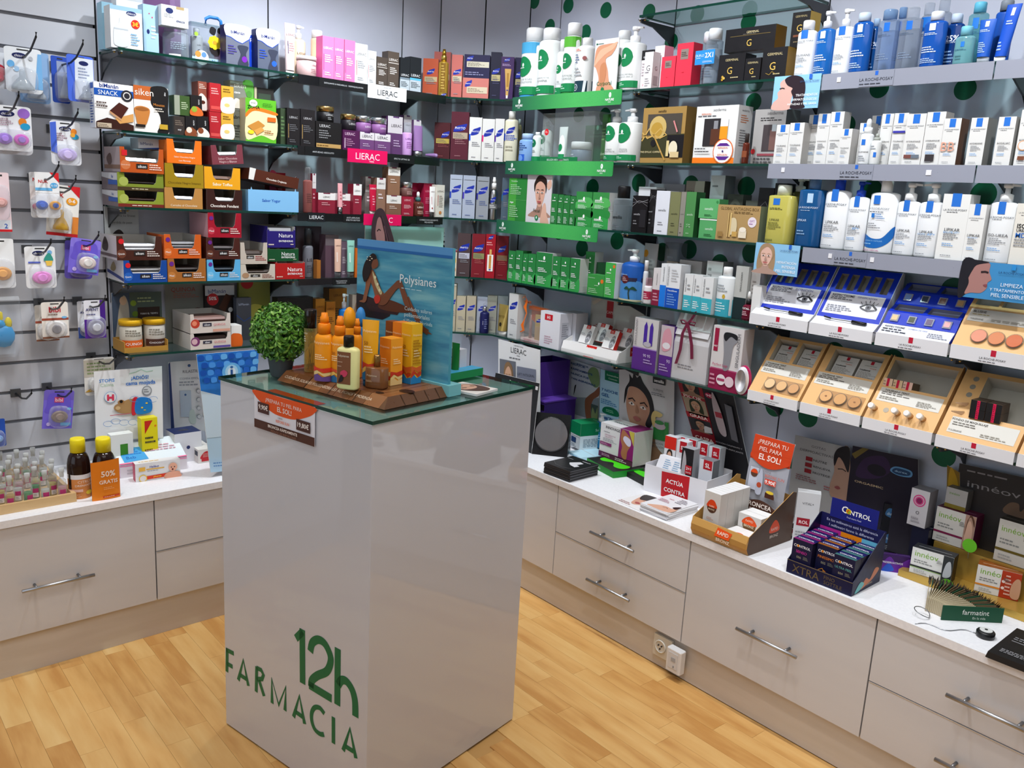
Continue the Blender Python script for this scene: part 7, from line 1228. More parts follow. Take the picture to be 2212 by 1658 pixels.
C('L',-.834,.174,1.4752,.0396,.044,.122,'#8b2438',LB(cut=.63,mc='#d8a0a8'),'tall narrow maroon carton with white top')
C('L',-.741,.12,1.4752,.0396,.039,.156,'#8a7e7a',LB(cut=.6,white='#d8d4d2'),'grey carton with white top behind the red tube')
T('L',-.753,.185,1.4752,.036,.022,.124,'#b8143a','#e8d8d0',[('t','LIERAC',.5,.85,.07,'#f4dce0',.8),('m',.3,.2,.7,.6,4,'#e8a0b0')],'small crimson tube with cream cap',cf=.13)
C('L',-.713,.164,1.4752,.0442,.044,.153,'#8c6a58',LB(cut=.7,white='#d9d5d2'),'taupe carton with white top beside the crimson tube')
C('L',-.652,.169,1.4752,.0749,.049,.084,'#7d5a48',LB(cut=.6,white='#e0dcd8',mc='#d8c4b8'),'wide taupe carton with white top supporting the taller carton')
C('L',-.65,.166,1.56,.0612,.044,.116,'#8a654e',LB(cut=.7,white='#e0dcd8',mc='#d8c4b8'),'taupe carton with white top stacked highest in the shelf')
C('L',-.578,.165,1.4752,.0618,.049,.082,'#9a2038',LI('#e8b8c0',None,.82,.1),'red carton supporting the brown glass jar')
J('L',-.565,.155,1.5577,.059,.0599,'#6a4a44','#cfd2d6:metal',[('m',.3,.2,.8,.6,3,'#c9a09c')],'brown cream jar with silver lid standing on the red carton',lf=.36)
B('L',-.509,.17,1.4752,.052,.052,.1052,'#7a4034:tint','#e8e6e4',[('t','LIERAC',.5,.62,.12,'#f0e0d8',.7),('m',.2,.15,.8,.4,3,'#d8b0a0')],'brown glass dropper bottle with white bulb',kind='dropper',cf=.4,capw=.45,band='#3c6a6a',sh=.2)
C('L',-.487,.086,1.4752,.0618,.044,.143,'#a01c40',LI('#d88aa0',None,.76,.06),'magenta carton behind the dropper bottle')
C('L',-.44,.132,1.4752,.0558,.044,.144,'#a01c40',LI('#d88aa0',None,.76,.06),'magenta carton behind the white tube')
T('L',-.443,.185,1.4752,.032,.019,.1304,'#eceae8','#9aa0a0:clear',[('t','LIERAC',.5,.8,.06,'#6a3a40',.7),('e',.3,.15,.12,None,'#a03030'),('r',.2,.3,.26,.6,'#a8242c')],'white tube with clear cap and red dot',cf=.16)
C('L',-.405,.176,1.4752,.0424,.039,.14,'#d9d5c9',[('t','LIERAC',.5,.8,.06,'#4a4440',.86),('r',.14,.35,.2,.68,'#a8242c'),('m',.3,.3,.85,.68,7,'#8a847c'),('e',.5,.14,.17,.17,'#c8844a')],'cream carton with orange dot, right end of its shelf')
C('L',-1.081,.024,1.2152,.0452,.041,.191,'#a394a4',[('t','LIERAC',.6,.82,.06,'#e8e0ea',.7),('r',0,0,1,.35,'#8a7a90')],'mauve carton right of the violet nut carton')
B('L',-1.031,.143,1.2152,.042,.042,.1967,'#8a8c96:thick','#33343a',[('t','LIE',.45,.55,.1,'#2a2a30',.5),('m',.2,.15,.8,.4,4,'#4a4c54')],'smoky grey bottle with dark domed cap',cf=.34,capw=.7,kind='cap')
C('L',-1.01,.181,1.2152,.0168,.029,.073,'#a86a2c',(),'tiny copper carton beside the smoky grey bottle')
C('L',-.963,.02,1.2152,.1163,.019,.199,'#4b3a42',(),'dark plum panel carton at the back behind the smoky bottle')
C('L',-.935,.145,1.2152,.0614,.049,.173,'#5c4552',[('r',0,.75,1,1,'#6a6066')],'dark plum carton behind the peach tube')
T('L',-.918,.187,1.2152,.033,.02,.1578,'#e0b8a4','#c9ccd0:clear',[('t','LIERAC',.5,.8,.07,'#6a4a44',.7),('r',.2,.3,.32,.6,'#f0e4dc')],'peach hand cream tube',cf=.16,taper=.85)
C('L',-.876,.145,1.2152,.0298,.049,.147,'#6c5a68',LI('#d8ccd4',None,.8,.06),'plum carton between the peach and mint tubes')
T('L',-.856,.186,1.2152,.036,.022,.1531,'#8fc9b8','#b9c4c4:clear',[('t','LIERAC',.5,.82,.07,'#2a5a50',.7),('r',.2,.3,.32,.6,'#dff0ea')],'mint green hand cream tube',cf=.16,taper=.85)
C('L',-.83,.17,1.2152,.0133,.039,.121,'#c8641e',(),'narrow orange carton beside the mint tube')
stand_card(*P('L',-.569,.168,1.2152),.4163,.2139,'#9ccfc8',[('t','BLANC VITAL',.6,.35,.12,'#2a5a60',.55)],'mint green advertising stand behind the beach poster',lean=0)
photo_cutout(*P('L',-.7201,.223,1.2152))
C('L',-.261,.034,1.2152,.13,.011,.206,'#e3e4e4',[('t','PHYTOLOGIST 15',.5,.88,.06,'#3a3a40',.8),('m',.2,.78,.8,.83,1,'#5a5a60'),('t','45',.35,.6,.22,'#16161a',.5,'b'),('t','€',.78,.66,.16,'#16161a',.3,'b'),('t','DTO',.78,.5,.07,'#16161a',.3),('r',.7,.08,.96,.35,'#3a2428'),('r',.74,.2,.92,.3,'#8a6a70')],'white price card with large black digits behind the mint stand','sign')
C('L',-1.078,.105,.9606,.1585,.049,.171,'#1e1c1d',(),'big black carton behind the dark-capped oil bottle')
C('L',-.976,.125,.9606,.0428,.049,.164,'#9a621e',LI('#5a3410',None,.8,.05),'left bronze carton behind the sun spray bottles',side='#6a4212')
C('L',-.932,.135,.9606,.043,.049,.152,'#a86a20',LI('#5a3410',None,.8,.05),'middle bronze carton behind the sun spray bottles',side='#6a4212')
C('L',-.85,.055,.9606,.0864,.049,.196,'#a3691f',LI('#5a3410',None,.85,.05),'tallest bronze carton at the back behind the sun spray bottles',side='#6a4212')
B('L',-.867,.157,.9606,.046,.046,.1838,'#1468b0','#d9dce0',[('r',.1,.45,.9,.7,'#e6eaf0'),('m',.2,.2,.8,.4,3,'#9ac0e8')],'blue pump bottle with gold collar behind the orange sun bottles',kind='pump',cf=.34,capw=.42,band='#c9a040')
C('L',-.774,.085,.9606,.0328,.029,.169,'#d9c4b8',[('s',[(.2,0),(.2,.5),(.6,.8),(.9,.5),(.9,0)],'#b89078')],'pale card carton beside the beach poster')
C('D',-.21,.155,1.991,.0663,.049,.157,'#c05a3c',PH(.66,.5,.16,.52,'#c9b48a'),'orange-salmon carton at the left end of the corner shelf',side='#c8887a')
C('D',-.168,.105,1.991,.0731,.039,.195,'#b5645a',PH(.66,.5,.16,.52,'#c9b48a'),'salmon carton at the back behind the gold pump bottle')
B('D',-.154,.171,1.991,.045,.045,.1986,'#d8b14a:foil','#d4a83c:metal',[('r',.3,.12,.75,.95,'#8a6420'),('m',.35,.2,.7,.9,9,'#d8b860')]+leaf(.65,.06,.5,.08),'gold pump bottle on the corner shelf',kind='spray',cf=.26,capw=.55,band='#e8c860:metal',sh=.06)
C('D',-.092,.174,1.991,.0469,.044,.175,'#c06a62',PH(.6,.72,.14,.5,'#c9bca0'),'narrow salmon carton right of the gold pump bottle')
C('D',-.008,.166,1.991,.1133,.059,.083,'#c4756c',leaf(.22,.72,.26,.34)+[('r',.16,.24,.95,.56,'#cdbfa4'),('m',.2,.3,.8,.5,3,'#7a6a5a')],'wide salmon carton lying under the navy one')
C('D',-.006,.164,2.0743,.1112,.059,.096,'#221f44',leaf(.22,.84,.26,.22)+[('r',.1,.46,.97,.7,'#cfc8b4'),('m',.14,.5,.8,.66,4,'#5a5648'),('m',.05,.1,.9,.28,2,'#8a8ab0')],'wide navy carton stacked on the salmon one')
C('D',.076,.165,1.991,.0456,.049,.194,'#1b1a30',PH(.6,.7,.13,.52,'#b5a878',mc='#4a4a6a'),'tall dark navy carton right of the wide stack')
C('D',.127,.174,1.991,.0553,.044,.176,'#3f2656',leaf(.45,.93,.45,.09)+[('m',.1,.78,.9,.84,2,'#b8a0c8'),('p',[(.3,.72),(.8,.72),(.66,.2),(.64,.08),(.46,.08),(.44,.2)],'#c9a05a'),('r',.48,.03,.62,.1,'#e8e4dc'),('r',.48,.3,.64,.62,'#a87c34'),('e',.56,.22,.07,.05,'#2a2a8c')],'purple carton with printed gold tube')
C('D',.179,.148,1.991,.0457,.044,.179,'#221f44',PH(.62,.8,.17,.5,'#b5a878',mc='#5a5a80'),'navy carton at the right end of the corner shelf')
C('D',-.15,.145,1.7285,.0705,.049,.156,'#4a1c22',PH(.68,.5,.18,.56,'#b5a04a',mc='#8a4a4a',x=.7),'shorter burgundy carton on the second corner shelf',side='#3a161c')
C('D',-.07,.165,1.7285,.0777,.049,.203,'#55202e',PH(.67,.74,.17,.57,'#b0a08a',mc='#9a6a70'),'taller burgundy carton on the second corner shelf',side='#3f1622')
C('D',-.000,.172,1.7285,.0553,.044,.183,'#dddcd8',PH(.68,.74,.2,None,tab='#2458d0'),'white hair carton with blue tab')
C('D',.057,.172,1.7285,.0541,.044,.179,'#dddcd8',PH(.68,.74,.2,None,tab='#d8347c'),'white hair carton with pink tab')
C('D',.106,.172,1.7285,.0395,.044,.182,'#dddcd8',PH(.68,.74,.2,None,tab='#5a2a9c'),'white hair carton with violet tab')
B('D',.157,.178,1.7285,.06,.036,.2165,'#e0dcc4','#eeeee8',leaf(.45,.74,.6,.17)+[('r',0,.5,.1,.66,'#2a50c8'),('m',.15,.5,.9,.64,4,'#3a5ac8'),('m',.15,.25,.8,.4,2,'#a8a490')],'tall cream shampoo bottle with white cap',cf=.15,capw=.5,sh=.07)
B('D',.188,.13,1.7285,.021,.021,.1896,'#c9b88a:tint','#d8d8d8',(),'amber bottle half hidden behind the cream shampoo',cf=.12)
C('D',-.076,.17,1.4752,.0551,.044,.188,'#a8b2c4',PH(.68,.72,.19,None,tab='#2440a8',mc='#5a6a9a')+[('r',.1,.9,.9,.97,'#a8b2c4')],'silver-blue hair carton with blue tab, leftmost of three',side='#7a828e')
C('D',-.017,.17,1.4752,.0567,.044,.188,'#a3acbe',PH(.68,.72,.19,None,tab='#4a3cae',mc='#5a6a9a')+[('r',.1,.9,.9,.97,'#a3acbe')],'silver-blue hair carton with violet tab, middle of three',side='#7a828e')
C('D',.044,.17,1.4752,.0545,.044,.186,'#8f949c',PH(.68,.72,.19,None,tab='#2a2a8c',mc='#5a6a9a')+[('r',.1,.9,.9,.97,'#8f949c')],'grey hair carton with indigo tab behind the silver spray',side='#7a828e')
B('D',.092,.175,1.4752,.039,.039,.1862,'#b9bcc0:metal','#f2f2f2',leaf(.5,.66,.62,.2)+[('r',.05,.36,.95,.52,'#6a6c70'),('m',.15,.39,.85,.5,2,'#e0e0e0')],'silver spray bottle with white nozzle',kind='spray',cf=.28,capw=.55,sh=.2)
C('D',.146,.15,1.4752,.037,.039,.187,'#50606e',PH(.68,.8,.17,None,tab='#1c6a9c'),'slate blue hair carton half hidden behind the green carton')
C('D',-.03,.166,1.2152,.0587,.044,.193,'#4a3a3c',PH(.68,.76,.19,.55,'#b8b8c8'),'dark taupe hair carton, leftmost visible on the fourth corner shelf')
C('D',-.07,.179,1.2152,.0192,.029,.117,'#d9cdb8',[('e',.5,.6,.4,.8,'#e0b43c'),('e',.5,.25,.35,.6,'#c87a2c'),('r',0,.93,1,1,'#8a1c34')],'narrow cream carton with yellow flower print beside the beach poster')
C('D',.036,.166,1.2152,.0592,.044,.194,'#7a1a26',PH(.68,.76,.19,.56,'#8a8a5a',mc='#b05a5a'),'dark red hair carton with olive label')
C('D',.091,.172,1.2152,.0442,.044,.196,'#a01424',leaf(.5,.93,.5,.1)+[('m',.1,.74,.9,.84,2,'#e8a0a0'),('r',.22,.16,.82,.54,'#eeeae4'),('r',.4,.22,.62,.52,'#c88a3c'),('r',.42,.54,.64,.66,'#d8a860'),('e',.52,.2,.12,.06,'#1c2f9c')],'bright red carton with printed pump bottle')
C('D',.142,.158,1.2152,.0557,.044,.191,'#74141f',PH(.7,.62,.17,.55,'#7a5a3a',mc='#a04a4a'),'deep red hair carton left of the green cartons')
C('D',-.068,.16,.9606,.0204,.039,.217,'#b3ab95',PH(.62,.8,.12)+[('r',0,.97,1,1,'#f0eee8')],'tall beige carton half hidden by the beach poster')
C('D',-.035,.15,.9606,.0427,.039,.162,'#b9af96',PH(.68,.74,.17),'champagne hair carton, left of two')
C('D',.012,.15,.9606,.0429,.039,.165,'#b3a992',PH(.68,.74,.17),'champagne hair carton, right of two')
C('D',.061,.131,.9606,.0469,.039,.163,'#aab0c0',PH(.68,.74,.17),'pale blue-grey hair carton behind the navy spray')
C('D',.107,.13,.9606,.0441,.039,.171,'#9a9a8e',PH(.66,.74,.15),'pewter hair carton right of the navy spray')
C('D',.156,.13,.9606,.0476,.039,.172,'#8e9092',(),'grey carton behind the small gold tube')
B('D',.077,.174,.9606,.043,.043,.1445,'#191c52','#e4e6ea:clear',[('t','PHYTO',.4,.5,.09,'#d0d4ea',.8,'v'),('m',.55,.2,.85,.7,5,'#8088b8')],'navy blue spray bottle with clear top',kind='spray',cf=.32,capw=.5,band='#c9ccd4:metal')
T('R',.42,.174,.9606,.067,.04,.1414,'#bfa45a:foil','#ece9e2',[('t','PHYTO',.5,.55,.09,'#5a4410',.7),('e',.55,.25,.14,None,'#2a2418')],'small gold tube standing on white cap',cf=.16)
C('R',.494,.158,.9606,.0629,.044,.199,'#d6d6d4',PH(.74,.8,.2),'white hair carton behind the orange ribbon')
B('R',.498,.143,1.991,.107,.107,.2844,'#eef2f2','#f4f4f4',[('r',.0,.78,1,.97,'#4aa6d4'),('r',0,0,1,.06,'#3a9ad0')]+DISC('GEL DE ALGAS','REVITALIZANTE',y=.55),'white bottle with blue shoulder and green disc, leftmost above the green strip',cf=.19,capw=.72,sh=.12)
B('R',.603,.142,1.991,.103,.103,.2734,'#eef0ef','#f6f6f6',DISC('GEL DERMOPROTECTOR','DE AVENA',y=.65),'all-white bottle with green disc behind the green strip',cf=.17,capw=.72,sh=.08)
B('R',.677,.143,1.991,.045,.045,.2233,'#eceeee','#f4f4f4',DISC('GEL','NUTRITIVO',y=.6),'small white bottle with green disc between two taller bottles',cf=.2,capw=.6,sh=.08)
B('R',.74,.144,1.991,.079,.079,.2785,'#eef1ee','#f6f6f6',[('r',0,.8,1,.97,'#5cb33a'),('r',0,0,1,.07,'#2a8a3c')]+DISC('GEL DE ALOE','Y LECHUGA',y=.57),'white bottle with green shoulder and green disc',cf=.17,capw=.74,sh=.12)
B('R',.822,.148,1.991,.083,.083,.2152,'#eeeeec','#f6f6f4',[('r',0,0,1,.27,'#1c3c4a'),('e',.35,.14,.16,None,'#e0e8ea'),('e',.35,.14,.13,None,'#1c3c4a'),('t','4',.35,.14,.07,'#ffffff',.2),('p',[(.8,.27),(.9,.27),(.85,0),(.75,0)],'#e8eef0'),('m',.15,.86,.7,.92,2,'#e0643c'),('m',.15,.62,.55,.82,4,'#3a5a8c'),('e',.78,.72,.09,None,'#9a5a5a'),('m',.15,.35,.7,.55,3,'#9aa0a4')],'white bottle with dark teal base band',cf=.13,capw=.5,sh=.1)
stand_card(*P('R',.968,.186,1.991),.1251,.1931,'#e4e2e4',[('m',.1,.9,.5,.94,1,'#3a6a5a'),('e',.08,.92,.03,None,'#1c6a4a'),('s',[(.1,.85),(.5,.9),(.92,.88),(.75,.7),(.5,.62),(.62,.4),(.7,.2),(.92,.0),(.2,.0),(.25,.25),(.12,.45),(.02,.55)],'#d89a78'),('s',[(.25,.8),(.6,.86),(.95,.92),(.8,.8),(.5,.72),(.2,.6),(.02,.5),(.08,.64)],'#e8b494'),('s',[(.3,.5),(.5,.55),(.55,.3),(.4,.1),(.3,.25)],'#c8865f'),('t','Corporal',.5,.17,.08,'#1c6a3c',.62),('e',.45,.05,.07,None,'#12804a')],'photo card of a bare hip above the green strip','sign')
B('R',.986,.113,1.991,.075,.075,.2306,'#eeefee','#f4f4f4',DISC('LECHE HIDRATANTE','CORPORAL',y=.6),'white bottle with green disc behind the white pump bottle',cf=.14,capw=.66,sh=.08)
B('R',1.076,.149,1.991,.089,.089,.2317,'#eeefee','#f4f4f4',DISC('LECHE CORPORAL','PIEL SECA UREA 10',y=.68),'white pump bottle with green disc right of the hip photo',kind='pump',cf=.25,capw=.44,sh=.06,flip=1)
C('R',1.149,.13,1.991,.0565,.049,.142,'#e8e2e4',[('r',0,.76,1,1,'#1b191b'),('t','GERMINAL',.5,.83,.05,'#ffffff',.7),('t','G',.45,.14,.2,'#d05a78',.6),('m',.1,.35,.9,.7,5,'#b0a0a4')],'white carton with black top and pink letter',side='#1b191b')
C('R',1.193,.176,1.991,.0394,.039,.126,'#efecec',[('t','G',.5,.56,.16,'#5a5458',.6),('m',.15,.4,.85,.48,1,'#8a8488'),('m',.2,.05,.85,.3,4,'#9a9498')],'slim white carton with grey letter beside the red cartons',side='#d8d0d0',rdec=[('t','G',.5,.56,.12,'#8a6a70',.6),('r',.2,.1,.8,.35,'#b0a4a6')])
C('R',1.201,.125,1.991,.0455,.049,.153,'#f4eef0',(),'white carton with pink sides behind the shorter red carton',side='#ee8ca0')
C('R',1.287,.171,1.991,.0635,.049,.103,'#e5394f',[('r',.25,.62,.72,.86,'#8f7f78'),('m',.3,.68,.68,.8,3,'#3a3230'),('m',.4,.3,.6,.33,1,'#c8182c')],'shorter bright red carton with grey square',side='#d02840')
C('R',1.359,.173,1.991,.0706,.049,.141,'#e8384e',[('r',.25,.62,.72,.86,'#8f7f78'),('m',.3,.68,.68,.8,3,'#3a3230'),('m',.4,.3,.6,.33,1,'#c8182c')],'taller bright red carton with grey square',side='#d02840')
B('R',1.4,.117,1.991,.058,.058,.1839,'#ccd4dc:clear','#e6eaee',[('m',.25,.15,.8,.5,6,'#6a7888')],'left of two clear lotion bottles joined by a blue band',cf=.2,capw=.8,sh=.04,liquid='#dbe4ec:tint')
B('R',1.458,.165,1.991,.058,.058,.181,'#ccd4dc:clear','#e6eaee',[('m',.25,.15,.8,.5,6,'#6a7888')],'right of two clear lotion bottles joined by a blue band',cf=.2,capw=.8,sh=.04,liquid='#dbe4ec:tint')
duplo_band(*P('R',1.4482,.199,2.0776),.0814)
C('R',1.559,.166,1.991,.1046,.059,.088,'#1c1b1e',gold_print+[('e',.2,.2,.04,None,'#c8a040'),('e',.26,.15,.04,None,'#d8b45a'),('e',.2,.1,.04,None,'#b8902c')],'black carton with gold letter and three gold beads',side='#121114')
C('R',1.643,.166,1.991,.0593,.059,.069,'#1c1b1e',gold_print,'smallest black carton with gold letter, in the lower row',side='#121114')
C('R',1.614,.158,2.0867,.1931,.059,.072,'#1b1a1d',[('t','GERMINAL',.55,.8,.1,'#d8c898',.5),('r',.1,.66,.9,.675,'#8a7440'),('m',.36,.7,.7,.73,1,'#8a8478'),('t','G',.5,.34,.3,'#d8b45a',.3)],'largest black carton with gold letter, stacked across two others',side='#6a4f1e')
C('R',1.72,.162,1.991,.0905,.059,.095,'#1c1b1e',gold_print+[('k',[(.2,.2),(.35,.14),(.45,.24),(.6,.16)],.015,'#b8963c')],'black carton with gold letter beside the white lotion bottle',side='#8a6a28')
C('R',1.775,.124,2.087,.063,.059,.105,'#1c1a1b',[('t','GERMINAL',.5,.88,.06,'#b8a878',.76),('t','G',.45,.55,.2,'#d8b45a',.5),('r',.15,.3,.8,.36,'#7a4a34'),('m',.2,.12,.8,.2,1,'#7a6a50')],'tall black carton standing on the gold-sided one',side='#b8963c')
B('R',1.82,.176,1.991,.063,.039,.1652,'#eef0f2','#f4f6f8',RP('TOLERIANE'),'white lotion bottle with blue square, left end of the blue bottle row',cf=.17,capw=.55,sh=.08)
B('R',1.883,.175,1.991,.06,.037,.1865,'#1f6fc4:thick','#e8ecf2',blue_print,'blue gel pump bottle with white head',kind='pump',cf=.27,capw=.42,sh=.08,liquid='#2a7ad0:tint')
B('R',1.943,.174,1.991,.057,.036,.1858,'#eceff2','#f2f4f6',RP(''),'white pump bottle beside the blue gel pump bottle',kind='pump',cf=.27,capw=.42,sh=.06)
B('R',2.002,.176,1.991,.06,.037,.1664,'#1c62bc:thick','#cfe0f2',blue_print,'blue lotion bottle with pale cap, left of the discount bottle',cf=.14,capw=.58,sh=.08,liquid='#1f66c8:tint')
B('R',2.02,.138,1.991,.036,.036,.155,'#15559c:thick','#a9c4e2',[('t','-25%',.5,.62,.13,'#e8f2ff',.9,'b'),('t','DESCUENTO',.5,.53,.05,'#cfe0f4',.8),('m',.2,.1,.8,.3,3,'#8ab0dc')],'small dark blue bottle with discount print behind the clear bottles',cf=.14,capw=.5,sh=.1,liquid='#14509c:tint')
B('R',2.079,.175,1.991,.062,.037,.1659,'#b9cbe2:clear','#8fb0d6:tint',clear_print,'clear micellar bottle with translucent blue cap',cf=.16,capw=.62,sh=.06,liquid='#c9d6ea:clear')
B('R',2.092,.13,1.991,.032,.019,.1786,'#b9cbe2:clear','#8fb0d6:tint',clear_print,'clear micellar bottle with blue cap at the back',cf=.16,capw=.7,sh=.06,liquid='#c9d6ea:clear')
B('R',2.144,.173,1.991,.063,.038,.1649,'#c4ccd6:clear','#dde2e8:clear',clear_print,'wide clear micellar bottle with clear cap',cf=.17,capw=.55,sh=.06,liquid='#d4d9e0:clear')
B('R',2.167,.129,1.991,.038,.023,.1818,'#c4ccd6:clear','#dde2e8:clear',[('r',.0,.7,1,.95,'#1c6fc8'),('m',.15,.6,.85,.66,2,'#4a5a70')],'clear bottle with blue label behind, right of the wide clear one',cf=.17,capw=.7,sh=.06)
B('R',2.183,.076,1.991,.048,.029,.1992,'#c4ccd6:clear','#dde2e8:clear',[('m',.2,.3,.8,.5,3,'#9aa4b0')],'tallest clear bottle at the back of the blue bottle row',cf=.17,capw=.6,sh=.06)
B('R',2.216,.175,1.991,.063,.039,.145,'#1c5ec0:thick','#e4eaf4',blue_print,'bright blue lotion bottle with white cap',cf=.16,capw=.55,sh=.08,liquid='#1f66c8:tint')
B('R',2.253,.139,1.991,.048,.03,.1413,'#123f86:thick','#c4d4ea',[('t','25%',.5,.66,.13,'#e8f2ff',.8,'b'),('t','DESCUENTO',.5,.57,.05,'#cfe0f4',.8),('m',.2,.1,.8,.4,4,'#8ab0dc')],'dark blue lotion bottle with discount print and white cap',cf=.17,capw=.6,sh=.08,liquid='#0f4488:tint')
B('R',2.303,.18,1.991,.052,.032,.0973,'#8ac4cc:tint','#7cc4d8',[('r',.42,.6,.6,.78,'#2a7ad0'),('m',.15,.48,.85,.54,2,'#3a6a8a'),('m',.2,.15,.6,.34,2,'#4a7a84')],'short aqua bottle with turquoise cap',cf=.24,capw=.58,sh=.12,liquid='#a4dcd8:tint')
B('R',2.304,.124,1.991,.052,.031,.1672,'#9accd4:clear','#63b8d4',[('r',.35,.7,.65,.9,'#2a7ad0'),('m',.15,.6,.85,.66,2,'#3a6a8a')],'tall pale aqua bottle with turquoise cap behind the blue tube',cf=.16,capw=.6,sh=.06,liquid='#b4e0e0:clear')
B('R',2.374,.128,1.991,.048,.024,.1626,'#1a4fa8','#7d858f',(),'blue bottle with grey cap behind the tall blue tube',cf=.16,capw=.66,sh=.06)
T('R',2.355,.18,1.991,.043,.026,.11,'#1d58b8','#e4ebf2:tint',[('r',.38,.8,.62,.95,'#e8eef8'),('m',.1,.66,.9,.74,2,'#cfe0f4'),('m',.1,.1,.7,.4,6,'#bcd4f0')],'blue tube standing on clear cap',cf=.14,taper=.72)
T('R',2.395,.174,1.991,.037,.022,.1415,'#1a52c0','#e8ecf2',[('r',.45,.78,.68,.93,'#e8eef8'),('m',.3,.6,.9,.7,2,'#cfe0f4'),('m',.1,.1,.5,.3,3,'#bcd4f0')],'tall blue tube leaning right at the end of the row',cf=.1,taper=.8,lean=.12)
B('R',.483,.107,1.7285,.025,.025,.1028,'#eef0ee','#f4f4f4',[('e',.5,.7,.4,.45,'#12804a'),('r',0,.05,1,.25,'#16854c')],'tiny white bottle with green disc left of the pale blue bottle',cf=.12)
B('R',.505,.159,1.7285,.071,.071,.1196,'#7fa6d8','#a9c4e4',[('r',.2,.0,.75,.34,'#2a5cc0'),('e',.45,.17,.2,None,'#6a98e0'),('m',.15,.5,.85,.85,4,'#2a4a8c')],'small pale blue bottle above the second green strip',cf=.2,capw=.7,sh=.1)
B('R',.562,.153,1.7285,.042,.042,.1257,'#dfe6e2','#eef0f0',tonic_print,'white and green tonic bottle inside the clear gift set, shorter one',cf=.1)
B('R',.608,.142,1.7285,.048,.048,.1688,'#dfe6e2','#c9d2d0:clear',tonic_print,'white and green spray bottle inside the clear gift set, taller one',cf=.2,kind='spray',capw=.5)
gift_set(*P('R',.7732,.13,1.7285),.3052,.1967)
T('R',.743,.173,1.7285,.051,.031,.1412,'#e2e8e6','#eef0f0',[('e',.4,.35,.3,None,'#12804a'),('r',0,.0,1,.15,'#1a8a50')],'slim white tube inside the clear gift set',cf=.1)
J('R',.79,.112,1.7285,.087,.0851,'#6f7f90','#eceeee',[('m',.1,.3,.7,.7,2,'#dfe6ee')],'grey-blue cream jar with white lid inside the clear gift set',lf=.34)
T('R',.916,.106,1.7285,.046,.028,.191,'#2f6a24','#dfe8dc:clear',[('t','aloe',.5,.12,.1,'#d8f0c8',.6),('m',.2,.4,.8,.7,4,'#8ac06a')],'dark green tube behind the left white pump bottle',cf=.1)
B('R',1.004,.139,1.7285,.078,.078,.2042,'#e6e6e4','#f2f2f2',DISC('SORBET','HIDRATANTE',y=.72),'white pump bottle with green disc, left of a pair',kind='pump',cf=.25,capw=.46,sh=.05,flip=-1)
B('R',1.092,.146,1.7285,.097,.097,.2016,'#e6e6e4','#f2f2f2',DISC('EMULSION','CALMANTE',y=.72),'white pump bottle with green disc, right of a pair',kind='pump',cf=.25,capw=.42,sh=.05,flip=-1)
C('R',1.289,.159,1.7285,.1991,.074,.194,'#a58348',[('t','sensilis',.45,.93,.05,'#2a2014',.22,'b'),('r',.12,.5,.92,.88,'#4c463e'),('p',[(.0,.1),(.0,.45),(.3,.5),(1,.52),(1,.1)],'#3a3a22'),('r',.62,.1,1,.5,'#17161a'),('e',.38,.64,.2,.2,'#c9ad6a'),('e',.36,.6,.14,.13,'#b8923c'),('k',[(.02,.4),(.18,.62),(.3,.5),(.45,.62),(.6,.5),(.45,.45),(.3,.5),(.15,.45),(.02,.55)],.03,'#c9a45a'),('k',[(.3,.5),(.5,.2),(.6,.05)],.03,'#b89048'),('e',.3,.36,.06,None,'#1c1c1e'),('t','THE IDYLLIC COFFRET',.26,.2,.05,'#e0d0a0',.5),('r',.62,.12,.68,.4,'#d8c48a'),('e',.78,.26,.1,.13,'#e8dcc0'),('r',.72,.1,.92,.2,'#d8c090'),('k',[(.75,.75),(.85,.55)],.03,'#d88a8a')],'gold gift box with ribbon bow and masked face print',side='#7a5f30')
C('R',1.52,.156,1.7285,.1736,.079,.189,'#e6e6e4',[('t','sesderma',.56,.93,.06,'#4a4a4e',.3),('m',.05,.8,.75,.85,1,'#6a6a6e'),('t','REPASKIN',.25,.86,.035,'#e06a2c',.3),('r',.0,.0,1,.1,'#f07c1e'),('r',.22,.3,.78,.78,'#2e2b2e'),('r',.4,.32,.62,.6,'#5a3424'),('r',.46,.6,.56,.74,'#8a8a90'),('r',.62,.42,.8,.78,'#eeeeec'),('r',.62,.42,.8,.64,'#e89a24'),('e',.74,.21,.24,None,'#e0702c'),('e',.74,.21,.22,None,'#f0eeee'),('p',[(.58,.3),(.9,.3),(.82,.35),(.66,.35)],'#5a2a8c'),('p',[(.58,.12),(.9,.12),(.82,.06),(.66,.06)],'#5a2a8c'),('t','REPASKIN',.74,.27,.035,'#e0702c',.3),('t','REPASKIN',.74,.15,.035,'#e0702c',.3),('e',.74,.21,.02,None,'#3a2a6c'),('m',.06,.18,.45,.28,2,'#6a6a6e')],'white sun-care gift box with round orange sticker and window',side='#dadada',rdec=[('t','sesderma',.5,.92,.04,'#4a4a4e',.8),('m',.2,.7,.8,.85,4,'#c8703c'),('m',.2,.3,.8,.6,7,'#7a7a7e')])
B('R',1.644,.185,1.7285,.023,.023,.0972,'#6a2c1c:thick','#3a3432',[('r',.1,.3,.9,.6,'#8a4a2c')],'small slim amber vial in front of the white gift boxes',cf=.3,capw=.6)
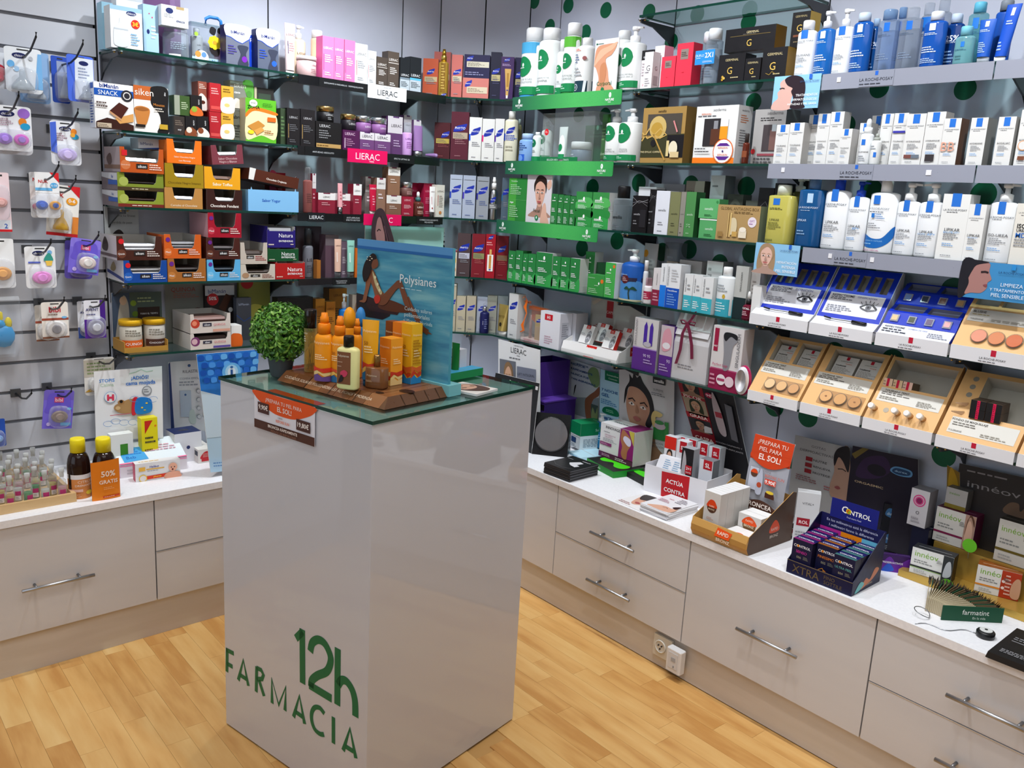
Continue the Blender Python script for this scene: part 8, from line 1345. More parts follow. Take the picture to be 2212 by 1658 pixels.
C('R',1.7,.11,1.7285,.1184,.079,.176,'#a9a6a4',[('t','sesderma',.65,.93,.07,'#4a484a',.5),('m',.2,.78,.95,.86,2,'#3a383a'),('r',.32,.24,.95,.72,'#4a4244'),('r',.55,.26,.8,.62,'#7a5a54'),('r',.6,.6,.74,.72,'#a8b0b4'),('e',.06,.24,.07,None,'#b8282c'),('r',.2,.16,.98,.2,'#9a4a54'),('m',.1,.02,.9,.14,2,'#5a585a')],'grey gift box with window behind the row of small white cartons',side='#8a8886')
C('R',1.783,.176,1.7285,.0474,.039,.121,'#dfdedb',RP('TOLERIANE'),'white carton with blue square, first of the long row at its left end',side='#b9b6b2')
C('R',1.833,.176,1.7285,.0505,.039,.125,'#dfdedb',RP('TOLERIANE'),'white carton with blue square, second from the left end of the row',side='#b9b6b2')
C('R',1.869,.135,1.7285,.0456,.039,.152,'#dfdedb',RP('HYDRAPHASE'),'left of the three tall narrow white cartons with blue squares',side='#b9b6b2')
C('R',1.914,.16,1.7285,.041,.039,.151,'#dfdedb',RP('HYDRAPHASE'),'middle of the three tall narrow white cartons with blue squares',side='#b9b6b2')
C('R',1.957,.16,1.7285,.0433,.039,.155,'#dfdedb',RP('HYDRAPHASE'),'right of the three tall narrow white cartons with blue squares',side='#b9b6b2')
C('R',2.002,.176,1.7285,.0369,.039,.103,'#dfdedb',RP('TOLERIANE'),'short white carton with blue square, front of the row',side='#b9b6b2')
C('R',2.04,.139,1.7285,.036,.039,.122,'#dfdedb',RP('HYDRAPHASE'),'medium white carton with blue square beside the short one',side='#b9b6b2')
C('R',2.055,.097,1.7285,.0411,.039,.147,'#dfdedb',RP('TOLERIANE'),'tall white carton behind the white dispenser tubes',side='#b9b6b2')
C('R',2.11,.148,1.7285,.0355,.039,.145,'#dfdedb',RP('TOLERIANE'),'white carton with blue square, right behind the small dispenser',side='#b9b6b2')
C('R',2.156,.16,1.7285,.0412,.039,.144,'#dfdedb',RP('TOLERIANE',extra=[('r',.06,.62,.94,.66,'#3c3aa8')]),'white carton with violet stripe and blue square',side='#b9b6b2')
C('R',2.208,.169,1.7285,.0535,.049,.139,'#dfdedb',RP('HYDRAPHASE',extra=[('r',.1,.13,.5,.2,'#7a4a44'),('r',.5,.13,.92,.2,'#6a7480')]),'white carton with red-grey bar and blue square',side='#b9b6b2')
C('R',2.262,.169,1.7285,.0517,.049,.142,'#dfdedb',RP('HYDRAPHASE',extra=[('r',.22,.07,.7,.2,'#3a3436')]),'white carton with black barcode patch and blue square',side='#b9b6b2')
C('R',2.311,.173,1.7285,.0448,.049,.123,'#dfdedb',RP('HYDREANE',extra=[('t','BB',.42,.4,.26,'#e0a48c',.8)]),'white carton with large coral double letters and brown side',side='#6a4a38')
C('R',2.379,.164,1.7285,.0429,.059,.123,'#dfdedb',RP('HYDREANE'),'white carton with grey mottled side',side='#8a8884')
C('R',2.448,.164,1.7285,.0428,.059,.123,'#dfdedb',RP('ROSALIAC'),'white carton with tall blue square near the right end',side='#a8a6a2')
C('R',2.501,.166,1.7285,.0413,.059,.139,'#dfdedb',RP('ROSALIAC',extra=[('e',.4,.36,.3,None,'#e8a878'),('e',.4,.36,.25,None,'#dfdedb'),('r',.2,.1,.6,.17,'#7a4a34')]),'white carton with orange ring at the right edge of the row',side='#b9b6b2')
B('R',2.061,.179,1.7285,.038,.038,.1315,'#e9ebec','#f0f2f2',[('r',.35,.62,.65,.8,'#2a72d0'),('t','TOLERIANE',.5,.4,.06,'#3c3c40',.8),('m',.2,.1,.8,.3,3,'#9aa0a8')],'white dispenser bottle with grey tip in front of the cartons',cf=.32,capw=.62,kind='dropper',band='#f2f4f4')
B('R',2.095,.184,1.7285,.029,.029,.0887,'#e4e6e4','#a8aca4',[('r',.55,.3,.8,.5,'#2a72d0'),('m',.1,.6,.8,.8,2,'#9aa0a8')],'small white dispenser with grey pump in front of the cartons',cf=.22,capw=.6,kind='dropper')
C('R',.5,.171,1.4752,.1206,.049,.186,'#2c8238',[('r',0,0,.42,1,'#46a03c'),('r',0,.5,1,.505,'#6ab86a'),('t','Fitosublime',.3,.93,.035,'#d8f0dc',.5),('m',.1,.62,.7,.86,6,'#a8d8a8'),('t','Argan',.2,.45,.04,'#ffffff',.3,'b'),('m',.1,.1,.6,.38,6,'#a8d8a8')],'wide green carton with lighter left half, beside the portrait card')
stand_card(*P('R',.639,.194,1.4752),.1553,.2031,'#d9d4d8',[('face',.12,.14,.98,.98,'#d8a690','#2a1c16','up'),('s',[(.62,.02),(.66,.3),(.72,.42),(.8,.4),(.86,.2),(.95,.02)],'#dbae98'),('s',[(.8,.8),(.95,.9),(.99,.78),(.88,.7)],'#dbae98'),('t','Facial',.45,.27,.07,'#24443a',.5),('e',.46,.12,.07,None,'#12804a'),('e',.46,.125,.02,.035,'#ffffff')],'portrait card of a woman touching her cheek above the green strip','sign')
C('R',.737,.172,1.4752,.0392,.044,.127,'#2a7c3c',[('p',[(0,1),(1,1),(1,.8),(0,.7)],'#2f7a40')]+GN(.88),'first of four slim green cartons right of the portrait card',side='#1f5c2c')
C('R',.775,.172,1.4752,.0315,.044,.125,'#2a7c3c',[('p',[(0,1),(1,1),(1,.8),(0,.7)],'#2f7a40')]+GN(.88),'second of four slim green cartons right of the portrait card',side='#1f5c2c')
C('R',.811,.172,1.4752,.037,.044,.123,'#2a7c3c',[('p',[(0,1),(1,1),(1,.8),(0,.7)],'#2f7a40')]+GN(.88),'third of four slim green cartons right of the portrait card',side='#1f5c2c')
C('R',.847,.172,1.4752,.0309,.044,.121,'#2a7c3c',[('p',[(0,1),(1,1),(1,.8),(0,.7)],'#2f7a40')]+GN(.88),'fourth of four slim green cartons right of the portrait card',side='#1f5c2c')
C('R',.915,.171,1.4752,.087,.049,.068,'#339848',[('s',[(0,.5),(.5,.7),(1,.6),(1,1),(0,1)],'#237a36')]+GN(.66),'left lower green carton of four stacked in two columns')
C('R',.908,.169,1.5438,.0892,.049,.072,'#348a44',[('s',[(0,.4),(.6,.7),(1,.6),(1,.2),(0,.1)],'#4cb058')]+GN(.62),'left upper green carton of four stacked in two columns')
C('R',1.006,.171,1.4752,.0895,.049,.071,'#35a04c',[('s',[(0,.5),(.5,.7),(1,.6),(1,1),(0,1)],'#2c8c40')]+GN(.6),'right lower green carton of four, with white side',side='#d8dad8')
C('R',1.002,.169,1.5471,.0887,.049,.069,'#3a9048',[('s',[(0,.4),(.6,.7),(1,.6),(1,.2),(0,.1)],'#54b45c')]+GN(.66),'right upper green carton of four, with white side',side='#cfd2d0')
B('R',1.092,.162,1.4752,.081,.065,.1686,'#c4ccd0:clear','#18181a',[('t','sensilis',.5,.42,.1,'#1c1c1e',.86,'b'),('m',.25,.1,.8,.2,2,'#6a7078')],'clear micellar bottle with shiny black cap',cf=.27,capw=.6,sh=.06,liquid='#c9d2d6:clear')
C('R',1.207,.169,1.4752,.0751,.049,.135,'#131214',lines_print,'black carton with silver line pattern right of the clear bottle')
C('R',1.264,.163,1.4752,.0359,.049,.16,'#161517',lines_print,'taller black carton with silver lines beside the slim white carton')
C('R',1.192,.118,1.4752,.0866,.049,.169,'#dfe2e4',[('m',.1,.5,.5,.7,1,'#6a6e74')],'flat white carton behind the black line-pattern cartons')
C('R',1.241,.066,1.4752,.17,.049,.184,'#8d9196',[('t','RATING',.3,.8,.1,'#f0f2f4',.5)],'silver-grey carton at the back with white letters')
C('R',1.317,.171,1.4752,.0633,.049,.156,'#dfe2ea',SN('#26262a','sensilis',.56,'#7a7c84'),'slim white carton beside the olive carton',side='#c8ccd4')
C('R',1.373,.169,1.4752,.0472,.049,.154,'#7b7d56',SN('#1c1c18','sensilis',.5,'#4a4c34'),'olive green carton between white and two-tone cartons',side='#5c5e40')
C('R',1.411,.171,1.4752,.0224,.049,.155,'#8d8a80',SN('#2a2a26','sensilis',.5,'#55524a'),'taupe carton beside the mid-green carton')
C('R',1.446,.172,1.4752,.0433,.049,.156,'#4c8a4e',SN('#d8e8d4','sensilis',.5,'#a8cca8')+[('e',.4,.25,.12,None,'#5a9a5a')],'mid-green carton with dark green side',side='#23552c')
C('R',1.381,.075,1.4752,.0832,.049,.197,'#918a7c',[('m',.1,.75,.7,.85,1,'#5a564c')],'taupe carton at the back, left of the tall silver one',side='#58554c')
C('R',1.498,.095,1.4752,.0606,.059,.217,'#c4cace',[('m',.15,.8,.7,.86,1,'#6a7074'),('t','sensilis',.55,.42,.08,'#2a2c30',.6,'b')],'tall silver-white carton at the back',side='#6f777c')
C('R',1.524,.163,1.4752,.0775,.049,.067,'#57a566',[('t','sensilis',.55,.5,.13,'#dff0e0',.5),('r',0,.93,1,1,'#e8f0e8'),('m',.3,.1,.8,.25,2,'#2a6a3a')],'lower mint green carton behind the kraft card box')
C('R',1.521,.165,1.5435,.0837,.049,.067,'#5fae6c',[('t','sensilis',.5,.5,.14,'#e8f6e8',.5),('e',.9,.85,.06,None,'#3a8a4a'),('m',.3,.1,.8,.22,2,'#2a6a3a')],'upper mint green carton stacked on another',side='#4a8a56')
C('R',1.578,.1,1.4752,.0652,.049,.155,'#363a34',[('s',[(0,.6),(.5,.9),(1,.7),(1,.6),(.5,.8),(0,.5)],'#4a4e46')],'dark olive carton at the back behind the kraft box')
C('R',1.648,.101,1.4752,.0472,.049,.136,'#4a4e48',(),'low grey-green carton at the back right of the dark olive one')
C('R',1.65,.162,1.4752,.1702,.069,.118,'#b1915f',[('t','GLOBAL ANTIAGING BOX',.52,.9,.09,'#5c4526',.9,'n'),('m',.4,.76,.95,.83,2,'#6a5230'),('e',.84,.55,.1,None,'#e8dce4'),('t','GIFT',.84,.58,.06,'#a05aa8',.14),('m',.78,.48,.9,.53,1,'#a05aa8'),('s',[(.3,.2),(.34,.6),(.46,.62),(.5,.4),(.46,.2)],'#d9c9a4'),('r',.28,.1,.36,.78,'#d8b878'),('r',.3,.1,.32,.78,'#6a4a20'),('r',.4,.12,.52,.26,'#c8a058'),('r',.56,.1,.74,.3,'#e8dcc4'),('e',.65,.33,.08,.05,'#f0e6d4'),('r',.06,.1,.18,.24,'#9a7a48')],'kraft brown gift box with cosmetics print',side='#6f7a68')
C('R',1.701,.101,1.4752,.0579,.049,.18,'#18171a',[('k',[(0,.6),(.5,.75),(1,.5)],.012,'#9a9aa0'),('k',[(0,.45),(.5,.5),(1,.7)],.01,'#7a7a80')],'black carton with silver lines at the back left of the yellow oil')
C('R',1.754,.1,1.4752,.045,.049,.196,'#1b1a1c',[('k',[(0,.8),(.5,.85),(1,.7)],.012,'#9a9aa0')],'taller black carton at the back behind the yellow oil')
B('R',1.799,.169,1.4752,.09,.054,.1889,'#d2c964:thick','#dfe6d8',[('r',.28,.8,.55,.93,'#2a72d0'),('m',.15,.7,.85,.75,2,'#5a5a30'),('t','LIPIKAR',.4,.5,.05,'#4a4c30',.6),('m',.15,.3,.7,.46,4,'#7a7a3c'),('m',.1,.06,.6,.12,1,'#7a7a3c')],'yellow cleansing oil bottle with pale cap',cf=.17,capw=.5,sh=.03,ex=5,liquid='#d8cc5a:tint')
B('R',1.819,.111,1.4752,.062,.037,.2137,'#b5b070:clear','#e4e8e2',(),'yellow oil pump bottle behind the cleansing oil',kind='pump',cf=.2,capw=.5,ex=5,liquid='#b0a84c:tint')
B('R',1.902,.164,1.4752,.084,.051,.2162,'#1c5a94:thick','#7fa6cf:tint',[('r',.42,.76,.66,.92,'#b8d4ee'),('t','LA ROCHE-POSAY',.5,.68,.045,'#e0ecf8',.8),('m',.2,.62,.8,.64,1,'#c0d4ea'),('t','LIPIKAR',.3,.46,.04,'#cfe0f2',.4),('m',.15,.2,.6,.3,2,'#8ab0d4')],'deep blue shower gel bottle with square shoulders',cf=.17,capw=.42,sh=.04,ex=5,liquid='#1f649c:tint')
B('R',1.987,.163,1.4752,.083,.05,.2124,'#eceef0','#1e48c8',RP('LIPIKAR',y=.95,w=.26,sqh=.14),'large white lotion bottle with blue screw pump, left one',kind='cap',cf=.16,capw=.36,sh=.06)
B('R',2.061,.17,1.4752,.062,.037,.2061,'#eceef0','#1c44b8',RP('LIPIKAR',y=.95,w=.26,sqh=.14,extra=[('t','AP+',.6,.42,.05,'#5a9ad8',.4)]),'white lotion bottle with royal blue pump',kind='pump',cf=.22,capw=.44,sh=.05)
B('R',2.136,.164,1.4752,.087,.052,.2129,'#eceef0','#f0f2f2',[('s',[(0,.12),(.0,.3),(.35,.24),(.7,.26),(1,.46),(1,.3),(.85,.16),(.5,.08)],'#1a66b4'),('t','FORMATO FAMILIAR',.4,.2,.055,'#8ac0ea',.64),('m',.05,.13,.5,.17,1,'#8ac0ea'),('t','PRECIO ESPECIAL',.35,.045,.04,'#b03a7a',.6),('r',.25,.8,.48,.94,'#2a72d0'),('t','LA ROCHE-POSAY',.45,.73,.05,'#5a5f66',.7),('m',.15,.66,.8,.69,1,'#5a5f66'),('r',.25,.58,.36,.65,'#2a7ad0'),('m',.4,.56,.7,.65,3,'#6a94c8'),('m',.1,.4,.6,.5,3,'#8b8d92')],'biggest white bottle with blue wave band near its base',kind='cap',cf=.17,capw=.38,sh=.05)
B('R',2.213,.169,1.4752,.064,.038,.2054,'#eceef0','#f4f6f6',RP('LIPIKAR',y=.95,w=.26,sqh=.14),'white pump bottle, left of two touching pumps',kind='pump',cf=.25,capw=.5,sh=.05,flip=1)
B('R',2.281,.172,1.4752,.07,.042,.2056,'#e9ebed','#f4f6f6',RP('LIPIKAR',y=.95,w=.26,sqh=.14,extra=[('t','AP+',.7,.42,.05,'#5a9ad8',.3),('t','BAUME',.35,.42,.045,'#8ab0d8',.3)]),'white pump bottle, right of two touching pumps',kind='pump',cf=.25,capw=.48,sh=.05,flip=-1)
C('R',2.353,.166,1.4752,.0724,.059,.177,'#e9e9e6',RP('LIPIKAR',y=.95,w=.34,sqh=.14,extra=[('t','BAUME AP+',.5,.42,.04,'#7aa8d8',.6)]),'tall white lotion carton between pump bottles',side='#cfcecb')
C('R',2.412,.172,1.4752,.0442,.049,.152,'#e9e9e6',RP('LIPIKAR',y=.95,w=.34,sqh=.14,extra=[('t','BAUME AP+',.5,.42,.04,'#7aa8d8',.6)]),'shorter white lotion carton with torn grey side',side='#cfcecb')
B('R',2.47,.171,1.4752,.069,.041,.2093,'#eaeced','#f2f4f4',RP('ISO-UREA',y=.94,w=.26,sqh=.14),'white pump bottle at the right of the short lotion carton',kind='pump',cf=.23,capw=.46,sh=.05)
C('R',2.537,.158,1.4752,.0629,.059,.159,'#e6e2d8',[('t','LA ROCHE-POSAY',.45,.85,.045,'#5a5f66',.7),('m',.2,.8,.7,.82,1,'#5a5f66'),('t','ISO',.3,.64,.07,'#26282c',.4,'b'),('t','UREA',.32,.57,.07,'#26282c',.4,'b'),('t','MD',.32,.49,.09,'#1f62b8',.4,'b'),('m',.1,.3,.7,.44,3,'#8b8d92')],'cream carton with bold black and blue letters at the right edge')
C('R',.466,.155,1.2152,.0469,.049,.132,'#2a8040',[('s',[(0,0),(0,.35),(.5,.25),(1,.4),(1,0)],'#36a04e')]+GN(.84),'first green carton from the left on the fourth shelf',side='#1f5c2c')
C('R',.532,.169,1.2152,.0474,.049,.138,'#2a8040',[('s',[(0,0),(0,.35),(.5,.25),(1,.4),(1,0)],'#36a04e')]+GN(.84),'second green carton from the left, behind the thin one',side='#1f5c2c')
C('R',.574,.169,1.2152,.0316,.049,.128,'#2a8040',[('s',[(0,0),(0,.35),(.5,.25),(1,.4),(1,0)],'#36a04e')]+GN(.84),'thinnest green carton on the fourth shelf',side='#1f5c2c')
C('R',.619,.171,1.2152,.0499,.049,.131,'#2a8040',[('s',[(0,0),(0,.35),(.5,.25),(1,.4),(1,0)],'#36a04e')]+GN(.84),'green carton between the thinnest and the broad one',side='#1f5c2c')
C('R',.697,.171,1.2152,.1018,.049,.143,'#2a8040',[('s',[(0,0),(0,.35),(.5,.25),(1,.4),(1,0)],'#36a04e')]+GN(.84),'broad green carton with white side on the fourth shelf',side='#d2d4d2')
C('R',.775,.171,1.2152,.0476,.049,.133,'#2a8040',[('s',[(0,0),(0,.35),(.5,.25),(1,.4),(1,0)],'#36a04e')]+GN(.84),'green carton right of the broad one',side='#1f5c2c')
C('R',.828,.171,1.2152,.0534,.049,.134,'#2a8040',[('s',[(0,0),(0,.35),(.5,.25),(1,.4),(1,0)],'#36a04e')]+GN(.84),'green carton second right of the broad one',side='#1f5c2c')
C('R',.886,.171,1.2152,.0565,.049,.135,'#2a8040',[('s',[(0,0),(0,.35),(.5,.25),(1,.4),(1,0)],'#36a04e')]+GN(.84),'green carton third right of the broad one, white-edged',side='#d2d4d2')
C('R',.918,.12,1.2152,.052,.049,.165,'#2a7c3e',GN(.84),'tall green carton with white side standing behind the low one',side='#c4c8c6')
C('R',1.01,.17,1.2152,.0909,.054,.081,'#3a9444',[('e',.88,.72,.09,None,'#e8742c'),('e',.7,.6,.04,.06,'#ffffff'),('t','Crema Nutritiva',.25,.85,.07,'#d8f0d8',.4),('m',.45,.46,.8,.52,1,'#d8f0d8'),('m',.1,.1,.7,.35,3,'#a8d8a8')],'low green carton with orange dot')
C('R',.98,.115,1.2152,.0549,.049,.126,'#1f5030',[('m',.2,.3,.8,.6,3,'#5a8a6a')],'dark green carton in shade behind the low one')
C('R',1.086,.175,1.2152,.055,.044,.136,'#46ac50',[('e',.82,.9,.12,None,'#e8742c')]+GN(.8),'bright green carton with orange dot and white edge',side='#dfe4e0')
C('R',1.143,.029,1.2152,.0502,.044,.145,'#d4d4d0',[('r',0,0,1,.28,'#24607e'),('r',.1,.93,.5,.98,'#3a4a8c'),('m',.12,.75,.8,.9,3,'#b07a7a'),('e',.75,.78,.11,None,'#b05a5a'),('m',.12,.4,.8,.68,5,'#8a8c90')],'white carton with teal base beside the blue pump bottle')
B('R',1.162,.146,1.2152,.096,.096,.1948,'#1c56a8','#f0f2f2',[('s',[(0,0),(0,.5),(.5,.46),(1,.5),(1,0)],'#4a8ac8'),('r',0,.5,1,.6,'#2a2a44'),('e',.5,.56,.18,None,'#5a1c24'),('m',.38,.5,.62,.62,3,'#e0c0c0'),('t','Fotodéfense',.35,.68,.05,'#a8c8ea',.55),('k',[(.75,0),(.7,.2),(.72,.3)],.05,'#2a3a2c'),('s',[(.5,.3),(.62,.38),(.72,.32),(.84,.38),(.95,.28),(.8,.3),(.72,.28),(.62,.3)],'#1f4a3a'),('p',[(0,0),(0,.05),(1,.03),(1,0)],'#cfc8a0')],'blue beach-print pump bottle with white head',kind='pump',cf=.25,capw=.42,sh=.12,flip=-1)
T('R',1.179,.075,1.2152,.072,.043,.2181,'#c9c9c6','#d4d4d2',[('e',.2,.8,.2,None,'#e8a02c'),('m',.3,.4,.9,.7,4,'#a8a8a6')],'white tube with printed orange sun at the back',cf=.1,taper=.85)
B('R',1.227,.15,1.2152,.02,.02,.1575,'#e0e2e4','#f0f0f0',(),'slim white tube-like bottle behind the blue beach-print bottle',cf=.25,capw=.8)
B('R',1.271,.179,1.2152,.034,.034,.0962,'#e6e2e4','#e8c4cc:clear',[('r',0,.25,1,.7,'#a82a4a'),('m',.15,.3,.85,.6,3,'#f0d0d8')],'tiny white and pink serum bottle',cf=.3,capw=.7)
C('R',1.316,.168,1.2152,.0387,.039,.137,'#d9d4d4',[('r',0,.0,1,.42,'#8a2240'),('m',.15,.1,.85,.35,3,'#d8a0b0'),('t','SINGULADERM',.5,.7,.12,'#6a6468',.4,'v')],'white and burgundy carton beside the white and royal blue one')
C('R',1.291,.064,1.2152,.0654,.049,.229,'#c4ccd0:clear',[('r',0,0,1,.28,'#7a1c44'),('r',.1,.3,.9,.9,'#dfe4e6:clear'),('m',.2,.5,.8,.8,4,'#8a9298')],'clear package with burgundy base at the back','pack')
C('R',1.324,.105,1.2152,.0513,.029,.162,'#8f887c',(),'taupe carton at the back behind the blue-base carton')
C('R',1.352,.17,1.2152,.0285,.049,.157,'#e6e8ea',[('r',0,0,1,.5,'#1e7ae0'),('t','SINGULADERM',.5,.75,.2,'#5a5c62',.4,'v')],'left narrow carton with bright blue base')
C('R',1.401,.171,1.2152,.0617,.054,.159,'#e6e8ea',[('r',0,0,1,.46,'#1450b8'),('t','Fotodéfense',.5,.4,.05,'#d8e6fa',.7,'b'),('m',.15,.06,.85,.34,5,'#7aa8e8'),('t','SINGULADERM',.12,.72,.12,'#6a6c72',.46,'v'),('m',.35,.6,.9,.9,5,'#c4c6ca')],'white carton with royal blue base and side',side='#d8dade')
C('R',1.414,.095,1.2152,.1015,.059,.173,'#9c9a98',[('r',0,0,.5,.35,'#7a1c38')],'low wide grey carton at the back behind the white and turquoise cartons')
C('R',1.534,.11,1.2152,.0689,.059,.181,'#c9ccca',[('m',.1,.3,.4,.9,5,'#8a8e8c')],'grey-white carton at the back behind the turquoise row',side='#7a7e7c')
C('R',1.465,.17,1.2152,.0384,.039,.13,'#e2e4e4',turq_print,'left of three white cartons with turquoise base',side='#cfd2d2')
C('R',1.507,.172,1.2152,.0387,.039,.131,'#e2e4e4',turq_print,'middle of three white cartons with turquoise base',side='#cfd2d2')
C('R',1.554,.177,1.2152,.0474,.039,.128,'#e2e4e4',turq_print,'right of three white cartons with turquoise base',side='#cfd2d2')
B('R',1.612,.167,1.2152,.067,.053,.1692,'#dfe3e4','#f4f6f6',[('r',0,0,1,.43,'#3aa6ba'),('e',.65,.5,.08,.11,'#c8a83a'),('m',.15,.1,.8,.36,4,'#d0f0f4'),('m',.2,.6,.8,.8,3,'#9aa2a8')],'white bottle with turquoise lower half and gold drop',cf=.18,capw=.48,sh=.06)
C('R',1.672,.145,1.2152,.0505,.049,.177,'#b9bab6',[('r',0,0,1,.4,'#1c2c2e'),('t','SINGULADERM',.5,.7,.14,'#5a5c5c',.5,'v')],'grey carton with black base right of the turquoise bottle')
C('R',1.717,.135,1.2152,.0357,.039,.169,'#c8c4c0',[('r',0,0,1,.35,'#8a2040'),('m',.2,.5,.8,.8,4,'#9a928e')],'grey-white carton with burgundy base behind the dropper bottle')
C('R',1.75,.173,1.2152,.0335,.029,.121,'#e2e2e0',(),'small plain white carton behind the dropper bottle')
B('R',1.715,.177,1.2152,.035,.035,.0971,'#8a1c3a:tint','#e6e6e4',[('t','TOTAL',.5,.75,.14,'#ffffff',.8,'b'),('m',.2,.3,.8,.6,3,'#f0c8d4'),('r',0,.1,1,.2,'#5a1028')],'red glass dropper bottle with black collar and white bulb',kind='dropper',cf=.45,capw=.5,band='#1c1c1e',sh=.2)
ribbon_pouch(*P('R',.644,.14,.9606),.2067,.1863)
gold_pouch(*P('R',.6591,.06,.9606))
C('R',.756,.159,.9606,.1235,.069,.153,'#e4e4ea',[('r',.22,.76,.62,.93,'#c81c2a'),('t','H1',.42,.845,.09,'#ffffff',.3,'b'),('m',.25,.1,.7,.34,4,'#c8a0b0')],'big white carton with red square label',side='#cfd0da',rdec=[('r',.15,.3,.75,.75,'#b8bac4'),('m',.2,.35,.7,.7,6,'#7a7c88')])
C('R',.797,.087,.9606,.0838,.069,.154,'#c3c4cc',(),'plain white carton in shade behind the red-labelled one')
nail_display(*P('R',.9844,.125,.9606),.3187)
stand_card(*P('R',.981,.023,.9606),.3111,.2347,'#b6b2ac',[('p',[(.3,.92),(.42,.92),(.42,.62),(.3,.62)],'#a8262c'),('t','CAPS',.36,.72,.1,'#e8d8d0',.12),('t','UÑAS FUERTES',.37,.4,.19,'#a03034',.7),('p',[(.02,.85),(.2,1),(.2,.92),(.05,.8)],'#c8b8a8'),('s',[(.82,.4),(.95,.75),(1,.6),(.95,.1),(.85,.1)],'#6a6a6c'),('s',[(.85,.5),(.92,.7),(.96,.6),(.9,.4)],'#a8a8aa')],'grey card with red serif headline and hand print behind the nail display','sign')
C('R',1.285,.158,.9606,.1184,.059,.198,'#cfcccb',[('r',0,0,1,.44,'#5a2a86'),('r',0,.42,1,.44,'#a88ac8'),('p',[(.42,.5),(.56,.5),(.56,.86),(.5,.95),(.42,.86)],'#4a2a9c'),('p',[(.66,.5),(.8,.5),(.8,.86),(.73,.95),(.66,.86)],'#4a2a9c'),('e',.6,.52,.16,.08,'#b8b4c0'),('t','90 95',.62,.3,.07,'#d8c8e8',.3),('m',.5,.14,.9,.24,2,'#b8a0d0'),('t','SINGULADERM',.1,.72,.12,'#8a8488',.5,'v')],'white and purple ampoule carton right of the nail display',side='#a8a4a8')
C('R',1.387,.161,.9606,.0612,.049,.187,'#c4b6bc',[('r',0,0,1,.4,'#5a2a86'),('s',[(.2,.5),(.2,.85),(.6,.95),(.85,.8),(.8,.55)],'#d89aa8'),('e',.5,.6,.3,.2,'#e8e4e8'),('t','90',.75,.3,.07,'#d8c8e8',.3),('m',.1,.08,.8,.24,3,'#b8a0d0')],'pink and purple carton beside the grey gift bag',side='#4a2272')
gift_bag(*P('R',1.4887,.145,.9606),.1756,.2464)
C('R',1.663,.168,.9606,.1261,.059,.223,'#d6d2d2',[('r',0,0,1,.32,'#8e1c48'),('r',.02,.32,1,.34,'#b04a74'),('r',.06,.6,.2,.96,'#9a1c40'),('t','MET',.13,.68,.03,'#ffffff',.12),('s',[(.36,.86),(.46,.92),(.78,.9),(.82,.8),(.7,.7),(.66,.45),(.6,.34),(.44,.34),(.42,.6)],'#8c8c92'),('s',[(.36,.86),(.46,.92),(.78,.9),(.8,.82),(.6,.86),(.45,.78)],'#1e1e22'),('t','SINGULADERM',.87,.66,.1,'#5a5a60',.6,'v'),('t','Perfect Legs',.34,.4,.05,'#c03a6a',.5),('e',.42,.17,.15,None,'#e8e0e4'),('e',.7,.16,.15,None,'#e0c8d2'),('r',.3,.15,.54,.19,'#a83a64'),('m',.05,.06,.25,.26,3,'#d89ab0')],'burgundy and grey leg-care carton with round emblems',side='#c2bcc0',top='#eceae8')
oval_mirror(*P('R',1.7416,.1895,.9606))
mascara_stand(*P('R',1.8585,.212,1.2152),.2146,'royal blue mascara tester stand with eye print, left one',1)
mascara_stand(*P('R',2.0759,.212,1.2152),.2087,'royal blue mascara tester stand with eye print, right one',2)
shadow_stand(*P('R',2.2954,.212,1.2152),.2108,'royal blue eyeshadow tester stand with two rows of pans')
blush_stand(*P('R',2.5196,.212,1.2152),.224,'apricot blush tester stand with three round pans')
powder_stand(*P('R',1.8714,.212,.9606),.1886,'apricot foundation tester stand at the left end of its shelf',1)
powder_stand(*P('R',2.0774,.212,.9606),.2034,'apricot foundation tester stand with smeared pans',2)
fluid_stand(*P('R',2.292,.212,.9606),.2084,'apricot tester stand with four white capped testers')
matte_stand(*P('R',2.5102,.212,.9606),.2075,'apricot make-up stand holding black and pink cartons')
edge_stand(*P('R',2.6729,.212,.9606),.1029,'apricot tester stand cut by the right edge')
qboard('R',.25,[(.487,.9589),(.766,.9565),(.79,.6913),(.514,.6286)],'#e4e4e4',[('t','LABORATOIRES',.5,.97,.022,'#5a5a5e',.4),('t','LIERAC',.5,.9,.08,'#2a2a2e',.5),('t','PARIS',.5,.83,.02,'#5a5a5e',.2),('m',.28,.77,.72,.8,1,'#5a5a5e'),('r',.04,.2,.44,.74,'#6a6c74'),('face',.08,.2,.44,.72,'#d8a888','#8a6a4a','long','#b0504c'),('r',.47,.2,.92,.68,'#7c8090'),('t','LIFT INTEGRAL',.69,.57,.04,'#3a3c48',.4),('m',.5,.3,.9,.5,4,'#3a3c48')],'white advertising board with a smiling blonde woman, behind the pedestal corner')
purple_stand(.7285,-.135,.532)
qboard('R',.327,[(.574,.8293),(.861,.8391),(.837,.5325),(.529,.5325)],'#1a191b',[('t','Revidox',.5,.915,.07,'#f0f0f0',.32),('r',.93,.9,.98,.95,'#e8e8ea')],'tall black display board with white lettering beside the pedestal corner')
round_mirror(.8785,-.2564,.532,.6726)
carton(.9825,-.133,.5324,-.2219,.1014,.14,.012,'#bfe4f2',[('m',.1,.2,.9,.8,1,'#6ab0d8')],'flat pale blue platform under the green and white slimming box')
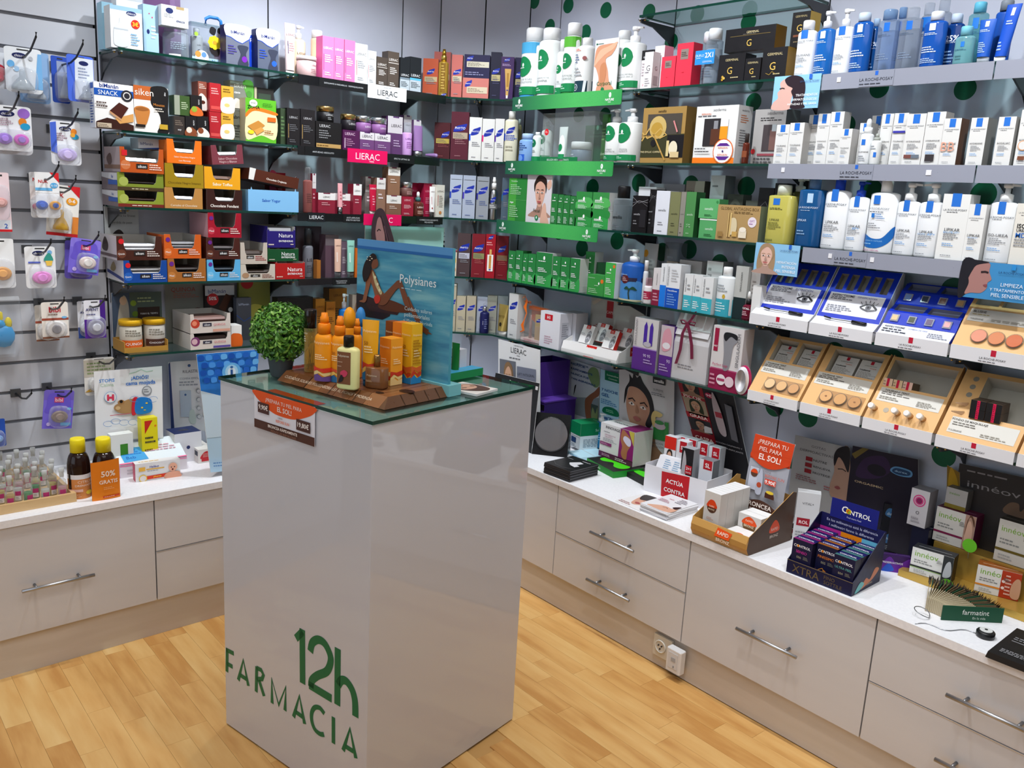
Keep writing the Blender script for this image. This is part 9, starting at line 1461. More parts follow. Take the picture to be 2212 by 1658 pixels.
carton(.911,-.0521,.5449,-.2308,.0782,.161,.1129,'#dfe6ea',[('r',0,.52,1,1,'#0f8a56'),('r',0,.46,1,.5,'#e8f0ec'),('r',.1,.2,.6,.4,'#2a4a78'),('m',.1,.02,.8,.16,2,'#8a9aa8')],'wide white slimming box with green lid on the blue platform',top='#0f8a56',rdec=[('r',0,.52,1,1,'#0b7a4a'),('t','Somatoline',.68,.72,.1,'#d0f0e0',.5),('m',.1,.06,.9,.4,6,'#8a9aa8')],tdec=[('t','COSMETIC',.5,.6,.12,'#c0ecd8',.5)])
carton(.54,.1376,.5444,.3029,.0985,.0877,.1095,'#0f8f58',[('r',0,0,1,.34,'#e6eaea'),('t','Somatoline',.5,.7,.12,'#d8f4e6',.8),('t','Cosmetic',.5,.55,.1,'#d8f4e6',.6),('m',.1,.06,.9,.28,3,'#8a98a0')],'green slimming box standing in front, with a red stripe',rdec=[('r',.06,.04,.94,.94,'#b4bcc0'),('m',.12,.08,.88,.9,9,'#6a7478')])
carton(.56,.1676,.6545,.3029,.078,.05,.05,'#0c7a48',[('r',0,.45,1,.55,'#d8e6de'),('t','Somatoline',.5,.25,.16,'#c8ecd8',.8)],'darker green slimming box standing on another green box','box',None)
bottle(.9481,-.0323,.5449,.2,.04,.04,.153,'#1f78a8','#eef0f0',[('r',0,.62,1,.82,'#1a7a6a'),('t','7',.4,.2,.16,'#a8d8f0',.3),('m',.2,.3,.8,.55,3,'#a8d8f0')],'slim blue pump dispenser behind the white and violet box',cf=.24,capw=.75,kind='pump',sh=.04)
qboard('R',.008,[(.707,.8896),(.891,.8797),(.913,.5357),(.755,.5325)],'#c8d0d2',[('t','REDUCIR',.22,.95,.05,'#1c4a80',.4,'bl'),('p',[(0,0),(1,0),(1,.45),(0,.3)],'#8a969c'),('s',[(.55,.0),(.5,.3),(.62,.42),(.85,.55),(1,.66),(1,.5),(.8,.38),(.72,.2),(.72,0)],'#8a5a40'),('s',[(.6,.85),(.75,.98),(.95,.95),(1,.7),(.85,.62),(.7,.7)],'#7d9a66'),('t','REDUCIR',.02,.93,.045,'#1c4a80',.5,'bl'),('t','RÁPIDAMENTE',.02,.84,.045,'#1c4a80',.75,'bl'),('t','NUNCA FUE',.02,.75,.045,'#1c4a80',.62,'bl'),('t','TAN AGRADABLE',.02,.66,.045,'#1c4a80',.86,'bl'),('s',[(.1,.35),(.2,.55),(.14,.52)],'#1c1c20'),('r',.74,.02,.99,.3,'#4a5a54'),('s',[(.76,.04),(.8,.24),(.9,.14),(.97,.27),(.97,.04)],'#8a9a6a')],'grey advertising poster with blue headline and a raised leg',v0=.32)
qboard('R',.03,[(.915,.8844),(1.025,.8835),(1.057,.5442),(.94,.5442)],'#a8cfe2',[('p',[(.25,.82),(1,.82),(1,1),(.25,1)],'#0f6a48'),('t','Somatoline',.65,.93,.035,'#d0ecdc',.6),('t','Cosmetic',.68,.87,.03,'#d0ecdc',.5),('t','7 NOCHE',.1,.63,.06,'#1c5a98',.85,'bl'),('t','GEL',.1,.54,.06,'#1c5a98',.5,'bl'),('m',.08,.36,.95,.46,3,'#4a88b8'),('s',[(.22,.2),(.24,.3),(.6,.34),(.95,.3),(.97,.2)],'#0f6a48'),('m',.36,.23,.86,.29,2,'#8ac8a8'),('t','7',.55,.1,.09,'#2a4a78',.2),('r',.28,.08,.46,.13,'#3a5a88'),('r',.62,.08,.9,.13,'#3a5a88')],'pale blue advertising poster with green logo patch',v0=.33)
qboard('R',.035,[(1.025,.9107),(1.32,.9103),(1.355,.5628),(1.068,.5325)],'#c4c2c4',[('s',[(.3,.0),(.32,.18),(.42,.28),(.44,.4),(.66,.36),(.7,.22),(.9,.1),(1,.0)],'#8c6a52'),('s',[(.16,.74),(.14,.6),(.2,.44),(.34,.34),(.48,.4),(.58,.58),(.58,.78),(.42,.88),(.24,.86)],'#b98a70'),('s',[(.1,.62),(.12,.78),(.2,.88),(.2,.96),(.26,.92),(.28,1.0),(.34,.94),(.4,.97),(.46,.9),(.6,.78),(.66,.6),(.6,.42),(.5,.44),(.58,.6),(.52,.74),(.38,.82),(.2,.82),(.15,.72)],'#1e1c1e'),('k',[(.18,.68),(.26,.7),(.31,.67)],.02,'#2a1c18'),('k',[(.4,.66),(.48,.68),(.54,.64)],.02,'#2a1c18'),('s',[(.19,.64),(.25,.66),(.3,.63),(.25,.62)],'#e0d4cc'),('s',[(.4,.62),(.47,.64),(.52,.61),(.47,.6)],'#e0d4cc'),('e',.25,.64,.014,.016,'#1c1410'),('e',.465,.62,.014,.016,'#1c1410'),('s',[(.32,.56),(.34,.64),(.38,.56),(.35,.54)],'#a07258'),('s',[(.28,.49),(.34,.51),(.42,.48),(.35,.455)],'#a05a54'),('r',.64,.93,.86,1.0,'#16161a'),('t','sensilis',.75,.965,.035,'#ffffff',.2,'b'),('t','SUPREME',.74,.86,.025,'#5a5a5e',.2),('m',.62,.79,.9,.83,2,'#6a6a70'),('r',.66,.3,.88,.44,'#2f7a3c'),('r',.86,.34,.93,.52,'#3a8a44'),('s',[(.66,.44),(.62,.54),(.68,.62),(.82,.6),(.78,.56),(.7,.55),(.72,.46)],'#c8b070'),('e',.78,.46,.1,.05,'#b8a8b0'),('e',.77,.5,.08,.03,'#3a7a44'),('t','REGENERACIÓN',.68,.26,.025,'#4a4a50',.34),('t','DETOXIFICACIÓN',.68,.22,.025,'#4a4a50',.34)],'large advertising poster of a woman with short dark hair')
carton(1.1711,-.1756,.5324,-.2145,.1915,.1425,.026,'#1f8a2c',[('t','sensilis',.42,.5,.4,'#d8f0d8',.3)],'bright green tray with a leaf-green eye mask inside',top='#1c1d1c',tdec=[('s',[(.12,.35),(.1,.6),(.25,.8),(.45,.72),(.55,.66),(.75,.78),(.9,.6),(.88,.35),(.7,.28),(.55,.42),(.45,.46),(.28,.28)],'#4ad81c')])
carton(1.3079,-.1666,.5324,-.2281,.1714,.09,.02,'#1b1c1b',(),'black tray with a green eye mask, half behind the white display',top='#1c1d1c',tdec=[('s',[(.3,.35),(.28,.6),(.5,.8),(.8,.7),(.95,.5),(.8,.3),(.5,.28)],'#4ad81c')])
carton(1.1552,-.103,.5596,-.011,.189,.1053,.1416,'#e6e4e4',[('t','INNOVAGE',.36,.9,.08,'#1c1a20',.52,'b'),('m',.1,.74,.4,.78,1,'#7a787e'),('t','LIPO REDUCTOR',.3,.68,.04,'#b05a80',.4),('t','CELULITICO',.26,.62,.04,'#b05a80',.34),('m',.1,.48,.5,.58,3,'#9a98a0'),('r',.02,.36,.36,.45,'#8a2a6a'),('m',.05,.38,.3,.43,2,'#d8a8c8'),('r',0,0,1,.16,'#5a1a48'),('m',.1,.04,.4,.12,2,'#d8a8c8'),('m',.5,.03,.9,.12,2,'#f0d8e8'),('p',[(.58,.16),(1,.16),(1,1),(.6,1)],'#8a1a6a'),('s',[(.66,.98),(.62,.7),(.68,.5),(.66,.3),(.72,.17),(.82,.17),(.84,.4),(.92,.6),(.9,.78),(.8,.9)],'#b0704c'),('s',[(.7,.7),(.74,.82),(.9,.76),(.92,.6),(.84,.56)],'#dcd8ec'),('p',[(.84,1),(1,1),(1,.6)],'#c8b84a')],'white and violet slimming box with hip photo standing on the green tray',side='#cfcdc4',top='#e6e4e4',tdec=[('t','INNOVAGE',.4,.5,.3,'#3a3840',.5,'b'),('r',.6,0,1,1,'#7a2060')])
sl_display(1.5298,-.1681,.532,.1019,.2664,.1046)
qboard('R',.045,[(1.332,.9387),(1.597,.9355),(1.749,.5611),(1.53,.5586)],'#222126',[('p',[(0,.0),(.45,.0),(.45,1),(0,1)],'#9c1c28'),('p',[(.02,.68),(.43,.68),(.43,.74),(.02,.74)],'#a81c2a'),('face',.02,.74,.44,1.02,'#c89a7c','#1e1814','long'),('t','PICOR',.22,.72,.05,'#ffe8e0',.34,'b'),('r',.02,.48,.44,.7,'#a8947c'),('face',.06,.46,.42,.7,'#c89a7c','#26301c','long'),('r',0,.4,.45,.48,'#a81c2a'),('t','GRASA',.24,.44,.05,'#ffe8e0',.34,'b'),('r',.02,.22,.44,.4,'#2c2a2e'),('face',.06,.2,.4,.4,'#b08468','#141416','up'),('p',[(.28,.22),(.44,.24),(.44,.32),(.3,.33)],'#d8d4d4'),('r',0,0,.45,.21,'#8c1624'),('t','CASPA',.24,.12,.06,'#ffe8e0',.36,'b'),('m',.5,.9,.95,.98,2,'#b8b4b8'),('e',.56,.82,.07,None,'#b01c48'),('t','9€',.56,.82,.05,'#ffd8e0',.1,'b'),('s',[(.62,.85),(.58,.6),(.6,.3),(.72,.28),(.72,.6),(.66,.86)],'#b8a8ac'),('r',.6,.52,.72,.6,'#a83a48'),('p',[(.82,.76),(.94,.74),(.92,.22),(.8,.24)],'#66656c'),('t','ACCIÓN CALMANTE Y',.72,.14,.035,'#c8c4c8',.5),('t','DERMOPURIFICANTE',.72,.08,.035,'#c8c4c8',.5)],'dark red and black hair-care header board behind the white display',v0=.36)
carton(1.4972,-.3756,.5324,-.0279,.1238,.15,.0015,'#e8e6e6',(),'single white leaflet with a woman photo lying on the counter','leaflet',top='#eceaea',tdec=[('s',[(.2,.95),(.3,.35),(.5,.2),(.75,.4),(.95,.7),(.95,.98)],'#d8a48c'),('s',[(.15,.98),(.3,.6),(.6,.66),(.9,.5),(.98,.98)],'#2e2422'),('s',[(.4,.36),(.5,.4),(.6,.34),(.5,.28)],'#b05a58'),('k',[(.5,.55),(.6,.58),(.68,.53)],.02,'#2a1c1a'),('m',.05,.05,.6,.2,2,'#c09a9a')])
leaflet_stack(1.61,-.36,.532,.02)
pamphlet_stack(1.125,-.375,.532,.05)
bronze_display(1.898,-.338,.532,.0000)
condom_display(2.2405,-.366,.532,.034)
qboard('R',.03,[(1.864,.8281),(2.067,.8335),(2.096,.5467),(1.867,.5434)],'#a8a6a4',[('t','GOTAS',.45,.86,.06,'#6a686a',.26),('t','DERMOACTIVAS',.42,.75,.06,'#5a585a',.6),('r',.24,.56,.36,.64,'#8a1c24'),('t','NUTRE',.5,.6,.06,'#3a383a',.24),('r',.24,.44,.36,.52,'#8a1c24'),('t','RENUEVA',.54,.48,.06,'#3a383a',.3),('r',.24,.32,.36,.4,'#8a1c24'),('t','PROTEGE',.54,.36,.06,'#3a383a',.3),('m',.1,.14,.5,.26,3,'#8a5a5c'),('m',.6,.08,.8,.18,2,'#a05a5c'),('s',[(.74,.0),(.7,.2),(.76,.5),(.74,.7),(.8,.9),(1,.98),(1,.0)],'#a88470'),('s',[(.76,.6),(.74,.8),(.82,.96),(1,1),(1,.55),(.9,.72),(.82,.78)],'#1e1a1c'),('k',[(.82,.56),(.9,.58),(.96,.55)],.02,'#1c1414'),('s',[(.78,.2),(.84,.24),(.88,.2),(.83,.17)],'#8a4a48')],'grey drops advertising card with half a face, behind the sun cream display',v0=.38)
qboard('R',.04,[(2.08,.847),(2.294,.8581),(2.345,.5409),(2.087,.5435)],'#1b1524',[('s',[(.1,.3),(.2,.75),(.5,.9),(.6,.6),(.4,.35)],'#2e1a3c'),('e',.4,.55,.14,.16,'#14101c'),('p',[(.0,.8),(.16,1),(.26,1),(.06,.7)],'#6a5a28'),('t','ORGASMIC',.3,.17,.1,'#b8a080',.42,'b'),('s',[(.6,.62),(.68,.74),(.9,.72),(.9,.58),(.72,.55)],'#5a8ab0'),('s',[(.63,.62),(.69,.71),(.88,.69),(.87,.6),(.72,.57)],'#1c3a5c'),('t','durex',.76,.645,.06,'#a8c8e0',.18)],'dark purple advertising card behind the blue condom display',v0=.55)
qboard('R',.03,[(2.411,.8767),(2.648,.8855),(2.706,.5426),(2.423,.5431)],'#2c292a',[('m',.1,.85,.9,.92,1,'#8a8688'),('t','innéov',.42,.62,.2,'#8f8d90',.6),('s',[(.55,.2),(.6,.42),(.7,.45),(.72,.3),(.8,.45),(.9,.4),(.9,.2)],'#6a5444')],'large dark advertising card with grey lettering at the right edge',v0=.58)
qboard('R',.032,[(2.378,.8618),(2.417,.8491),(2.466,.5414),(2.422,.5452)],'#8a6a1c',[('s',[(.1,.5),(.3,1),(.8,.8),(.9,.4),(.5,.2)],'#b8901c')],'mustard yellow card strip left of the large dark card',v0=.6)
carton(2.0275,-.179,.5324,.5521,.0717,.04,.1665,'#d8d8da',[('t','VITAL+',.5,.78,.09,'#4a484c',.5),('r',.1,.32,.66,.48,'#a01c2c'),('t','ROL',.4,.4,.1,'#ffe8e8',.4,'b'),('m',.1,.1,.8,.22,2,'#9a989c')],'white carton with red label band behind the black dropper bottle')
bottle(2.0073,-.1965,.5324,.0000,.0272,.0272,.1072,'#1a1a1c','#161618',[('r',0,.2,1,.7,'#e0dcdc'),('r',.2,.4,.8,.65,'#a01c2c')],'small black dropper bottle beside the blue condom display',kind='dropper',cf=.5,capw=.55,sh=.15)
carton(2.2235,-.0147,.5324,.6284,.0547,.06,.161,'#1a1b22',[('s',[(.1,.8),(.3,.92),(.9,.84),(.85,.7),(.3,.74)],'#3a6a98'),('t','durex',.5,.81,.07,'#c8dcec',.6),('s',[(.2,.3),(.5,.4),(.9,.34),(.8,.22),(.3,.2)],'#3a6a98'),('t','durex',.55,.3,.07,'#c8dcec',.5),('m',.2,.06,.8,.16,3,'#8a9098')],'tall stack-shaped black condom carton right of the blue display')
carton(2.325,-.1654,.5324,.6156,.0846,.02,.053,'#3a1c58',[('s',[(0,.2),(.3,.9),(.6,.5),(1,.9),(1,.0),(0,0)],'#6a2a9c'),('s',[(.1,0),(.3,.5),(.5,.1)],'#2a5ac8'),('s',[(.7,0),(.85,.4),(1,.1)],'#c83a7a'),('t','PRESERVATIVOS',.42,.56,.2,'#f0e8f8',.7,'b')],'purple galaxy-print condom sign strip','sign')
C('R',2.363,.08,.532,.0505,.059,.139,'#15162a',(),'plain navy box under the white target carton in the dark corner')
C('R',2.346,.081,.672,.0552,.054,.115,'#cfcdd2',[('e',.5,.7,.34,None,'#d84a8c'),('e',.5,.7,.27,None,'#cfcdd2'),('e',.5,.7,.23,None,'#d84a8c'),('e',.5,.7,.16,None,'#8a2a5c'),('t','O',.5,.38,.09,'#4a484c',.3),('m',.2,.08,.8,.26,2,'#a8a4aa')],'white carton with pink target rings in the dark corner',side='#8a888e')
gold_tray(2.6,-.1,.532)
carton(2.4308,-.1459,.5539,.1498,.1143,.048,.0796,'#e2e2de',[('t','innéov',.36,.8,.24,'#7ab02c',.56),('m',.08,.42,.6,.58,2,'#8a8c8a'),('r',0,.26,1,.32,'#2a2c2c'),('m',.1,.06,.5,.2,2,'#b0b2b0'),('r',.76,0,1,1,'#2e3234'),('s',[(.8,.2),(.84,.7),(.94,.8),(.98,.3)],'#b8bcc0'),('r',.0,.24,.76,.26,'#7ab02c'),('m',.62,.62,.76,.76,3,'#6a6c6a')],'white and black supplement box on the gold tray, front left',side='#1e2020',top='#24262a',tdec=[('r',.1,.4,.9,.46,'#8a8c8e')])
carton(2.5953,-.1045,.5539,.2905,.11,.048,.0794,'#e4e0da',[('t','innéov',.36,.8,.24,'#7ab02c',.56),('m',.08,.42,.6,.58,2,'#8a8c8a'),('r',0,.26,1,.32,'#e08a2c'),('m',.1,.06,.5,.2,2,'#b0b2b0'),('r',.56,0,1,1,'#b0381c'),('e',.62,.6,.04,None,'#f0d8d0'),('e',.62,.36,.04,None,'#f0d8d0'),('m',.66,.1,.8,.9,6,'#e8b8a8'),('s',[(.82,.1),(.8,.5),(.9,.8),(1,.7),(1,.1)],'#c89878'),('m',.62,.62,.76,.76,3,'#6a6c6a')],'white and rust-red sun supplement box on the gold tray, front right',side='#6a3a1c',top='#8a4a1c',tdec=[('r',.1,.4,.9,.46,'#c8a080')])
C('R',2.447,.058,.6413,.1138,.053,.105,'#d6d4cf',[('t','innéov',.36,.8,.24,'#7ab02c',.56),('m',.08,.42,.6,.58,2,'#8a8c8a'),('r',0,.26,1,.32,'#7a1c48'),('m',.1,.06,.5,.2,2,'#b0b2b0'),('r',.74,0,1,1,'#b08c7c'),('s',[(.8,.1),(.78,.6),(.86,.85),(.95,.6),(.94,.1)],'#d8b09a'),('s',[(.78,.4),(.8,.85),(.88,.95),(.98,.7),(.96,.9),(.84,1)],'#5a3a2a'),('m',.62,.62,.76,.76,3,'#6a6c6a')],'white and burgundy supplement box on the upper step of the gold tray',side='#5a1a3c',top='#5a1838',tdec=[('r',.1,.4,.9,.46,'#a87a90')])
C('R',2.62,.058,.6413,.1111,.053,.123,'#d2d0c8',[('t','innéov',.36,.8,.24,'#7ab02c',.56),('m',.08,.42,.6,.58,2,'#8a8c8a'),('r',0,.26,1,.32,'#6a5a1c'),('m',.1,.06,.5,.2,2,'#b0b2b0'),('r',.8,0,1,1,'#3a3a34'),('m',.62,.62,.76,.76,3,'#6a6c6a')],'white and olive supplement box on the upper step, cut by the right edge',side='#2a2a24',top='#2c2c28')
C('R',2.433,.05,.7473,.0604,.039,.061,'#b4b2b0',[('t','innéov',.4,.75,.2,'#6a9a3c',.5),('r',0,.0,1,.2,'#8a7a2c')],'small grey-white supplement box on top of the burgundy one',side='#6a6866')
swatch_fan(2.532,-.405,.532)
tape_roll(2.673,-.366,.532)
black_booklet(2.8,-.375,.532)
green_disc(2.4883,-.175,.551,'front')
green_disc(2.5101,-.12,.67,'rear')
bottle_tray()
bottle(.4432,-1.9796,.5324,1.6082,.0703,.0703,.1987,'#2a1712:thick','#f0dc1c',[('r',0,.0,1,.54,'#d98a4a'),('r',0,.44,1,.54,'#e8e4e4'),('t','CITRUS',.6,.38,.07,'#f4dcc8',.6),('t','DRENANTE',.55,.3,.07,'#f4e8dc',.7),('r',0,.16,.5,.22,'#e8b8a8'),('e',.75,.13,.14,.1,'#e8c83c'),('m',.1,.04,.5,.12,2,'#e8b48c')],'dark syrup bottle with yellow cap and orange label, left one',cf=.23,capw=.66,sh=.34,liquid='#1c0e0a')
bottle(.4566,-1.9048,.5324,1.6082,.0712,.0712,.1939,'#2a1712:thick','#f0dc1c',(),'dark syrup bottle with yellow cap behind the orange pouch',cf=.24,capw=.66,sh=.34,liquid='#1c0e0a')
orange_sleeve(.5094,-1.9256,.532,1.6082)
carton(.2849,-1.7031,.5324,1.541,.2329,.1,.045,'#e4e0e6',[('r',0,.9,1,1,'#e88ab4'),('m',.1,.2,.9,.7,2,'#c8c4cc')],'pale medicine carton display under the sloping white lid',top='#e4e8ee',side='#e8a8c4')
sloped_leaflet(.2849,-1.7031,.578,1.541,.2329)
carton(.3853,-1.7121,.5324,1.5079,.1521,.035,.0652,'#eceaea',[('t','Halibut',.42,.76,.12,'#4a4a9c',.36,'b'),('r',.24,.6,.64,.66,'#e8b03c'),('m',.26,.5,.6,.56,1,'#8a8a90'),('r',.08,.56,.22,.78,'#f0b84a'),('p',[(.1,.06),(.7,.1),(.7,.3),(.1,.24)],'#dc3c1e'),('t','picores',.48,.2,.1,'#ffd23a',.3,'b'),('e',.16,.16,.09,None,'#f0c84a'),('e',.16,.16,.07,None,'#e8e0dc'),('s',[(.66,.0),(.64,.2),(.74,.34),(.94,.34),(1,.2),(1,.0)],'#e4a488'),('e',.83,.6,.1,.105,'#e8ac90'),('e',.795,.6,.014,.014,'#2a2020'),('e',.865,.61,.014,.014,'#2a2020'),('e',.82,.48,.022,.024,'#6a2420')],'white and red cream carton with a baby print, front of the left counter',side='#d84a6a',top='#eeecec',tdec=[('m',.1,.3,.7,.7,1,'#d8b060')])
qboard('L',.16,[(-1.873,.9028),(-1.637,.9018),(-1.641,.6273),(-1.877,.6555)],'#e9eaec',[('t','STOPIS',.18,.86,.05,'#3a8ad8',.22,'b'),('t','Calma',.18,.8,.05,'#b8d8b8',.22),('k',[(.5,.93),(.6,.95),(.68,.98),(.76,.94),(.86,.95)],.008,'#9ac8a8'),('t','¡ADIÓS!',.66,.87,.05,'#2a72c8',.34,'b'),('t','cama mojada',.67,.8,.055,'#2a72c8',.56,'b'),('e',.76,.68,.075,None,'#8a8e94'),('e',.76,.68,.06,None,'#c8ccd0'),('m',.71,.65,.81,.71,2,'#6a6e74'),('e',.22,.62,.09,None,'#7aa8d8'),('e',.22,.62,.083,None,'#e9eaec'),('r',.17,.57,.2,.66,'#d83a5a'),('r',.24,.57,.27,.66,'#d83a5a'),('r',.17,.6,.27,.63,'#d83a5a'),('s',[(.28,.5),(.27,.44),(.38,.38),(.56,.4),(.62,.56),(.5,.58),(.38,.54)],'#b08a5c'),('e',.37,.54,.05,.04,'#a87c4c'),('e',.37,.55,.025,None,'#1c1614'),('e',.32,.46,.035,.03,'#d8b888'),('s',[(.52,.36),(.6,.38),(.62,.58),(.54,.58)],'#c8283c'),('s',[(.58,.37),(.8,.38),(.83,.5),(.78,.58),(.6,.58)],'#1f78c8'),('r',.66,.44,.69,.46,'#e8c83c'),('r',.73,.5,.76,.52,'#e8c83c'),('r',.7,.41,.73,.42,'#e8c83c'),('k',[(.2,.36),(.4,.37),(.5,.38)],.01,'#c85a6a')]+[('k',smooth([(a+.07*cos(t),b_+.04*sin(t)) for t in [i*.785 for i in range(9)]],3)[:22],.006,'#6a94c8') for a,b_ in ((.17,.24),(.28,.27),(.4,.25),(.53,.25),(.84,.56),(.56,.58))],'white bed-wetting advertising card with a sleeping toy dog')
C('L',-1.805,.195,.532,.0754,.039,.147,'#e6eae6',[('r',.4,.3,.75,.75,'#3f8a2c'),('m',.2,.05,.8,.2,1,'#8ac0d8')],'small white box with green square in front of the dog card')
C('L',-1.708,.195,.532,.0573,.039,.194,'#e6d81c',[('p',[(.2,.95),(.7,.95),(.2,.7)],'#c82a1c'),('e',.86,.84,.07,None,'#e88a1c'),('m',.2,.5,.9,.66,2,'#3a3a2c'),('m',.15,.1,.9,.42,5,'#7a6a1c'),('e',.86,.12,.08,None,'#b82a1c')],'yellow carton with red corner in front of the dog card')
qboard('L',.05,[(-1.572,.8922),(-1.419,.8901),(-1.422,.5965),(-1.57,.6217)],'#cfd0d4',[('p',[(0,0),(0,.97),(.04,1),(.09,.0)],'#26386a'),('e',.52,.93,.04,None,'#3a5a8c'),('t','RILASTIL',.55,.85,.05,'#6a6e78',.4),('t','COMFA EMOL',.52,.75,.035,'#8a8e98',.5),('m',.25,.64,.9,.72,2,'#8a8e98'),('r',.26,.2,.55,.58,'#aab6c6'),('e',.4,.52,.03,None,'#3a5a8c'),('s',[(.5,.12),(.5,.28),(.62,.3),(.66,.12)],'#b8c4c0')]+[('e',.74+.17*(i%2),.57-.12*(i//2),.06,None,'#9aa2ae') for i in range(8)]+[('e',.74+.17*(i%2),.57-.12*(i//2),.048,None,'#cfd0d4') for i in range(8)],'grey-white skin care advertising board with icons')
C('L',-1.562,.155,.532,.102,.089,.114,'#e2e4ea',[('e',.5,.5,.07,None,'#2a3a6a')],'white box with navy top in front of the skin care board',top='#24305c',tdec=[('e',.5,.5,.2,.1,'#3a3a44')])
carton(.2391,-1.502,.5328,1.5597,.0576,.12,.052,'#e0ded8',[('s',[(.15,.3),(.3,.7),(.6,.85),(.9,.7),(1,.3)],'#c02c34'),('r',.2,.1,.95,.28,'#c02c34'),('m',.3,.4,.8,.7,3,'#e8a8a0')],'white carton with red emblem beside the blue light-tunnel board',ldec=[('r',.7,.5,.95,.85,'#2a3444')])
qboard('L',.42,[(-1.613,.9879),(-1.382,.9879),(-1.415,.5386),(-1.571,.5526)],'#bcdcf2',[('p',[(0,.7),(0,1),(1,1),(1,.7),(.5,.62)],'#2f7fd8'),('p',[(0,.3),(0,.7),(.5,.62),(.5,.3)],'#cfe6f6')]+[('s',[(.02+.12*(i%8)+.04*((i//8)%2),.985-.06*(i//8)),(.1+.12*(i%8)+.04*((i//8)%2),.985-.06*(i//8)),(.11+.12*(i%8)+.04*((i//8)%2),.95-.06*(i//8)),(.02+.12*(i%8)+.04*((i//8)%2),.945-.06*(i//8))],('#1a56b8','#4a9af0','#2468cc','#6ab8f8')[(i*5)%4]) for i in range(32)]+[('e',.52,.84,.16,.22,'#6ab8f4'),('e',.52,.84,.11,.17,'#a8dcfc'),('e',.52,.84,.07,.11,'#dff2ff'),('r',.5,.78,.54,.86,'#2a5a9c'),('e',.52,.88,.025,.03,'#3a6aa8'),('m',.05,.05,.4,.1,2,'#6a9ad0')],'tall blue board with a glowing light-tunnel picture left of the pedestal')
oil_bottle(1.3153,-1.6066,1.085)
bottle(1.4284,-1.6087,1.0854,.62,.0515,.0386,.1768,'#f29a1c','#f28a14',POLY('#d83a24','#e8c888','#6a4a8c',''),'tallest orange sun spray bottle, left of the cream conditioner',kind='spray',cf=.3,capw=.62,sh=.14)
bottle(1.4611,-1.5816,1.0854,.62,.0446,.0334,.1713,'#f29a1c','#ec8416',POLY('#d8502c','#f0c060','#2a6a9c','30'),'orange sun spray bottle behind the cream conditioner',kind='spray',cf=.28,capw=.62,sh=.14)
bottle(1.4361,-1.5165,1.0854,.1996,.0268,.0268,.1582,'#f29a1c','#ec8a1c',(),'orange sun spray bottle half hidden right of the cream conditioner',kind='spray',cf=.26,capw=.7,sh=.14)
bottle(1.3674,-1.5013,1.0854,.1996,.0343,.0343,.1796,'#f29a1c','#f0a01c',(),'orange bottle with big rounded dome cap at the back',kind='dome',cf=.3,capw=.98,sh=.06)
bottle(1.3457,-1.4545,1.0854,.1996,.028,.028,.175,'#3a8ad0','#3f8fd8',(),'blue bottle with rounded dome cap at the back',kind='dome',cf=.3,capw=.98,sh=.06)
tubep(1.5418,-1.5392,1.0854,.62,.0459,.023,.1709,'#eea81e','#1c6a9c',POLY('#c8422c','#e8c060','#2a7ab0','50'),'golden yellow sun cream tube standing on its cap','bottle',cf=.1,taper=.86)
bottle(1.5429,-1.6019,1.0854,.55,.0573,.0287,.1347,'#e9e4a0','#17140f',[('r',.06,.12,.74,.88,'#7a4a2a'),('t','Polysianes',.38,.79,.07,'#e8dcc8',.56),('m',.1,.62,.45,.66,1,'#c8a890'),('m',.1,.52,.4,.56,1,'#c8a890'),('s',[(.25,.4),(.45,.46),(.62,.4),(.5,.3),(.3,.32)],'#c83a5a'),('s',[(.16,.16),(.3,.34),(.4,.3),(.38,.2)],'#1c1418')],'cream coloured conditioner bottle with brown label and black cap',kind='cap',cf=.2,capw=.46,sh=.1,ex=4)
bottle(1.5662,-1.5329,1.0854,.55,.056,.0336,.0852,'#8a5a34:thick','#b08a54:brushed',[('t','Polysianes',.4,.62,.14,'#e8d4b8',.5),('m',.1,.3,.5,.4,2,'#d0b090')],'small square bronze oil flacon with gold cap',kind='cap',cf=.36,capw=.3,sh=.05,ex=6,liquid='#7a4a28')
carton(*PD(.124,-.078),1.0854,PDR,.042,.042,.122,'#ee861c',POLY('#e8c888','#c83a24','#e8b85a','','#ffe0b0'),'orange sun care carton in front of the yellow one',side='#f0a028',rdec=POLY('#c83a24','#e8d08a','#e8c888',''))
carton(*PD(.145,-.025),1.0854,PDR,.038,.038,.158,'#f0b420',POLY('#d8642c','#c8401e','#2a86c6','50'),'tall yellow sun care carton at the right end of the plinth',side='#eeb826',rdec=POLY('#d8642c','#c8401e','#2a86c6','')+[('m',.1,.32,.9,.75,9,'#b07a10')])
carton(*PD(.103,-.018),1.0854,PDR,.038,.036,.155,'#f08a24',POLY('#e8c888','#c83a24','#e8b85a',''),'orange sun care carton behind the yellow and orange ones',side='#e8821c')
carton(*PD(.064,-.012),1.0854,PDR,.034,.03,.152,'#8a4a20',POLY('#a8642c','#6a3418','#a8642c',''),'brown sun care carton behind the golden tube')
ped_misc()
blister(*P('L',-2.0332,.15,1.9364),.105,.1353,'#e8ecf0',[('p',[(.78,.1),(1,.1),(1,.9),(.9,.9)],'#7ab4e4'),('e',.4,.82,.2,.08,'#1c2458'),('t','chicco',.4,.82,.06,'#ffffff',.32),('e',.16,.62,.1,None,'#6aaee0'),('e',.3,.52,.08,None,'#9ac8ea'),('e',.7,.78,.06,None,'#b8bcc4')],'large clear bottle teat on a white and pale blue card, top left',part='teat',pc='#d0d8de:tint',bub=(.42,.28,.44,.3))
blister(*P('L',-1.9887,.09,1.9353),.0897,.1578,'#8fb4dc',(),'second clear teat pack hanging behind the large one',part='teat',pc='#d0d8de:tint',bub=(.5,.26,.44,.24))
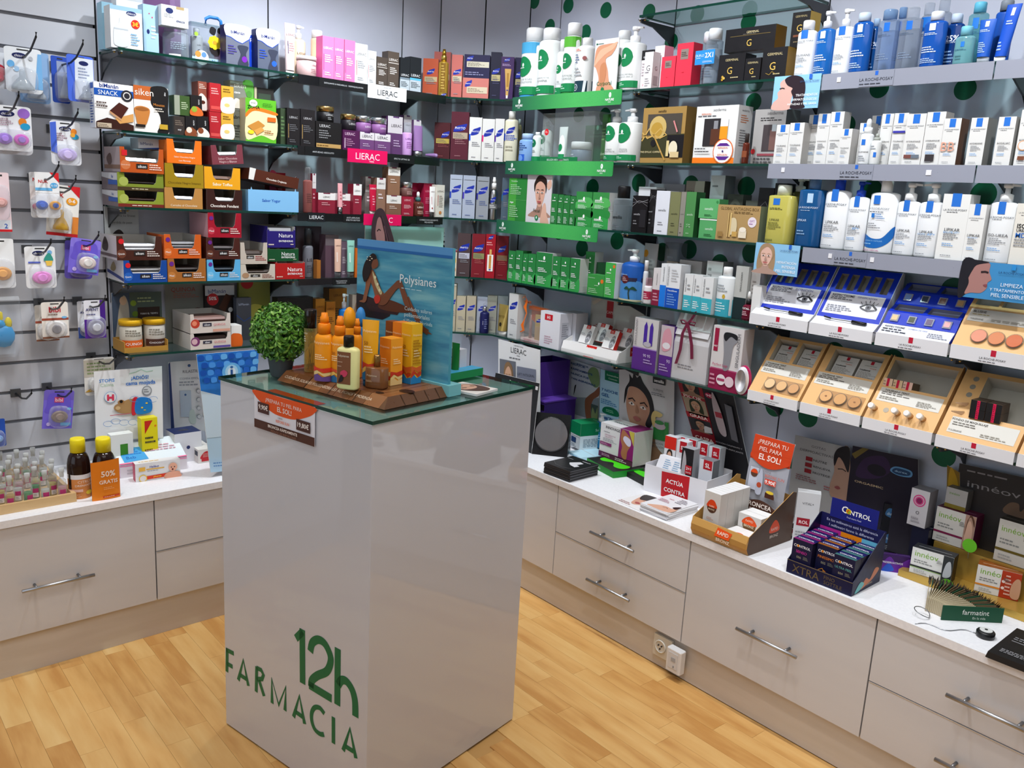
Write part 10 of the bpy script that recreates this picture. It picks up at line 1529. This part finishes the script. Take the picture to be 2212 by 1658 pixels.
blister(*P('L',-1.9109,.09,1.9322),.062,.1461,'#3656b8',[('r',.3,.1,.95,.9,'#9aa6c4')],'blue-backed clear teat pack, rear one of a pair',yaw=.35,part='teat',pc='#ccd4dc:tint',bub=(.55,.35,.42,.33))
blister(*P('L',-1.8657,.15,1.9369),.0909,.1453,'#4a6ad4',[('p',[(.25,.05),(.98,.05),(.98,.95),(.3,.95)],'#d4d8e0'),('e',.62,.84,.18,.08,'#1c2458'),('m',.4,.5,.85,.76,4,'#8a94ac')],'blue-edged clear teat pack in front, beside the snack bay',yaw=.25,part='teat',pc='#d4dce4:tint',bub=(.7,.25,.5,.27))
blister(*P('L',-2.1008,.12,1.9167),.0538,.108,'#e0e4ea',[('e',.6,.5,.35,None,'#c8283c')],'pack with red dot cut off by the left edge, top row',part='soother',pc='#c83a4c')
blister(*P('L',-2.0788,.15,1.7579),.1172,.1372,'#f0f1f4',[('e',.4,.82,.2,.08,'#1c2458'),('t','chicco',.4,.82,.06,'#ffffff',.32),('e',.82,.85,.15,.13,'#9a6ac8'),('e',.78,.66,.1,None,'#e8862a'),('e',.84,.56,.12,.09,'#2a9cc8'),('m',.2,.55,.55,.72,4,'#b08a9c')],'double soother card with lilac and pink soothers',part='pair',pc='#a678d8',pc2='#e05ac8',bub=(.52,.26,.44,.22),group=None)
blister(*P('L',-2.0704,.11,1.749),.1188,.1391,'#e4e5ea',(),'double soother card hanging second on the same hook',part='pair',pc='#a678d8',pc2='#e05ac8',bub=(.52,.26,.44,.22))
blister(*P('L',-1.9189,.14,1.7259),.0917,.1391,'#ecedf0',[('e',.5,.83,.2,.08,'#1c2458'),('t','chicco',.5,.83,.06,'#ffffff',.32),('m',.15,.55,.55,.74,4,'#b08a9c'),('e',.78,.78,.1,None,'#e8862a'),('e',.82,.66,.12,.09,'#2a9cc8'),('e',.74,.7,.08,None,'#f0a83a')]+[('p',[(0,.3),(.0,.95),(.2,.98),(.2,.25)],'#4a6ad4')],'single lilac soother card with blue left edge',part='soother',pc='#c8b4e4',pc2='#e8a8c8',bub=(.52,.24,.42,.24))
blister(*P('L',-1.9879,.09,1.5585),.0699,.1479,'#eeeeee',[('r',0,.4,1,.7,'#e4d8d4'),('t','NUK',.4,.84,.1,'#d0202a',.5,'b')],'soother card with pink soothers hanging behind the others',part='pair',pc='#c83a6a',pc2='#e4d0d8',bub=(.45,.25,.45,.25))
blister(*P('L',-1.985,.15,1.5596),.0719,.1458,'#f0f0f0',[('r',0,.55,1,1,'#f2f2f2'),('p',[(.62,1),(1,1),(1,.78)],'#d8242c'),('t','NUK',.34,.8,.14,'#d0202a',.4,'b'),('r',0,.6,.7,.66,'#6ab4e4'),('e',.78,.72,.16,.12,'#5aaee4'),('t','6-18',.78,.72,.06,'#ffffff',.24)],'soother card with blue and orange soothers and red corner',part='pair',pc='#2a5ab8',pc2='#f0a83a',bub=(.5,.28,.6,.26))
blister(*P('L',-1.9261,.12,1.5205),.0975,.1682,'#f0eee8',[('p',[(.6,1),(1,1),(1,.78)],'#d8242c'),('t','NUK',.3,.8,.1,'#d0202a',.4,'b'),('e',.76,.7,.18,.13,'#f0a02a'),('t','0-6',.76,.71,.07,'#ffffff',.26,'b'),('r',0,0,1,.06,'#c8242c'),('r',.8,.06,1,.4,'#e0883a')],'amber latex teat card with orange circle',roll=.1,part='teat',pc='#e2b84a:tint',bub=(.42,.32,.36,.26))
blister(*P('L',-2.1182,.13,1.5515),.0548,.1861,'#f0d8dc',[('r',.3,.02,.95,.2,'#dfe4ea'),('t','2',.7,.1,.08,'#2a5ab8',.4,'b'),('r',0,.0,1,.04,'#d0202a')],'pale pink pack with blue numeral at the left edge',part='soother',pc='#e8a8a0',bub=(.5,.5,.44,.3))
blister(*P('L',-2.1307,.14,1.3441),.0763,.1589,'#eef0f2',(),'clear pack with orange soother at the left edge',part='soother',pc='#e0a050',bub=(.5,.3,.46,.3))
blister(*P('L',-2.0164,.14,1.3194),.0917,.1376,'#eceef0',[('e',.45,.84,.2,.09,'#1c2458'),('t','chicco',.45,.84,.06,'#ffffff',.32),('e',.82,.86,.08,None,'#7ab4e4'),('r',.1,.6,.5,.64,'#5a6ac8'),('s',[(.62,.66),(.7,.8),(.82,.84),(.92,.66)],'#3a9a8a'),('p',[(.66,.66),(.9,.66),(.86,.54),(.7,.54)],'#f0c85a')],'pink soother card with cupcake print',part='soother',pc='#e88ad0',pc2='#f0b0e0',bub=(.52,.26,.42,.25))
blister(*P('L',-1.8832,.1,1.3358),.0891,.1301,'#6a5cc0',(),'violet soother card hanging behind the penguin-face one',roll=.06,part='soother',pc='#e4d8d0',bub=(.55,.32,.4,.28))
blister(*P('L',-1.875,.15,1.3457),.0974,.1191,'#8a7ae0',bear_print,'violet soother card with red-mouthed animal face, beside the snack trays',roll=.14,part='soother',pc='#ead8d0',pc2='#d8321e',bub=(.6,.34,.36,.28))
blister(*P('L',-1.9951,.09,1.1186),.0718,.1244,'#e9e3da',beige_print,'beige soother card hanging behind the front beige one',part='ring',pc='#dfd8d0',pc2='#3a3436',bub=(.5,.26,.46,.22))
blister(*P('L',-1.984,.15,1.1351),.0827,.1227,'#eee8e0',beige_print,'beige soother card with small animal face in a window, front one',part='ring',pc='#ece6e0',pc2='#8a8486',bub=(.5,.26,.4,.22))
blister(*P('L',-1.8708,.09,1.1265),.0516,.1311,'#e4e6ee',[('r',0,0,1,.3,'#2a4a9c'),('t','AVENT',.5,.7,.09,'#2a3a7c',.7,'b')],'white and blue nipple shield card behind the purple one',part='ring',pc='#d8dce4',pc2='#c8ccd4',bub=(.5,.3,.44,.25))
blister(*P('L',-1.8578,.15,1.1366),.0695,.1328,'#e8e8f0',[('r',0,0,1,.5,'#5a2a9c'),('p',[(.75,.3),(1,.3),(1,1),(.75,1)],'#4a2288'),('t','AVENT',.38,.76,.09,'#2a2a6c',.6,'b'),('m',.1,.6,.65,.66,1,'#5a5a8c')],'purple nipple shield card with round clear dome',part='ring',pc='#cfd0d8:tint',pc2='#e4e4ea',bub=(.52,.3,.44,.28))
toy_bag(*P('L',-2.1379,.14,1.1738))
blister(*P('L',-1.8368,.1,.9239),.103,.1352,'#e8e4de',[('r',0,.5,1,.95,'#c8c0b0'),('m',.1,.55,.9,.9,4,'#8a9a6a'),('p',[(0,.1),(.4,.3),(1,.2),(1,.1)],'#d8a83a')],'cream card pack half hidden behind the dog advertising card',part='ring',pc='#dcd8d0',bub=(.4,.3,.3,.2))
blister(*P('L',-1.9822,.14,.8291),.0951,.1364,'#7464c4',bear_print,'violet soother card tilted on the lowest row',roll=.12,part='soother',pc='#8a7468',pc2='#e0603c',bub=(.55,.32,.36,.28))
blister(*P('L',-2.1754,.13,.7485),.0485,.0954,'#2a56b8',(),'blue pack cut off by the left edge near the bottle tray',part='soother',pc='#8ab4e8')
hook(*P('L',-2.0335,.003,1.9245),.19,'metal hook holding the large teat pack')
hook(*P('L',-1.9027,.003,1.9236),.19,'metal hook holding the blue teat packs')
hook(*P('L',-2.0902,.003,1.7496),.19,'metal hook holding the double soother cards')
hook(*P('L',-1.9242,.003,1.7182),.18,'metal hook holding the single lilac soother card')
hook(*P('L',-1.9906,.003,1.5529),.19,'metal hook holding the blue and orange soothers')
hook(*P('L',-1.9402,.003,1.5139),.18,'metal hook holding the amber latex teats')
hook(*P('L',-2.0231,.003,1.3139),.18,'metal hook holding the pink soother card')
hook(*P('L',-1.8827,.003,1.3397),.19,'metal hook holding the violet soother cards')
hook(*P('L',-1.9966,.003,1.1308),.19,'metal hook holding the beige soother cards')
hook(*P('L',-1.8716,.003,1.132),.19,'metal hook holding the nipple shield cards')
hook(*P('L',-1.8351,.003,.926),.16,'metal hook holding the cream card pack')
hook(*P('L',-1.9869,.003,.8291),.18,'metal hook holding the tilted violet soother card')
hook(*P('L',-2.0868,.003,.8173),.1,'empty metal hook near the bottom left')
